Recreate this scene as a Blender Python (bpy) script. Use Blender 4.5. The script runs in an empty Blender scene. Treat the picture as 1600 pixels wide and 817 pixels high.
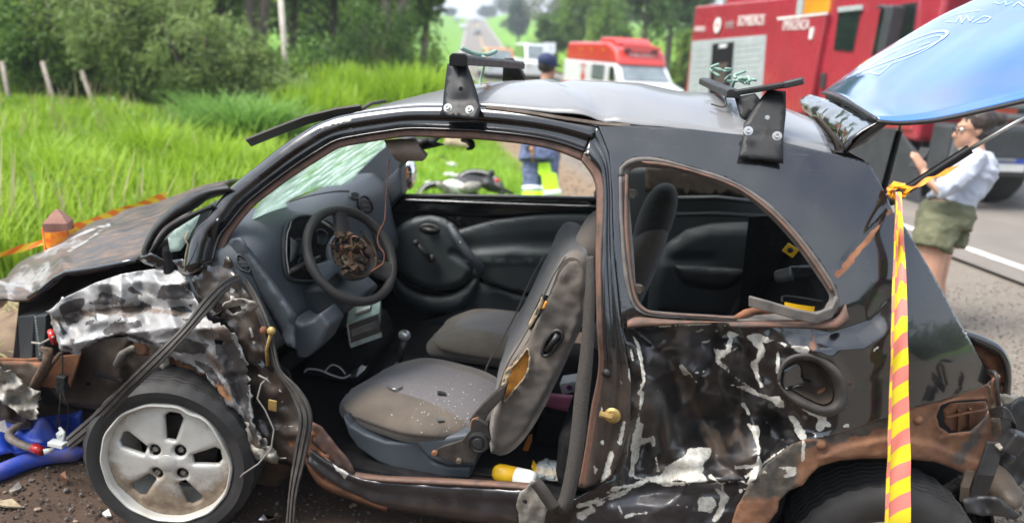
import bpy,bmesh,math,random
import numpy as np
from mathutils import Vector,Matrix,Euler
from mathutils.geometry import delaunay_2d_cdt
from mathutils import noise as mnoise

SC = bpy.context.scene
COL = SC.collection
R = math.radians
rng = np.random.default_rng(7)
random.seed(7)

# ------------------------------------------------------------------ camera, world, sun
F,CX,CY,CAMH = 1155.0,800.0,408.5,1.60
PITCH,ROLL = math.atan(333.5 / F),R(3.5)
cam_d = bpy.data.cameras.new('camera'); cam = bpy.data.objects.new('camera',cam_d); COL.objects.link(cam)
cam.matrix_world = Matrix.Translation((0,0,CAMH)) @ Matrix.Rotation(math.pi / 2 - PITCH,4,'X') @ Matrix.Rotation(ROLL,4,'Z')
cam_d.sensor_width = 36; cam_d.lens = 36 * F / 1600
cam_d.clip_start = .05; cam_d.clip_end = 6000
cam_d.dof.use_dof = True; cam_d.dof.focus_distance = 2.2; cam_d.dof.aperture_fstop = 1.7
SC.camera = cam

SUN_EL,SUN_AZ = R(60),R(255)      # compass bearing of the sun, 0 = +Y
w = bpy.data.worlds.new('World'); SC.world = w; w.use_nodes = True
nt = w.node_tree; N,L = nt.nodes,nt.links
for n in list(N): N.remove(n)
wo = N.new('ShaderNodeOutputWorld'); bg = N.new('ShaderNodeBackground'); bg.inputs['Strength'].default_value = .13
sky = N.new('ShaderNodeTexSky'); sky.sky_type = 'NISHITA'; sky.sun_disc = False
sky.sun_elevation = SUN_EL; sky.sun_rotation = SUN_AZ; sky.air_density = 1.0; sky.dust_density = 1.5
tc = N.new('ShaderNodeTexCoord')
mp = N.new('ShaderNodeMapping'); mp.inputs['Scale'].default_value = (1,1,1.5); mp.inputs['Location'].default_value = (.35,.1,.2)
cl = N.new('ShaderNodeTexNoise'); cl.inputs['Scale'].default_value = 2.2; cl.inputs['Detail'].default_value = 7; cl.inputs['Roughness'].default_value = .55
cr = N.new('ShaderNodeValToRGB'); cr.color_ramp.elements[0].position = .30; cr.color_ramp.elements[1].position = .62
sep = N.new('ShaderNodeSeparateXYZ')
low = N.new('ShaderNodeMapRange'); low.inputs['From Min'].default_value = .45; low.inputs['From Max'].default_value = .05
mx = N.new('ShaderNodeMath'); mx.operation = 'MAXIMUM'
mix = N.new('ShaderNodeMix'); mix.data_type = 'RGBA'; mix.inputs['B'].default_value = (5.0,5.35,5.8,1)
L.new(tc.outputs['Generated'],mp.inputs['Vector']); L.new(mp.outputs[0],cl.inputs['Vector']); L.new(cl.outputs['Fac'],cr.inputs[0])
L.new(tc.outputs['Generated'],sep.inputs[0]); L.new(sep.outputs['Z'],low.inputs['Value'])
L.new(cr.outputs['Color'],mx.inputs[0]); L.new(low.outputs[0],mx.inputs[1])
L.new(mx.outputs[0],mix.inputs['Factor']); L.new(sky.outputs[0],mix.inputs['A'])
L.new(mix.outputs['Result'],bg.inputs['Color']); L.new(bg.outputs[0],wo.inputs['Surface'])

sd = bpy.data.lights.new('sun','SUN'); sd.energy = 2.8; sd.angle = R(32); sd.color = (1,.96,.9)
so = bpy.data.objects.new('sun',sd); COL.objects.link(so)
dirv = Vector((math.sin(SUN_AZ) * math.cos(SUN_EL),math.cos(SUN_AZ) * math.cos(SUN_EL),math.sin(SUN_EL)))
so.rotation_euler = dirv.to_track_quat('Z','Y').to_euler()
SC.view_settings.view_transform = 'Standard'; SC.view_settings.look = 'None'
SC.view_settings.exposure = 1.5; SC.view_settings.gamma = 1.0
try: SC.cycles.use_denoising = True
except Exception: pass

# ------------------------------------------------------------------ measuring: rays of the photograph's camera
CM = np.array(cam.matrix_world.to_3x3()); CO = np.array([0,0,CAMH])
def rays(px):
 px = np.atleast_2d(np.asarray(px,float))
 d = np.stack([(px[:,0] - CX) / F,-(px[:,1] - CY) / F,-np.ones(len(px))],1)
 return d @ CM.T
def at_depth(x,y,z):                       # world point of a pixel at depth z along the view axis
 return CO + rays([(x,y)])[0] * z
def at_height(x,y,h=0.0):
 d = rays([(x,y)])[0]; return CO + d * ((h - CAMH) / d[2])
_f = at_depth(260,725,F / 470); _r = at_depth(1385,895,F / 580)
YAW = math.atan2(_r[1] - _f[1],_r[0] - _f[0])
CAR_O = np.array([_f[0],_f[1],0.0]); WB = math.hypot(_r[0] - _f[0],_r[1] - _f[1])
_c,_s = math.cos(YAW),math.sin(YAW)
C2W = np.array([[_c,-_s,0],[_s,_c,0],[0,0,1]])    # car axes: u to the rear, v to the far side, z up
OL = (CO - CAR_O) @ C2W
def CP(px,v):                               # points of the car at lateral distance v
 d = rays(px) @ C2W
 v = np.broadcast_to(np.asarray(v,float),(len(d),))
 return OL + d * ((v - OL[1]) / d[:,1])[:,None]
def cp(x,y,v): return CP([(x,y)],v)[0]
def cz(x,y,z):
 d = (rays([(x,y)]) @ C2W)[0]; return OL + d * ((z - OL[2]) / d[2])
def cu(x,y,u):
 d = (rays([(x,y)]) @ C2W)[0]; return OL + d * ((u - OL[0]) / d[0])
def Sv(u,z):                                # the car's near flank: leans in above the belt, curves in at the tail
 v = .035 + .21 * np.clip((z - .84) / .5,0,1.3) ** 1.25
 v = v + .30 * np.clip((u - 1.75) / .75,0,1.6) ** 2
 v = v + .05 * np.clip((.35 - z) / .3,0,1) ** 2
 return v
def SP(px,off=0.0,vf=Sv):
 px = np.atleast_2d(np.asarray(px,float)); v = np.zeros(len(px))
 for _ in range(9):
  p = CP(px,v); v = vf(p[:,0],p[:,2]) + off
 return CP(px,v)
def sp(x,y,off=0.0): return SP([(x,y)],off)[0]

# ------------------------------------------------------------------ objects
def tag(o,label=None,cat=None,group=None,kind=None):
 if label: o['label'] = label
 if cat: o['category'] = cat
 if group: o['group'] = group
 if kind: o['kind'] = kind
 return o
def empty(name,loc=(0,0,0),rz=0.0,label=None,cat=None,group=None):
 o = bpy.data.objects.new(name,None); COL.objects.link(o); o.location = loc; o.rotation_euler = (0,0,rz)
 o.empty_display_size = .2
 return tag(o,label,cat,group)
def mesh(name,verts,faces,mat=None,parent=None,smooth=True):
 me = bpy.data.meshes.new(name)
 me.from_pydata([tuple(map(float,v)) for v in verts],[],[tuple(int(i) for i in f) for f in faces])
 if mat:
  for m in (mat if isinstance(mat,(list,tuple)) else [mat]): me.materials.append(m)
 if smooth: me.polygons.foreach_set('use_smooth',[True] * len(me.polygons))
 me.update()
 o = bpy.data.objects.new(name,me); COL.objects.link(o)
 if parent: o.parent = parent
 return o
def fast_mesh(name,V,Q,mat=None,parent=None,smooth=False,n=4):
 """V (N,3) floats, Q (M,n) ints"""
 V = np.asarray(V,np.float32); Q = np.asarray(Q,np.int32)
 me = bpy.data.meshes.new(name)
 me.vertices.add(len(V)); me.vertices.foreach_set('co',V.ravel())
 me.loops.add(Q.size); me.loops.foreach_set('vertex_index',Q.ravel())
 me.polygons.add(len(Q)); me.polygons.foreach_set('loop_start',np.arange(0,Q.size,Q.shape[1],dtype=np.int32))
 me.polygons.foreach_set('use_smooth',np.full(len(Q),smooth))
 me.update(calc_edges=True)
 if mat:
  for m in (mat if isinstance(mat,(list,tuple)) else [mat]): me.materials.append(m)
 o = bpy.data.objects.new(name,me); COL.objects.link(o)
 if parent: o.parent = parent
 return o
def attr(o,name,vals):
 a = o.data.attributes.new(name,'FLOAT','POINT'); a.data.foreach_set('value',np.asarray(vals,np.float32)); return a
def bevel(o,wdt,seg=2,ang=35):
 m = o.modifiers.new('bevel','BEVEL'); m.width = wdt; m.segments = seg; m.limit_method = 'ANGLE'; m.angle_limit = R(ang); return o
def solid(o,t,off=1.0):
 m = o.modifiers.new('thick','SOLIDIFY'); m.thickness = t; m.offset = off; return o
def subsurf(o,n=1):
 m = o.modifiers.new('sub','SUBSURF'); m.levels = n; m.render_levels = n; return o

class MB:
 """collects simple shapes, built as ONE mesh"""
 def __init__(s): s.v = []; s.f = []; s.m = []
 def add(s,v,f,mi=0):
  b = len(s.v); s.v += [tuple(map(float,q)) for q in v]; s.f += [tuple(i + b for i in q) for q in f]; s.m += [mi] * len(f); return s
 def box(s,c,size,rot=None,mi=0,taper=1.0):
  hx,hy,hz = [q / 2 for q in size]
  V = [Vector((x * hx * (taper if z > 0 else 1),y * hy * (taper if z > 0 else 1),z * hz)) for z in (-1,1) for x,y in ((-1,-1),(1,-1),(1,1),(-1,1))]
  if rot is not None:
   M = rot if isinstance(rot,Matrix) else Euler(rot).to_matrix()
   V = [M @ q for q in V]
  return s.add([q + Vector(c) for q in V],[(0,3,2,1),(4,5,6,7),(0,1,5,4),(1,2,6,5),(2,3,7,6),(3,0,4,7)],mi)
 def tube(s,pts,r,n=8,cap=True,mi=0,flat=1.0):
  pts = [Vector(q) for q in pts]; k = len(pts)
  rr = r if hasattr(r,'__len__') else [r] * k
  V,Fc = [],[]
  up = None
  for i,q in enumerate(pts):
   t = (pts[min(i + 1,k - 1)] - pts[max(i - 1,0)]).normalized()
   if up is None:
    up = Vector((0,0,1)) if abs(t.z) < .9 else Vector((1,0,0))
   a = t.cross(up).normalized(); b = a.cross(t).normalized(); up = b
   for j in range(n):
    an = 2 * math.pi * j / n
    V.append(q + a * math.cos(an) * rr[i] + b * math.sin(an) * rr[i] * flat)
  for i in range(k - 1):
   for j in range(n):
    Fc.append((i * n + j,i * n + (j + 1) % n,(i + 1) * n + (j + 1) % n,(i + 1) * n + j))
  if cap: Fc.append(tuple(range(n - 1,-1,-1))); Fc.append(tuple((k - 1) * n + j for j in range(n)))
  return s.add(V,Fc,mi)
 def ribbon(s,pts,wv,th=.002,mi=0):
  """flat strip: pts centre line, wv half-width vectors (one or per point)"""
  pts = [Vector(q) for q in pts]; k = len(pts)
  ws = [Vector(wv)] * k if not hasattr(wv[0],'__len__') else [Vector(q) for q in wv]
  V,Fc = [],[]
  for i,q in enumerate(pts):
   t = (pts[min(i + 1,k - 1)] - pts[max(i - 1,0)]).normalized(); n = t.cross(ws[i]).normalized() * th / 2
   V += [q - ws[i] - n,q + ws[i] - n,q + ws[i] + n,q - ws[i] + n]
  for i in range(k - 1):
   for j in range(4): Fc.append((i * 4 + j,i * 4 + (j + 1) % 4,i * 4 + 4 + (j + 1) % 4,i * 4 + 4 + j))
  Fc += [(3,2,1,0),(k * 4 - 4,k * 4 - 3,k * 4 - 2,k * 4 - 1)]
  return s.add(V,Fc,mi)
 def lathe(s,prof,M,n=24,mi=0,closed=False):
  """prof [(radius, height)], axis z of matrix M"""
  V,Fc = [],[]; k = len(prof)
  for r,h in prof:
   for j in range(n):
    a = 2 * math.pi * j / n; V.append(M @ Vector((r * math.cos(a),r * math.sin(a),h)))
  for i in range(k if closed else k - 1):
   i2 = (i + 1) % k
   for j in range(n): Fc.append((i * n + j,i * n + (j + 1) % n,i2 * n + (j + 1) % n,i2 * n + j))
  if not closed:
   if prof[0][0] > 1e-6: Fc.append(tuple(range(n - 1,-1,-1)))
   if prof[-1][0] > 1e-6: Fc.append(tuple((k - 1) * n + j for j in range(n)))
  return s.add(V,Fc,mi)
 def prism(s,poly,vec,mi=0):
  """poly: 3-D outline, pushed along vec"""
  k = len(poly); a = [Vector(q) for q in poly]; b = [q + Vector(vec) for q in a]
  return s.add(a + b,[tuple(range(k - 1,-1,-1)),tuple(range(k,2 * k))] + [(i,(i + 1) % k,k + (i + 1) % k,k + i) for i in range(k)],mi)
 def ball(s,c,rad,n=12,m=8,M=None,mi=0,f=None):
  V,Fc = [],[]; rad = rad if hasattr(rad,'__len__') else (rad,) * 3
  for i in range(m + 1):
   th = math.pi * i / m
   for j in range(n):
    a = 2 * math.pi * j / n
    q = Vector((math.sin(th) * math.cos(a),math.sin(th) * math.sin(a),math.cos(th)))
    if f: q = f(q)
    q = Vector((q.x * rad[0],q.y * rad[1],q.z * rad[2]))
    if M: q = M @ q
    V.append(q + Vector(c))
  for i in range(m):
   for j in range(n): Fc.append((i * n + j,i * n + (j + 1) % n,(i + 1) * n + (j + 1) % n,(i + 1) * n + j))
  return s.add(V,Fc,mi)
 def loft(s,secs,closed=True,cap=True,mi=0):
  k = len(secs[0]); V = [q for sec in secs for q in sec]; Fc = []
  for i in range(len(secs) - 1):
   for j in range(k if closed else k - 1):
    Fc.append((i * k + j,i * k + (j + 1) % k,(i + 1) * k + (j + 1) % k,(i + 1) * k + j))
  if cap and closed:
   Fc.append(tuple(range(k - 1,-1,-1))); Fc.append(tuple((len(secs) - 1) * k + j for j in range(k)))
  return s.add(V,Fc,mi)
 def build(s,name,mat,parent=None,smooth=False,fix=True):
  o = mesh(name,s.v,s.f,mat,parent,smooth)
  if any(s.m): o.data.polygons.foreach_set('material_index',s.m)
  if fix:
   bm = bmesh.new(); bm.from_mesh(o.data); bmesh.ops.remove_doubles(bm,verts=bm.verts,dist=1e-6); bmesh.ops.recalc_face_normals(bm,faces=bm.faces); bm.to_mesh(o.data); bm.free()
  return o

def autosmooth(o,ang=40):
 me = o.data; me.polygons.foreach_set('use_smooth',[True] * len(me.polygons))
 bm = bmesh.new(); bm.from_mesh(me)
 for e in bm.edges:
  if len(e.link_faces) == 2 and e.calc_face_angle(0) > R(ang): e.smooth = False
 bm.to_mesh(me); bm.free(); return o

def pl(pts,n=8):
 """smooth curve (Catmull-Rom) through points"""
 P = [np.asarray(q,float) for q in pts]; out = []
 for i in range(len(P) - 1):
  p0,p1,p2,p3 = P[max(i - 1,0)],P[i],P[i + 1],P[min(i + 2,len(P) - 1)]
  for t in np.linspace(0,1,n,endpoint=False):
   out.append(.5 * ((2 * p1) + (-p0 + p2) * t + (2 * p0 - 5 * p1 + 4 * p2 - p3) * t * t + (-p0 + 3 * p1 - 3 * p2 + p3) * t ** 3))
 out.append(P[-1]); return out
def plc(pts,n=5):
 P = list(pts); k = len(P); ext = [P[-1]] + P + P[:2]
 r = pl(ext,n); return r[n:n * (k + 1)]
def seg_dist(P,line):
 """distance of points P (N,2) to a polyline"""
 P = np.asarray(P,float); best = np.full(len(P),1e9)
 line = np.asarray(line,float)
 if len(line) == 1: return np.hypot(*(P - line[0]).T)
 for a,b in zip(line[:-1],line[1:]):
  ab = b - a; t = np.clip(((P - a) @ ab) / max(ab @ ab,1e-9),0,1)
  best = np.minimum(best,np.hypot(*(P - a - t[:,None] * ab).T))
 return best
def inside(P,poly):
 P = np.asarray(P,float); poly = np.asarray(poly,float); r = np.zeros(len(P),bool)
 j = len(poly) - 1
 for i in range(len(poly)):
  xi,yi = poly[i]; xj,yj = poly[j]
  c = ((yi > P[:,1]) != (yj > P[:,1])) & (P[:,0] < (xj - xi) * (P[:,1] - yi) / (yj - yi + 1e-12) + xi)
  r ^= c; j = i
 return r
def soft_poly(P,poly,soft=4):
 """1 inside, falling to 0 across `soft` at the outline"""
 d = seg_dist(P,list(poly) + [poly[0]]); s = np.where(inside(P,poly),d,-d)
 return np.clip(.5 + s / (2 * soft),0,1)
_np = np.random.default_rng(3); _perm = _np.permutation(512); _grad = _np.uniform(-1,1,512)
def vnoise(x,y):
 xi = np.floor(x).astype(int); yi = np.floor(y).astype(int); fx = x - xi; fy = y - yi
 fx = fx * fx * (3 - 2 * fx); fy = fy * fy * (3 - 2 * fy)
 h = lambda a,b: _grad[(_perm[a % 512] + b) % 512]
 return (h(xi,yi) * (1 - fx) + h(xi + 1,yi) * fx) * (1 - fy) + (h(xi,yi + 1) * (1 - fx) + h(xi + 1,yi + 1) * fx) * fy
def fbm(P,sc,oct=4,sd=0):
 P = np.asarray(P,float); r = 0; a = 1; t = 0
 for o in range(oct):
  r = r + a * vnoise(P[:,0] / sc * 2 ** o + 17.3 * (o + sd),P[:,1] / sc * 2 ** o + 9.1 * (o + 2 * sd)); t += a; a *= .5
 return r / t

def crumple(P,sc,sd=0,k=4):
 """folded sheet metal: warped triangle waves that meet in sharp ridges"""
 P = np.asarray(P,float); wx = fbm(P,sc * 1.4,2,sd) * sc * .8; wy = fbm(P,sc * 1.4,2,sd + 5) * sc * .8; r = 0
 for i in range(k):
  a = 2.4 * i + sd; f = ((P[:,0] + wx) * math.cos(a) + (P[:,1] + wy) * math.sin(a)) / (sc * (1 + .35 * i)) + .37 * i
  r = r + np.abs(f - np.round(f)) * 2 - .5
 return r / k
def panel(name,outline,mat,parent,holes=(),step=6,off=0.0,vf=Sv,disp=None,thick=.003,attrs=None,vfix=None,jitter=.25,smooth=True,to3=None):
 """sheet-metal piece: an outline measured in the photograph, laid onto a surface of the car, with real thickness and dents"""
 outline = [np.asarray(q,float) for q in outline]
 def dens(poly):
  out = []
  for i,a in enumerate(poly):
   b = poly[(i + 1) % len(poly)]; n = max(1,int(np.hypot(*(b - a)) / step))
   out += [a + (b - a) * t for t in np.linspace(0,1,n,endpoint=False)]
  return out
 loops = [dens(outline)] + [dens([np.asarray(q,float) for q in h]) for h in holes]
 pts,edges = [],[]
 for lp in loops:
  b = len(pts); pts += lp; edges += [(b + i,b + (i + 1) % len(lp)) for i in range(len(lp))]
 ol = np.array(loops[0]); x0,y0 = ol.min(0); x1,y1 = ol.max(0)
 gx,gy = np.meshgrid(np.arange(x0,x1,step),np.arange(y0,y1,step * .9)); gx = gx + (np.arange(gx.shape[0]) % 2)[:,None] * step / 2
 G = np.stack([gx.ravel(),gy.ravel()],1); G = G + _np.uniform(-jitter,jitter,G.shape) * step
 k = inside(G,ol)
 for lp in loops[1:]: k &= ~inside(G,np.array(lp))
 dm = np.min([seg_dist(G,list(lp) + [lp[0]]) for lp in loops],0)
 G = G[k & (dm > step * .45)]
 allp = [Vector((float(q[0]),float(q[1]))) for q in pts] + [Vector((float(q[0]),float(q[1]))) for q in G]
 r = delaunay_2d_cdt(allp,edges,[],2 if holes else 1,1e-4)
 V2 = np.array([tuple(q) for q in r[0]]); faces = [tuple(reversed(f)) for f in r[2]]
 if holes:
  cen = np.array([V2[list(f)].mean(0) for f in faces]); kk = np.ones(len(faces),bool)
  for lp in loops[1:]: kk &= ~inside(cen,np.array(lp))
  faces = [f for f,q in zip(faces,kk) if q]
 if to3 is not None: P3 = to3(V2)
 else:
  P3 = CP(V2,vfix) if vfix is not None else SP(V2,off,vf)
  if disp is not None: P3 = CP(V2,P3[:,1] + disp(V2))
 o = mesh(name,P3,faces,mat,parent,smooth)
 if attrs:
  for an,fn in attrs.items(): attr(o,an,fn(V2))
 if thick: solid(o,thick,-1.0)
 return o
# ------------------------------------------------------------------ materials
def pm(name,c1,c2=None,scale=8,detail=5,lo=.35,hi=.65,rough=.6,rough2=None,metal=0,bump=0,bscale=None,coat=0,spec=.5,layers=(),stretch=(1,1,1),trans=0,emit=None,alpha=None,sheen=0,subsurf=0):
 m = bpy.data.materials.new(name); m.use_nodes = True; nt = m.node_tree; N,L = nt.nodes,nt.links
 b = N['Principled BSDF']; tc = N.new('ShaderNodeTexCoord')
 mpn = N.new('ShaderNodeMapping'); mpn.inputs['Scale'].default_value = stretch; L.new(tc.outputs['Object'],mpn.inputs['Vector'])
 vec = mpn.outputs[0]
 def noise(sc,dt=5,rg=.55):
  n = N.new('ShaderNodeTexNoise'); n.inputs['Scale'].default_value = sc; n.inputs['Detail'].default_value = dt; n.inputs['Roughness'].default_value = rg
  L.new(vec,n.inputs['Vector']); return n.outputs['Fac']
 def ramp(src,a,z,x,y):
  r = N.new('ShaderNodeMapRange'); r.inputs['From Min'].default_value = a; r.inputs['From Max'].default_value = z
  r.inputs['To Min'].default_value = x; r.inputs['To Max'].default_value = y; L.new(src,r.inputs['Value']); return r.outputs[0]
 def mixc(f,a,c):
  x = N.new('ShaderNodeMix'); x.data_type = 'RGBA'; L.new(f,x.inputs['Factor'])
  for k,q in (('A',a),('B',c)):
   if isinstance(q,tuple): x.inputs[k].default_value = (*q[:3],1)
   else: L.new(q,x.inputs[k])
  return x.outputs['Result']
 def mixf(f,a,c):
  x = N.new('ShaderNodeMix'); x.data_type = 'FLOAT'; L.new(f,x.inputs['Factor'])
  for k,q in (('A',a),('B',c)):
   if isinstance(q,(int,float)): x.inputs[k].default_value = q
   else: L.new(q,x.inputs[k])
  return x.outputs['Result']
 n1 = noise(scale,detail); f1 = ramp(n1,lo,hi,0,1)
 col = mixc(f1,c1,c2 if c2 else c1)
 rg = ramp(n1,lo,hi,rough,rough if rough2 is None else rough2)
 mt = None; ct = None; hgt = None
 if bump: hgt = noise(bscale or scale * 3,6)
 hsum = hgt
 for ly in layers:
  src = None
  if ly.get('attr'):
   a = N.new('ShaderNodeAttribute'); a.attribute_name = ly['attr']; src = a.outputs['Fac']
  vec0 = vec
  if ly.get('st'):
   m2 = N.new('ShaderNodeMapping'); m2.inputs['Scale'].default_value = ly['st']; m2.inputs['Rotation'].default_value = ly.get('rot',(0,0,0)); L.new(tc.outputs['Object'],m2.inputs['Vector']); vec = m2.outputs[0]
  nz = noise(ly.get('scale',20),ly.get('detail',6),ly.get('nr',.6)); vec = vec0
  k = ly.get('k',1.0); sh = ly.get('sharp',8)
  ad = N.new('ShaderNodeMath'); ad.operation = 'MULTIPLY_ADD'; L.new(nz,ad.inputs[0]); ad.inputs[1].default_value = k; ad.inputs[2].default_value = -k / 2
  if src is not None:
   a2 = N.new('ShaderNodeMath'); a2.operation = 'ADD'; L.new(src,a2.inputs[0]); L.new(ad.outputs[0],a2.inputs[1]); s2 = a2.outputs[0]
  else:
   a2 = N.new('ShaderNodeMath'); a2.operation = 'ADD'; L.new(ad.outputs[0],a2.inputs[0]); a2.inputs[1].default_value = ly.get('bias',.4); s2 = a2.outputs[0]
  fm = ramp(s2,.5 - .5 / sh,.5 + .5 / sh,0,ly.get('amount',1))
  lc = ly['color']
  if ly.get('color2'): lc = mixc(ramp(noise(ly.get('cscale',30),4),.35,.65,0,1),ly['color'],ly['color2'])
  col = mixc(fm,col,lc); rg = mixf(fm,rg,ly.get('rough',.7))
  mt = mixf(fm,mt if mt is not None else metal,ly.get('metal',0))
  if coat: ct = mixf(fm,ct if ct is not None else coat,ly.get('coat',0))
  if ly.get('h'):
   hh = N.new('ShaderNodeMath'); hh.operation = 'MULTIPLY_ADD'; L.new(fm,hh.inputs[0]); hh.inputs[1].default_value = ly['h']
   if hsum is not None: L.new(hsum,hh.inputs[2])
   else: hh.inputs[2].default_value = 0
   hsum = hh.outputs[0]
 L.new(col,b.inputs['Base Color']); L.new(rg,b.inputs['Roughness'])
 if mt is not None: L.new(mt,b.inputs['Metallic'])
 else: b.inputs['Metallic'].default_value = metal
 b.inputs['Specular IOR Level'].default_value = spec
 if ct is not None: L.new(ct,b.inputs['Coat Weight'])
 elif coat: b.inputs['Coat Weight'].default_value = coat
 if coat: b.inputs['Coat Roughness'].default_value = .05
 if hsum is not None:
  bn = N.new('ShaderNodeBump'); bn.inputs['Strength'].default_value = min(1,max(bump,.25)); bn.inputs['Distance'].default_value = .004
  L.new(hsum,bn.inputs['Height']); L.new(bn.outputs[0],b.inputs['Normal'])
 if trans: b.inputs['Transmission Weight'].default_value = trans
 if sheen: b.inputs['Sheen Weight'].default_value = sheen
 if subsurf: b.inputs['Subsurface Weight'].default_value = subsurf; b.inputs['Subsurface Radius'].default_value = (.01,.004,.002)
 if emit: b.inputs['Emission Color'].default_value = (*emit[:3],1); b.inputs['Emission Strength'].default_value = emit[3]
 if alpha is not None: b.inputs['Alpha'].default_value = alpha
 return m

RUST = (.135,.055,.027); RUST2 = (.25,.105,.048); DUST = (.26,.17,.11)
FILL = (.62,.60,.54); FILL2 = (.40,.37,.31)
M = {}
SCR = [dict(st=(3,3,110),rot=(0,.45,0),scale=3,detail=3,k=2.6,bias=-.12,sharp=5,color=(.17,.16,.15),rough=.5,amount=.5),dict(st=(60,3,2.5),rot=(0,.3,0),scale=3,detail=3,k=2.6,bias=-.16,sharp=5,color=(.15,.13,.11),rough=.5,amount=.45)]
chips = SCR + [dict(attr='matte',color=(.009,.0085,.009),color2=(.024,.020,.018),cscale=7,scale=9,k=.9,sharp=1.3,rough=.32,coat=.3),
         dict(attr='scuff',color=(.075,.07,.075),color2=(.035,.033,.034),cscale=24,scale=16,k=.6,sharp=1.6,rough=.40,coat=.25),
         dict(attr='dirt',color=(.085,.055,.035),color2=(.05,.035,.025),scale=25,k=.7,sharp=2.5,rough=.75,amount=.85),
         dict(attr='rust',color=RUST,color2=RUST2,cscale=25,scale=45,k=.8,sharp=4,rough=.85),
         dict(attr='chip',color=FILL,color2=FILL2,cscale=70,scale=85,detail=12,nr=.74,k=1.35,sharp=12,rough=.75,h=2)]
M['paint'] = pm('black_car_paint',(.007,.007,.008),(.012,.012,.014),3,rough=.16,rough2=.24,coat=1.0,layers=[dict(scale=170,k=2.4,bias=.0,sharp=4,color=(.22,.20,.18),rough=.7,amount=.6)] + chips)
M['paint2'] = pm('black_panel_paint',(.008,.008,.010),(.016,.0155,.016),6,rough=.18,rough2=.32,coat=1.0,
                 layers=[dict(scale=18,k=1.3,bias=.02,sharp=3,color=(.10,.075,.055),rough=.7,amount=.4)] + chips)
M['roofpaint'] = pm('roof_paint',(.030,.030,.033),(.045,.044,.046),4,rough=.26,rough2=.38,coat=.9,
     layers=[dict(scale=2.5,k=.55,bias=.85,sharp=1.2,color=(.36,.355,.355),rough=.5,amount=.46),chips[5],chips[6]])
M['fender'] = pm('chipped_fender_paint',(.37,.365,.36),(.19,.18,.17),9,rough=.34,rough2=.55,metal=.2,bump=.3,bscale=60,
                 layers=[dict(attr='black',color=(.030,.027,.027),color2=(.06,.052,.048),cscale=40,scale=30,detail=10,nr=.70,k=1.75,sharp=30,rough=.6,h=2),
                         dict(scale=38,detail=8,k=2.4,bias=.10,sharp=20,color=(.03,.027,.026),rough=.6,h=2),
                         dict(attr='dirt',color=(.13,.085,.055),color2=(.07,.05,.035),scale=22,k=.9,sharp=3,rough=.8,amount=.85),
                         dict(attr='rust',color=RUST,color2=(.42,.20,.09),scale=40,k=.8,sharp=5,rough=.8)])
M['hood'] = pm('dusty_hood_paint',(.018,.016,.016),(.045,.037,.032),10,rough=.40,rough2=.6,coat=.15,stretch=(1,4,1),
               layers=[dict(scale=9,k=1.6,bias=.42,sharp=2.2,color=(.19,.12,.08),color2=(.10,.065,.045),cscale=30,rough=.75,amount=.85),
                       dict(attr='chip',color=(.42,.41,.40),color2=(.22,.21,.2),scale=30,k=1.2,sharp=5,rough=.5,amount=.9)])
M['rust'] = pm('rusty_metal',RUST,RUST2,22,rough=.8,rough2=.92,bump=.35,bscale=120,
               layers=[dict(scale=11,k=1.5,bias=.22,sharp=4,color=(.035,.03,.028),rough=.6),dict(scale=60,k=1.6,bias=.05,sharp=6,color=(.5,.42,.34),rough=.8)])
M['arch'] = pm('rusty_arch_metal',(.155,.07,.038),(.27,.125,.062),14,rough=.8,rough2=.9,bump=.35,bscale=90,
               layers=[dict(attr='dirt',color=(.04,.036,.032),color2=(.10,.08,.06),scale=25,k=.9,sharp=3,rough=.7),
                       dict(attr='chip',color=FILL,color2=FILL2,scale=70,k=1.1,sharp=7,rough=.75),dict(scale=70,k=1.5,bias=.03,sharp=6,color=(.06,.035,.025),rough=.9)])
M['flange'] = pm('flange_paint',(.15,.072,.045),(.080,.054,.043),26,rough=.6,rough2=.85,bump=.25,bscale=110,
                 layers=[dict(scale=14,k=1.5,bias=.27,sharp=4,color=(.03,.028,.027),rough=.5)])
M['bare'] = pm('dirty_bare_metal',(.11,.085,.065),(.065,.048,.036),12,rough=.55,rough2=.8,metal=.35,bump=.3,bscale=80,
               layers=[dict(scale=30,k=1.5,bias=.15,sharp=4,color=(.16,.09,.05),rough=.9),dict(attr='rust',color=RUST,color2=RUST2,scale=40,k=.8,sharp=4,rough=.85)])
M['torn'] = pm('torn_grey_metal',(.34,.32,.28),(.18,.16,.13),18,rough=.45,rough2=.7,metal=.35,bump=.4,bscale=70,
               layers=[dict(scale=24,k=1.5,bias=.2,sharp=6,color=(.10,.065,.045),rough=.8)])
M['blackplastic'] = pm('black_plastic',(.012,.012,.013),(.022,.021,.021),20,rough=.42,rough2=.6,bump=.08,bscale=300,
                       layers=[dict(scale=14,k=1.4,bias=.1,sharp=3,color=(.09,.07,.055),rough=.8,amount=.6)])
M['seal'] = pm('dusty_rubber',(.034,.030,.027),(.065,.056,.048),30,rough=.62,rough2=.8,bump=.2,bscale=150,stretch=(1,1,1))
M['sealgrey'] = pm('grey_window_rubber',(.075,.068,.062),(.14,.12,.105),24,rough=.6,rough2=.8,bump=.15,bscale=200)
M['trim'] = pm('slate_interior_plastic',(.042,.051,.060),(.058,.067,.077),5,rough=.46,rough2=.58,bump=.12,bscale=900,layers=[dict(scale=6,k=1.2,bias=.22,sharp=2,color=(.10,.09,.08),rough=.8,amount=.35)])
M['trimdark'] = pm('dark_interior_plastic',(.018,.023,.026),(.030,.036,.039),6,rough=.42,rough2=.6,bump=.12,bscale=900,layers=[dict(scale=7,k=1.2,bias=.2,sharp=2,color=(.06,.055,.05),rough=.8,amount=.3)])
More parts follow.
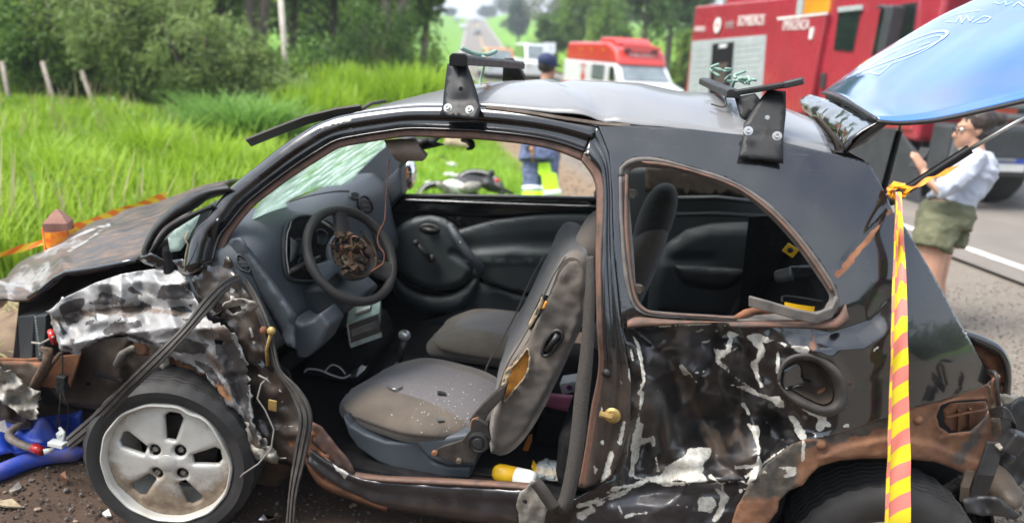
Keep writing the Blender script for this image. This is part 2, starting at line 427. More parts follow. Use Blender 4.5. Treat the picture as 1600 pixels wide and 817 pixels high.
M['doorcard'] = pm('dark_green_grey_plastic',(.033,.041,.044),(.050,.059,.062),5,rough=.40,rough2=.55,bump=.1,bscale=900,layers=[dict(scale=8,k=1.2,bias=.2,sharp=2,color=(.08,.075,.07),rough=.8,amount=.3)])
M['void'] = pm('dark_carpet_and_voids',(.008,.008,.009),(.017,.016,.016),40,rough=.9,rough2=1,bump=.3,bscale=500,spec=.1)  # near-black; also stands in for the dark of holes and hollows
M['cloth'] = pm('dusty_seat_cloth',(.125,.10,.078),(.080,.066,.055),7,rough=.9,rough2=.95,bump=.18,bscale=700,spec=.15,sheen=.25,
    layers=[dict(scale=5,k=1.5,bias=.18,sharp=2,color=(.045,.040,.038),rough=.9,amount=.7),dict(attr='centre',color=(.165,.150,.150),color2=(.075,.067,.070),cscale=420,scale=80,k=.25,sharp=10,rough=.9)])
M['clothback'] = pm('grey_seat_back_cloth',(.135,.112,.092),(.075,.066,.058),5,rough=.85,rough2=.95,bump=.15,bscale=600,spec=.2,sheen=.25,
     layers=[dict(attr='dark',color=(.030,.028,.029),color2=(.05,.045,.043),scale=9,k=.2,sharp=1.2,rough=.8)])
M['foam'] = pm('orange_foam',(.62,.27,.045),(.50,.20,.03),40,rough=.95,bump=.4,bscale=250)
M['lining'] = pm('torn_lining',(.36,.29,.19),(.24,.18,.11),60,rough=.95,bump=.3)
M['alloy'] = pm('scraped_alloy',(.60,.58,.53),(.47,.44,.385),9,rough=.36,rough2=.55,metal=.25,bump=.1,bscale=200,
    layers=[dict(scale=16,k=1.4,bias=.16,sharp=3,color=(.20,.13,.075),color2=(.32,.25,.17),rough=.8,amount=.8),dict(scale=45,k=1.6,bias=.02,sharp=8,color=(.05,.04,.03),rough=.9),
      dict(attr='dirt',color=(.15,.09,.05),color2=(.30,.22,.14),scale=30,k=1.1,sharp=3,rough=.85,amount=.9)])
M['tyre'] = pm('dusty_tyre',(.017,.016,.016),(.030,.027,.025),14,rough=.62,rough2=.82,bump=.25,bscale=120,
               layers=[dict(scale=9,k=1.5,bias=.12,sharp=2.5,color=(.12,.085,.055),rough=.95,amount=.6)])
M['tyremud'] = pm('muddy_tyre',(.05,.035,.026),(.15,.075,.04),9,rough=.85,rough2=.95,bump=.3,bscale=90)
M['steel'] = pm('zinc_steel',(.52,.52,.50),(.38,.37,.35),30,rough=.3,rough2=.5,metal=.9)
M['dsteel'] = pm('dark_steel',(.045,.042,.04),(.08,.07,.06),30,rough=.4,rough2=.6,metal=.6)
M['radio'] = pm('galvanised_case',(.36,.42,.39),(.24,.28,.26),40,rough=.35,rough2=.5,metal=.45)
M['brass'] = pm('brass_passivated',(.50,.36,.12),(.32,.2,.07),50,rough=.4,rough2=.6,metal=.5)
M['belt'] = pm('webbing',(.048,.043,.038),(.075,.066,.058),200,rough=.75,rough2=.9,bump=.4,bscale=500,spec=.2)
M['bracket'] = pm('black_powder_coat',(.007,.007,.008),(.013,.013,.013),18,rough=.36,rough2=.5,spec=.3,bump=.06,bscale=400,layers=[dict(scale=20,k=1.4,bias=.08,sharp=3,color=(.13,.11,.09),rough=.8,amount=.4)])
M['white'] = pm('white_plastic',(.72,.72,.70),(.6,.6,.58),20,rough=.45)
M['yellow'] = pm('yellow_plastic',(.78,.46,.015),(.68,.36,.01),10,rough=.35)
M['orange'] = pm('orange_plastic',(.75,.23,.012),(.6,.17,.01),10,rough=.4)
M['pink'] = pm('pink_paper',(.58,.16,.26),(.48,.13,.22),20,rough=.5)
M['red'] = pm('red_plastic',(.55,.022,.018),(.4,.015,.012),20,rough=.3,coat=.4)
M['blue'] = pm('blue_tarp',(.012,.045,.34),(.02,.07,.45),9,rough=.3,rough2=.5,bump=.15,bscale=60,
               layers=[dict(scale=7,k=1.5,bias=.27,sharp=3,color=(.12,.075,.07),color2=(.2,.13,.1),rough=.9,amount=.85)])
M['hose'] = pm('grey_hose',(.22,.18,.15),(.14,.11,.09),40,rough=.5,rough2=.7)
M['twine'] = pm('green_twine',(.26,.38,.31),(.17,.28,.22),60,rough=.8)
M['copper'] = pm('copper_wire',(.42,.16,.09),(.25,.10,.07),40,rough=.5)
M['wire'] = pm('grey_wire',(.30,.27,.24),(.2,.18,.16),40,rough=.5)
M['blackwire'] = pm('black_wire',(.012,.012,.012),(.03,.027,.025),40,rough=.5)
M['burnt'] = pm('torn_airbag_foam',(.13,.078,.042),(.055,.035,.024),60,rough=.9,bump=.5,bscale=150)
M['goldmetal'] = pm('sooty_brass',(.26,.20,.12),(.14,.10,.06),60,rough=.4,metal=.7)
M['dial'] = pm('dial_grey',(.09,.09,.085),(.05,.05,.05),20,rough=.5)
M['silver'] = pm('silver_knob',(.55,.55,.56),(.45,.45,.46),20,rough=.25,metal=.6)
M['visor'] = pm('dusty_visor',(.21,.165,.13),(.15,.115,.09),14,rough=.85,bump=.1,bscale=300)
M['mirror'] = pm('mirror_glass',(.7,.7,.7),None,rough=.05,metal=1)
M['paper'] = pm('paper',(.72,.72,.68),(.6,.6,.56),30,rough=.7)
M['lampred'] = pm('red_lamp',(.55,.02,.015),None,rough=.2,coat=.6)

def glass_shattered():
 m = bpy.data.materials.new('shattered_glass'); m.use_nodes = True; nt = m.node_tree; N,L = nt.nodes,nt.links
 b = N['Principled BSDF']; tc = N.new('ShaderNodeTexCoord')
 sk = N.new('ShaderNodeAttribute'); sk.attribute_name = 'streak'; v = N.new('ShaderNodeTexNoise'); v.noise_dimensions = '2D'; v.inputs['Scale'].default_value = 1.0; v.inputs['Detail'].default_value = 5; L.new(sk.outputs['Vector'],v.inputs['Vector'])
 v2 = N.new('ShaderNodeTexVoronoi'); v2.feature = 'DISTANCE_TO_EDGE'; v2.inputs['Scale'].default_value = 150; L.new(tc.outputs['Object'],v2.inputs['Vector'])
 n = N.new('ShaderNodeTexNoise'); n.inputs['Scale'].default_value = 14; L.new(tc.outputs['Object'],n.inputs['Vector'])
 at = N.new('ShaderNodeAttribute'); at.attribute_name = 'dense'
 def rng_(src,a,z,x,y):
  r = N.new('ShaderNodeMapRange'); r.inputs['From Min'].default_value = a; r.inputs['From Max'].default_value = z; r.inputs['To Min'].default_value = x; r.inputs['To Max'].default_value = y; L.new(src,r.inputs['Value']); return r.outputs[0]
 def mth(op,a,c):
  x = N.new('ShaderNodeMath'); x.operation = op
  for i,q in enumerate((a,c)):
   if isinstance(q,(int,float)): x.inputs[i].default_value = q
   else: L.new(q,x.inputs[i])
  x.use_clamp = True; return x.outputs[0]
 e1 = rng_(v.outputs['Fac'],.44,.60,0,1); e2 = rng_(v2.outputs['Distance'],0,.12,1,.25)
 crack = mth('MAXIMUM',e1,mth('MULTIPLY',e2,at.outputs['Fac']))
 al = mth('ADD',mth('MULTIPLY',crack,.62),mth('ADD',rng_(n.outputs['Fac'],.35,.7,.08,.38),mth('MULTIPLY',at.outputs['Fac'],.36)))
 cx = N.new('ShaderNodeMix'); cx.data_type = 'RGBA'; cx.inputs['A'].default_value = (.34,.50,.43,1); cx.inputs['B'].default_value = (.78,.86,.82,1); L.new(crack,cx.inputs['Factor'])
 L.new(cx.outputs['Result'],b.inputs['Base Color']); b.inputs['Roughness'].default_value = .22; L.new(al,b.inputs['Alpha'])
 bn = N.new('ShaderNodeBump'); bn.inputs['Strength'].default_value = .5; bn.inputs['Distance'].default_value = .003; L.new(crack,bn.inputs['Height']); L.new(bn.outputs[0],b.inputs['Normal'])
 b.inputs['Alpha'].default_value = 1; L.remove(b.inputs['Alpha'].links[0])
 tl = N.new('ShaderNodeBsdfTranslucent'); L.new(cx.outputs['Result'],tl.inputs['Color']); m1 = N.new('ShaderNodeMixShader'); m1.inputs[0].default_value = .55; L.new(b.outputs[0],m1.inputs[1]); L.new(tl.outputs[0],m1.inputs[2])
 tp = N.new('ShaderNodeBsdfTransparent'); tp.inputs['Color'].default_value = (.86,.95,.91,1); m2 = N.new('ShaderNodeMixShader'); L.new(al,m2.inputs[0]); L.new(tp.outputs[0],m2.inputs[1]); L.new(m1.outputs[0],m2.inputs[2]); L.new(m2.outputs[0],N['Material Output'].inputs['Surface'])
 return m
M['shatter'] = glass_shattered()

def stripe_tape(name,ca,cb,per,slant):
 """plastic barrier tape, printed with slanting stripes along its length (uses the UV-like attributes run / across)"""
 m = bpy.data.materials.new(name); m.use_nodes = True; nt = m.node_tree; N,L = nt.nodes,nt.links; b = N['Principled BSDF']
 ar = N.new('ShaderNodeAttribute'); ar.attribute_name = 'run'; ac = N.new('ShaderNodeAttribute'); ac.attribute_name = 'across'
 ma = N.new('ShaderNodeMath'); ma.operation = 'MULTIPLY_ADD'; L.new(ac.outputs['Fac'],ma.inputs[0]); ma.inputs[1].default_value = slant; L.new(ar.outputs['Fac'],ma.inputs[2])
 dv = N.new('ShaderNodeMath'); dv.operation = 'DIVIDE'; L.new(ma.outputs[0],dv.inputs[0]); dv.inputs[1].default_value = per
 fr = N.new('ShaderNodeMath'); fr.operation = 'FRACT'; L.new(dv.outputs[0],fr.inputs[0])
 gt = N.new('ShaderNodeMath'); gt.operation = 'GREATER_THAN'; L.new(fr.outputs[0],gt.inputs[0]); gt.inputs[1].default_value = .5
 x = N.new('ShaderNodeMix'); x.data_type = 'RGBA'; x.inputs['A'].default_value = (*ca,1); x.inputs['B'].default_value = (*cb,1); L.new(gt.outputs[0],x.inputs['Factor'])
 L.new(x.outputs['Result'],b.inputs['Base Color']); b.inputs['Roughness'].default_value = .35
 return m
M['tape'] = stripe_tape('barrier_tape_print',(.84,.66,.03),(.78,.22,.18),.088,.42)
M['tapeknot'] = pm('bunched_tape',(.85,.42,.02),(.80,.10,.02),24,rough=.4)
# ------------------------------------------------------------------ the land
def road_c(y):       # left / right edge of the carriageway and its height, by distance
 ys = [-60,0,6,12,28,60,150,300,420]
 l = np.interp(y,ys,[17,5.75,4.6,3.4,.2,-5.6,-12.3,-23,-31]); r = np.interp(y,ys,[27,16,14.5,13.0,8.6,.6,-3.9,-16.6,-25])
 return l,r
def land_z(x,y):
 x = np.asarray(x,float); y = np.asarray(y,float)
 z = np.interp(y,[-50,18,25,40,60,100,150,230,300,420,900],[0,0,-.5,-.5,.1,.2,.9,6.4,11.3,15,18])
 l,r = road_c(y)
 z = z - .06 * np.clip((x - 1.5) / 2.0,0,1) * np.clip((20 - y) / 10,0,1)
 z = z + np.clip((x - r - 1) / 14,0,1) * np.interp(y,[20,60,150,300],[.2,1.5,4.5,4])       # bank on the right of the road
 z = z + np.clip((l - 2 - x) / 20,0,1) * np.interp(y,[10,30,80,200],[.0,.6,1.5,2])
 return z
def grid(xs,ys,zf,name,mat,kind,parent=None,smooth=True):
 X,Y = np.meshgrid(xs,ys); V = np.stack([X.ravel(),Y.ravel(),zf(X,Y).ravel()],1); n = len(xs)
 i,j = np.meshgrid(np.arange(len(ys) - 1),np.arange(n - 1),indexing='ij'); a = (i * n + j).ravel()
 o = fast_mesh(name,V,np.stack([a,a + 1,a + n + 1,a + n],1),mat,parent,smooth); 
 if kind: o['kind'] = kind
 return o
def ground_mat():
 m = pm('dirt_and_turf',(.045,.031,.024),(.085,.056,.040),2.2,8,rough=.95,bump=.5,bscale=40,spec=.15,
           layers=[dict(scale=60,k=1.6,bias=.06,sharp=5,color=(.22,.17,.13),rough=.9,amount=.8),
                   dict(attr='sand',color=(.25,.18,.12),color2=(.17,.12,.08),cscale=6,scale=3,k=.5,sharp=2.5,rough=.95),
                   dict(attr='shoulder',color=(.225,.195,.16),color2=(.14,.12,.10),cscale=70,scale=6,k=.5,sharp=3,rough=.95),
                   dict(attr='turf',color=(.085,.20,.022),color2=(.16,.30,.035),cscale=1.6,scale=5,k=.7,sharp=3,rough=.9)])
 return m
xs = np.unique(np.concatenate([np.linspace(-600,-40,24),np.linspace(-40,-8,26),np.linspace(-8,14,150),np.linspace(14,60,30),np.linspace(60,600,20)]))
ys = np.unique(np.concatenate([np.linspace(-400,-4,16),np.linspace(-4,18,170),np.linspace(18,80,50),np.linspace(80,420,50),np.linspace(420,2500,16)]))
ground = grid(xs,ys,lambda x,y: land_z(x,y) + .012 * np.where((np.abs(x) < 10) & (np.abs(y) < 14),fbm(np.stack([x.ravel(),y.ravel()],1),.35,4).reshape(x.shape),0),'ground',ground_mat(),'structure')
Vg = np.zeros(len(ground.data.vertices) * 3,np.float32); ground.data.vertices.foreach_get('co',Vg); Vg = Vg.reshape(-1,3)
gx,gy = Vg[:,0],Vg[:,1]; lg,rg_ = road_c(gy)
near_turf = np.clip((gy - 4.35 - .25 * np.sin(gx * 2.3)) / .5,0,1) * np.clip((lg - 3.1 - gx) / 1.2,0,1)   # turf behind the wreck and left of it
nt2 = np.clip((gy - 20) / 6,0,1) * np.clip((lg - 1.5 - gx) / 1.5,0,1)
turf = np.maximum.reduce([near_turf,nt2,np.clip((gx - rg_ - 1.0) / 1.0,0,1),np.clip((-gx - 3.4) / 1.0,0,1) * np.clip((gy - 4.0) / .6,0,1)])
attr(ground,'turf',turf)
attr(ground,'shoulder',np.clip((gx - (lg - 3.4)) / .9,0,1) * np.clip((20 - gy) / 8,.0,1) * np.clip((rg_ - gx) / 1,0,1) + np.clip((gx - .75) / .5,0,1) * (gy < 4.2) * np.clip((rg_ - gx),0,1))
attr(ground,'sand',np.clip(1 - np.abs(gx - (lg - 3.4)) / 1.6,0,1) * (gy > 4) + .9 * np.clip(1 - np.hypot((gx + 2.7) / 1.1,(gy - 3.8) / .8),0,1))
def asphalt():
 return pm('asphalt',(.145,.128,.112),(.195,.17,.148),1.1,8,rough=.75,rough2=.9,bump=.3,bscale=160,spec=.3,
              layers=[dict(scale=190,k=1.6,bias=.1,sharp=4,color=(.30,.28,.25),rough=.8,amount=.6),dict(scale=.35,k=1.5,bias=.25,sharp=2,color=(.22,.185,.15),rough=.9,amount=.6)])
def road_strip(name,mat,a,b,y0,y1,lift,n=160,m=10,kind='structure',dash=None):
 """a, b: offsets from the left edge (m)"""
 yy = np.concatenate([np.linspace(y0,min(y1,40),n // 2),np.linspace(min(y1,40),y1,n // 2)[1:]]) if y1 > 40 else np.linspace(y0,y1,n)
 l,r = road_c(yy); V,Q = [],[]
 for k in range(m + 1):
  t = a(l,r) + (b(l,r) - a(l,r)) * k / m
  V.append(np.stack([t,yy,land_z(t,yy) + lift],1))
 V = np.stack(V,1).reshape(-1,3); w = m + 1
 i,j = np.meshgrid(np.arange(len(yy) - 1),np.arange(m),indexing='ij'); q = (i * w + j).ravel()
 o = fast_mesh(name,V,np.stack([q,q + 1,q + w + 1,q + w],1),mat,None,True); o['kind'] = kind; return o
M['asphalt'] = asphalt()
road = road_strip('road',M['asphalt'],lambda l,r: l - .35,lambda l,r: r + .35,-40,420,.03)
M['roadpaint'] = pm('road_paint',(.72,.70,.65),(.5,.48,.44),12,rough=.7,layers=[dict(scale=30,k=1.5,bias=.12,sharp=5,color=(.16,.15,.14),rough=.85)])
M['roadyellow'] = pm('yellow_road_paint',(.62,.36,.07),(.5,.30,.08),12,rough=.7)
o = road_strip('edge_line',M['roadpaint'],lambda l,r: l + 0,lambda l,r: l + .13,-40,420,.036,m=1)
o = road_strip('edge_line',M['roadpaint'],lambda l,r: r - .13,lambda l,r: r,-40,420,.036,m=1)
o = road_strip('centre_line',M['roadyellow'],lambda l,r: (l + r) / 2 - .1,lambda l,r: (l + r) / 2 + .1,-40,420,.036,m=1)
# ------------------------------------------------------------------ the wreck
CAR = empty('wrecked_car',tuple(CAR_O),YAW,'crushed black hatchback wreck without its driver door, resting on the dirt shoulder in the foreground','car')

def resample(P,n):
 P = np.asarray(P,float); d = np.r_[0,np.cumsum(np.linalg.norm(np.diff(P,axis=0),axis=1))]
 t = np.linspace(0,d[-1],n); return np.stack([np.interp(t,d,P[:,k]) for k in range(P.shape[1])],1)
def densify(pairs,n=4):
 a = pl([q[0] for q in pairs],n); b = pl([q[1] for q in pairs],n); return np.array(a),np.array(b)
def strip(name,A,B,mat,parent,prof,thick=.003,vf=Sv,vfix=None,attrs=None,wob=0):
 """sheet strip between two measured lines; prof [(t across, offset inwards)]"""
 A,B = np.asarray(A,float),np.asarray(B,float); n = len(A); V,PX = [],[]
 for t,off in prof:
  px = A * (1 - t) + B * t; PX.append(px)
  if vfix is not None: V.append(CP(px,vfix + off))
  else:
   if wob: off = off + wob * fbm(px,25,3,5)
   V.append(SP(px,off,vf))
 m = len(prof); V = np.stack(V,1).reshape(-1,3); PX = np.stack(PX,1).reshape(-1,2)
 Fc = [(i * m + j,i * m + j + 1,(i + 1) * m + j + 1,(i + 1) * m + j) for i in range(n - 1) for j in range(m - 1)]
 o = mesh(name,V,Fc,mat,parent)
 bm = bmesh.new(); bm.from_mesh(o.data); bmesh.ops.recalc_face_normals(bm,faces=bm.faces)
 s = sum(f.normal.y * f.calc_area() for f in bm.faces)
 if s > 0: bmesh.ops.reverse_faces(bm,faces=bm.faces)
 bm.to_mesh(o.data); bm.free()
 if attrs:
  for an,fn in attrs.items(): attr(o,an,fn(PX))
 if thick: solid(o,thick,-1)
 return o
def strokes(P,lst,edge=.5):
 """marks on the paint: (line, half width, strength)"""
 r = np.zeros(len(P))
 wob = fbm(P,24,4,2) * 1.1
 for ln,wd,*st in lst:
  s = st[0] if st else 1.0
  if len(ln) > 2 and wd == 'poly': r = np.maximum(r,s * soft_poly(P,ln,5))
  else:
   d = seg_dist(P,ln) + wob * wd * 1.3
   r = np.maximum(r,s * np.clip(1.2 - d / (wd * .68) * .7,0,1))
 return r

# ---- door frame: A-pillar, roof rail
PAIRS = [((286,424),(348,402)),((300,364),(356,376)),((325,336),(372,352)),((345,308),(398,322)),((372,282),(422,303)),((400,260),(446,285)),((440,228),(480,262)),((482,200),(506,246)),
         ((509,187),(530,232)),((540,178),(558,226)),((600,169),(600,219)),((640,165),(640,214)),((690,164),(700,216)),((751,166),(755,219)),((824,173),(820,226)),((885,183),(868,236)),((934,194),(908,252))]
fo,fi = densify(PAIRS,5)
scr = lambda P: strokes(P,[([(482,208),(510,194),(545,188)],5),([(488,205),(500,198)],4),([(548,196),(552,208)],2)])
strip('roof_rail',fo,fi,M['paint'],CAR,[(0,.035),(.03,.006),(.1,0),(.2,-.002),(.3,0),(.37,.003),(.41,.022),(.5,.027),(.68,.027),(.71,.020),(.74,.020),(.77,.032),(.8,.036)],
      attrs={'chip': lambda P: .8 * scr(P),'scuff': lambda P: .7 * strokes(P,[([(300,380),(400,280)],10),([(440,240),(520,200)],12)])})
fl = fo * .2 + fi * .8
strip('door_flange',fl,fi,M['flange'],CAR,[(-.15,.036),(0,.034),(.5,.036),(.9,.038),(1,.055)],thick=.004)
# ---- B-pillar
BL = [(908,252),(925,276),(931,300),(931,350),(930,408),(932,508),(935,573),(923,638),(914,700),(903,760)]
BR = [(912,240),(936,268),(942,300),(941,350),(938,408),(940,508),(943,573),(934,638),(924,700),(912,762)]
a,b = densify(list(zip(BL,BR)),5)
strip('door_flange',a,b,M['flange'],CAR,[(0,.06),(.1,.04),(.4,.034),(.6,.036),(1,.02)],thick=.004)
B2 = [(934,194),(952,240),(957,300),(958,350),(962,408),(972,508),(984,580),(986,640),(974,700),(955,748)]
a,b = densify(list(zip(BR,B2)),6)
bchip = [([(975,483),(977,510),(985,514)],2.5),([(975,640),(972,668)],5),([(972,670),(968,690),(958,705),(945,702)],3),([(985,580),(980,640)],2.5),([(960,560),(972,600)],1.5,.6),
         ([(955,705),(948,740),(938,757)],5),([(925,725),(930,735),(924,746)],5),([(940,690),(952,706)],1.2,.8),([(906,246),(914,252)],4),([(935,655),(940,640)],1.5),([(903,233),(918,240),(922,255)],3)]
strip('door_pillar',a,b,M['paint2'],CAR,[(0,.02),(.12,.004),(.3,.0),(.45,.006),(.55,.016),(.68,.006),(.85,0),(1,.004)],wob=.006,
      attrs={'chip': lambda P: strokes(P,bchip),'dirt': lambda P: .55 * np.clip((P[:,1] - 520) / 80,0,1),'scuff': lambda P: .4 * np.clip((P[:,1] - 600) / 80,0,1)})
# ---- rear quarter
WINO = [(967,276),(972,258),(993,247),(1029,248),(1082,262),(1139,280),(1188,308),(1235,351),(1277,404),(1306,450),(1310,478),(1298,494),(1274,500),(1153,502),(1100,498),(1029,495),(1000,488),(986,472),(975,429),(969,354)]
WINI = [(982,276),(993,263),(1022,263),(1057,269),(1110,283),(1160,305),(1203,340),(1242,383),(1277,432),(1295,461),(1291,475),(1281,485),(1240,488),(1153,493),(1100,491),(1029,486),(1007,480),(995,457),(990,390),(984,319)]
FO = [(1216,597),(1222,570),(1239,556),(1266,553),(1295,566),(1316,592),(1320,618),(1313,638),(1289,646),(1260,637),(1233,622)]
FI = [(1222,597),(1228,573),(1248,563),(1272,565),(1292,583),(1302,606),(1301,627),(1286,634),(1263,625),(1239,611),(1225,604)]
QOUT = [(934,194),(1000,197),(1080,202),(1159,211),(1225,224),(1302,241),(1340,249),(1358,256),(1373,282),(1388,312),(1395,330),(1415,356),(1435,390),(1458,428),(1480,468),(1505,513),(1530,555),(1550,593),(1544,601),
  (1480,623),(1420,639),(1385,653),(1325,673),(1275,687),(1263,686),(1237,694),(1200,723),(1173,755),(1152,791),(1143,817),(1136,850),(1000,850),(880,845),(812,830),(806,806),(840,797),(900,780),(955,748),(974,700),(986,640),(984,580),(972,508),(962,408),(958,350),(957,300),(952,240)]
ZONE = [(985,512),(1130,506),(1190,525),(1222,555),(1215,600),(1235,640),(1290,655),(1240,700),(1170,770),(1140,850),(830,850),(880,795),(955,760),(978,700),(990,640),(988,580)]
CRS = [  # creases: line, width px, push in (+) / out (-) in metres
 ([(985,520),(1000,560),(1008,595),(1000,640),(985,700),(960,750)],16,-.020),([(1010,600),(1040,582),(1066,574)],12,-.022),([(1062,574),(1085,625),(1120,700)],30,.03),([(1066,574),(1100,590)],12,-.02),
 ([(1120,510),(1143,560),(1182,600),(1250,685)],15,-.024),([(1182,620),(1172,650),(1190,700),(1180,750)],14,-.022),([(1000,520),(1040,560)],26,.02),([(1055,600),(1010,660),(1000,720)],24,.02),
 ([(1200,530),(1180,570),(1190,600)],14,-.018),([(940,765),(1020,752),(1110,752),(1180,748)],12,-.020),([(1010,700),(1030,740)],18,.016),([(880,800),(1000,790),(1100,800)],22,-.012),([(1000,770),(1100,772)],12,.014),
 ([(1150,560),(1165,640)],20,.018),([(1200,650),(1235,700)],16,.016),([(1085,640),(1160,630)],30,.02),([(1120,720),(1160,745)],14,.015),([(1160,770),(1120,815)],14,-.012),
 ([(1215,545),(1250,540),(1300,560),(1322,600)],10,-.010),([(1300,520),(1360,500),(1385,470)],22,.016),([(1280,545),(1350,545),(1392,515)],16,-.012),([(1330,600),(1385,590)],40,.012),([(1380,330),(1320,410)],7,.004)]
QB = [(1128,650,55,75,20,.075),(1035,548,42,26,30,-.022),(1030,640,32,46,0,-.026),(1075,720,60,16,-5,-.02),(1160,580,26,32,40,.03),(1215,665,32,28,30,.022),(1060,600,16,40,-15,.03),(1000,700,16,36,10,.02),(1165,700,22,40,0,-.015),(1050,520,70,12,2,.016)]
def qdisp(P):
 zn = np.clip(soft_poly(P,ZONE,22),0,1)
 d = zn * .055
 for ln,wd,am in CRS:
  x = np.clip(1 - seg_dist(P,ln) / (wd * 1.6),0,1); d = d + 1.25 * am * x ** 1.25
 rid = np.abs(fbm(P,85,2,1)); d = d + zn * (.05 * (rid - .12)) + zn * .085 * crumple(P,92,2,3) + sum(am * np.exp(-(((P[:,0] - cx) * math.cos(R(rt)) + (P[:,1] - cy) * math.sin(R(rt))) / rx) ** 2 - (((P[:,1] - cy) * math.cos(R(rt)) - (P[:,0] - cx) * math.sin(R(rt))) / ry) ** 2) for cx,cy,rx,ry,rt,am in QB) + zn * .004 * fbm(P,22,2,4)
 rs = (P[:,1] > 690) & (P[:,1] < 760); d = d + .0015 * fbm(P,60,2,9)
 d = d + .02 * np.clip((P[:,1] - 800) / 40,0,1)
 return np.maximum(d,-.034)
QCHIP = [([(1000,513),(1050,508),(1128,505),(1136,512)],1.8),([(986,518),(997,540),(1003,570),(1008,592),(1000,612)],4.5,.85),([(985,545),(989,562)],3),([(1115,543),(1132,546),(1136,530),(1146,524),(1143,545),(1156,541),(1140,553),(1126,562),(1141,577),(1118,568)],'poly',.8),
 ([(1114,515),(1122,518)],5),([(1140,522),(1175,527),(1200,530),(1225,537),(1258,548)],8),([(1178,530),(1193,545),(1180,567),(1183,590)],6),([(1215,548),(1216,580)],4),([(1183,590),(1190,602)],3),([(1160,605),(1185,616),(1212,626)],2.5,.9),
 ([(1218,628),(1235,650),(1245,670),(1255,686)],7),([(1258,634),(1285,652),(1282,668)],5),([(1284,660),(1296,664)],3.5),([(1162,632),(1170,646)],3.5),([(1164,660),(1180,672),(1185,700),(1186,730)],6),([(1186,730),(1168,762),(1158,766)],5),
 ([(1150,730),(1183,728)],2.2),([(1033,742),(1040,729),(1055,720),(1072,710),(1075,700),(1095,698),(1112,700),(1110,712),(1100,722),(1098,737),(1106,752),(1080,754),(1060,749),(1040,754),(1018,752),(1010,746)],'poly'),
 ([(1025,715),(1028,735)],2.5),([(1000,665),(996,690),(990,720),(986,742)],4.5),([(1003,690),(1020,684),(1022,696)],4.5),([(1004,612),(1000,640)],3),([(935,788),(960,776),(985,762),(1003,755)],5,.8),([(925,797),(907,806)],6),([(966,790),(972,802)],3.5),([(978,806),(1010,800)],4.5),
 ([(1090,784),(1093,776),(1112,776),(1120,786),(1112,800),(1092,798)],'poly'),([(1116,762),(1130,775),(1126,795),(1116,812)],6),([(1056,788),(1090,795)],2),([(930,780),(950,768),(980,757)],3.5,.7),([(1064,572),(1072,582)],3.5),([(1080,584),(1100,580)],1.2,.8),([(1095,536),(1110,532)],1.5,.8),([(1165,745),(1195,722),(1230,698)],2.2),
 ([(1318,666),(1326,664)],2),([(1365,548),(1375,540)],1.5)]
QCHIP += [([(944,486),(950,520),(962,560),(970,600)],1.2,.8),([(1062,575),(1078,582),(1090,600)],1.2,.7),([(1120,565),(1150,590),(1182,612)],1.4,.8),([(1000,600),(1020,604),(1034,616)],1.3,.8),([(990,745),(1040,756),(1100,756),(1160,752),(1178,758)],2.2,.9),([(955,765),(985,758),(1010,752)],4,.8),([(1085,520),(1098,514)],1.5,.7),([(1140,600),(1160,605)],1.2,.7),([(1196,660),(1216,664)],1,.7),([(1000,640),(996,662),(988,700)],2.4,.9),([(905,790),(940,780),(958,772)],4,.85),([(1110,745),(1128,757),(1130,775)],3.5,.9)]
QSC = [([(1055,505),(1115,505),(1110,560),(1085,590),(1060,570)],'poly',.75),([(992,598),(1022,592),(1040,620),(1022,680),(1000,700)],'poly',.7),([(960,765),(1150,757),(1130,815),(1120,850),(860,850),(900,800)],'poly',.72),([(1130,730),(1180,700)],14,.6),([(1140,560),(1160,590)],16,.5),([(1165,630),(1190,620)],12,.55),([(1005,545),(1040,565)],9,.8)]
QDR = [([(1070,590),(1090,640),(1115,700)],20,.75),([(1150,660),(1170,720)],22,.6),([(995,620),(1010,690)],20,.6),([(1100,700),(1150,740)],15,.5)]
QRU = [([(1391,330),(1358,372),(1318,416)],4.5,.75),([(1275,520),(1268,545)],9,.5),([(1310,428),(1330,410)],6,.8)]
quarter = panel('quarter_panel',QOUT,M['paint2'],CAR,[WINO,FO],step=3.1,disp=qdisp,thick=.004,
 attrs={'matte': lambda P: .75 * np.clip(soft_poly(P,ZONE,9),0,1),'chip': lambda P: strokes(P,QCHIP),'scuff': lambda P: strokes(P,QSC),'dirt': lambda P: strokes(P,QDR),'rust': lambda P: strokes(P,QRU)})
# ---- rear side window: rubber frame, rusty ledge
a = np.array(plc(WINO,5)); b = np.array(plc(WINI,5)); a = np.vstack([a,a[:1]]); b = np.vstack([b,b[:1]])
wf = strip('window_rubber',a,b,M['sealgrey'],CAR,[(-.05,.0),(.1,-.004),(.35,.0),(.4,.006),(.95,.012),(1.0,.02),(1.0,.04)],thick=.003)
j = [(WINO[i],WINI[i]) for i in range(2,10)]
a,b = densify(j,5); strip('window_flange',a,b,M['flange'],CAR,[(.3,-.006),(.42,-.009),(.62,-.006),(.68,.0)],thick=.002)
j = [((974,270),(985,276)),((972,354),(986,354)),((980,429),(992,429)),((989,468),(998,462)),((1002,486),(1009,479)),((1029,492),(1030,486)),((1100,497),(1101,490)),((1150,501),(1152,493))]
a,b = densify(j,5); strip('window_flange',a,b,M['flange'],CAR,[(.25,-.006),(.4,-.009),(.65,-.004),(.75,.002)],thick=.002)
a,b = densify([((980,500),(980,513)),((1000,494),(1002,511)),((1060,499),(1060,507)),((1130,502),(1132,504)),((1145,501),(1145,512)),((1200,500),(1200,512)),((1270,500),(1270,514)),((1306,494),(1308,514)),((1320,470),(1328,500))],4)
strip('window_ledge',a,b,M['flange'],CAR,[(0,.012),(.15,-.004),(.5,-.010),(.85,-.012),(1,.0)],thick=.003)
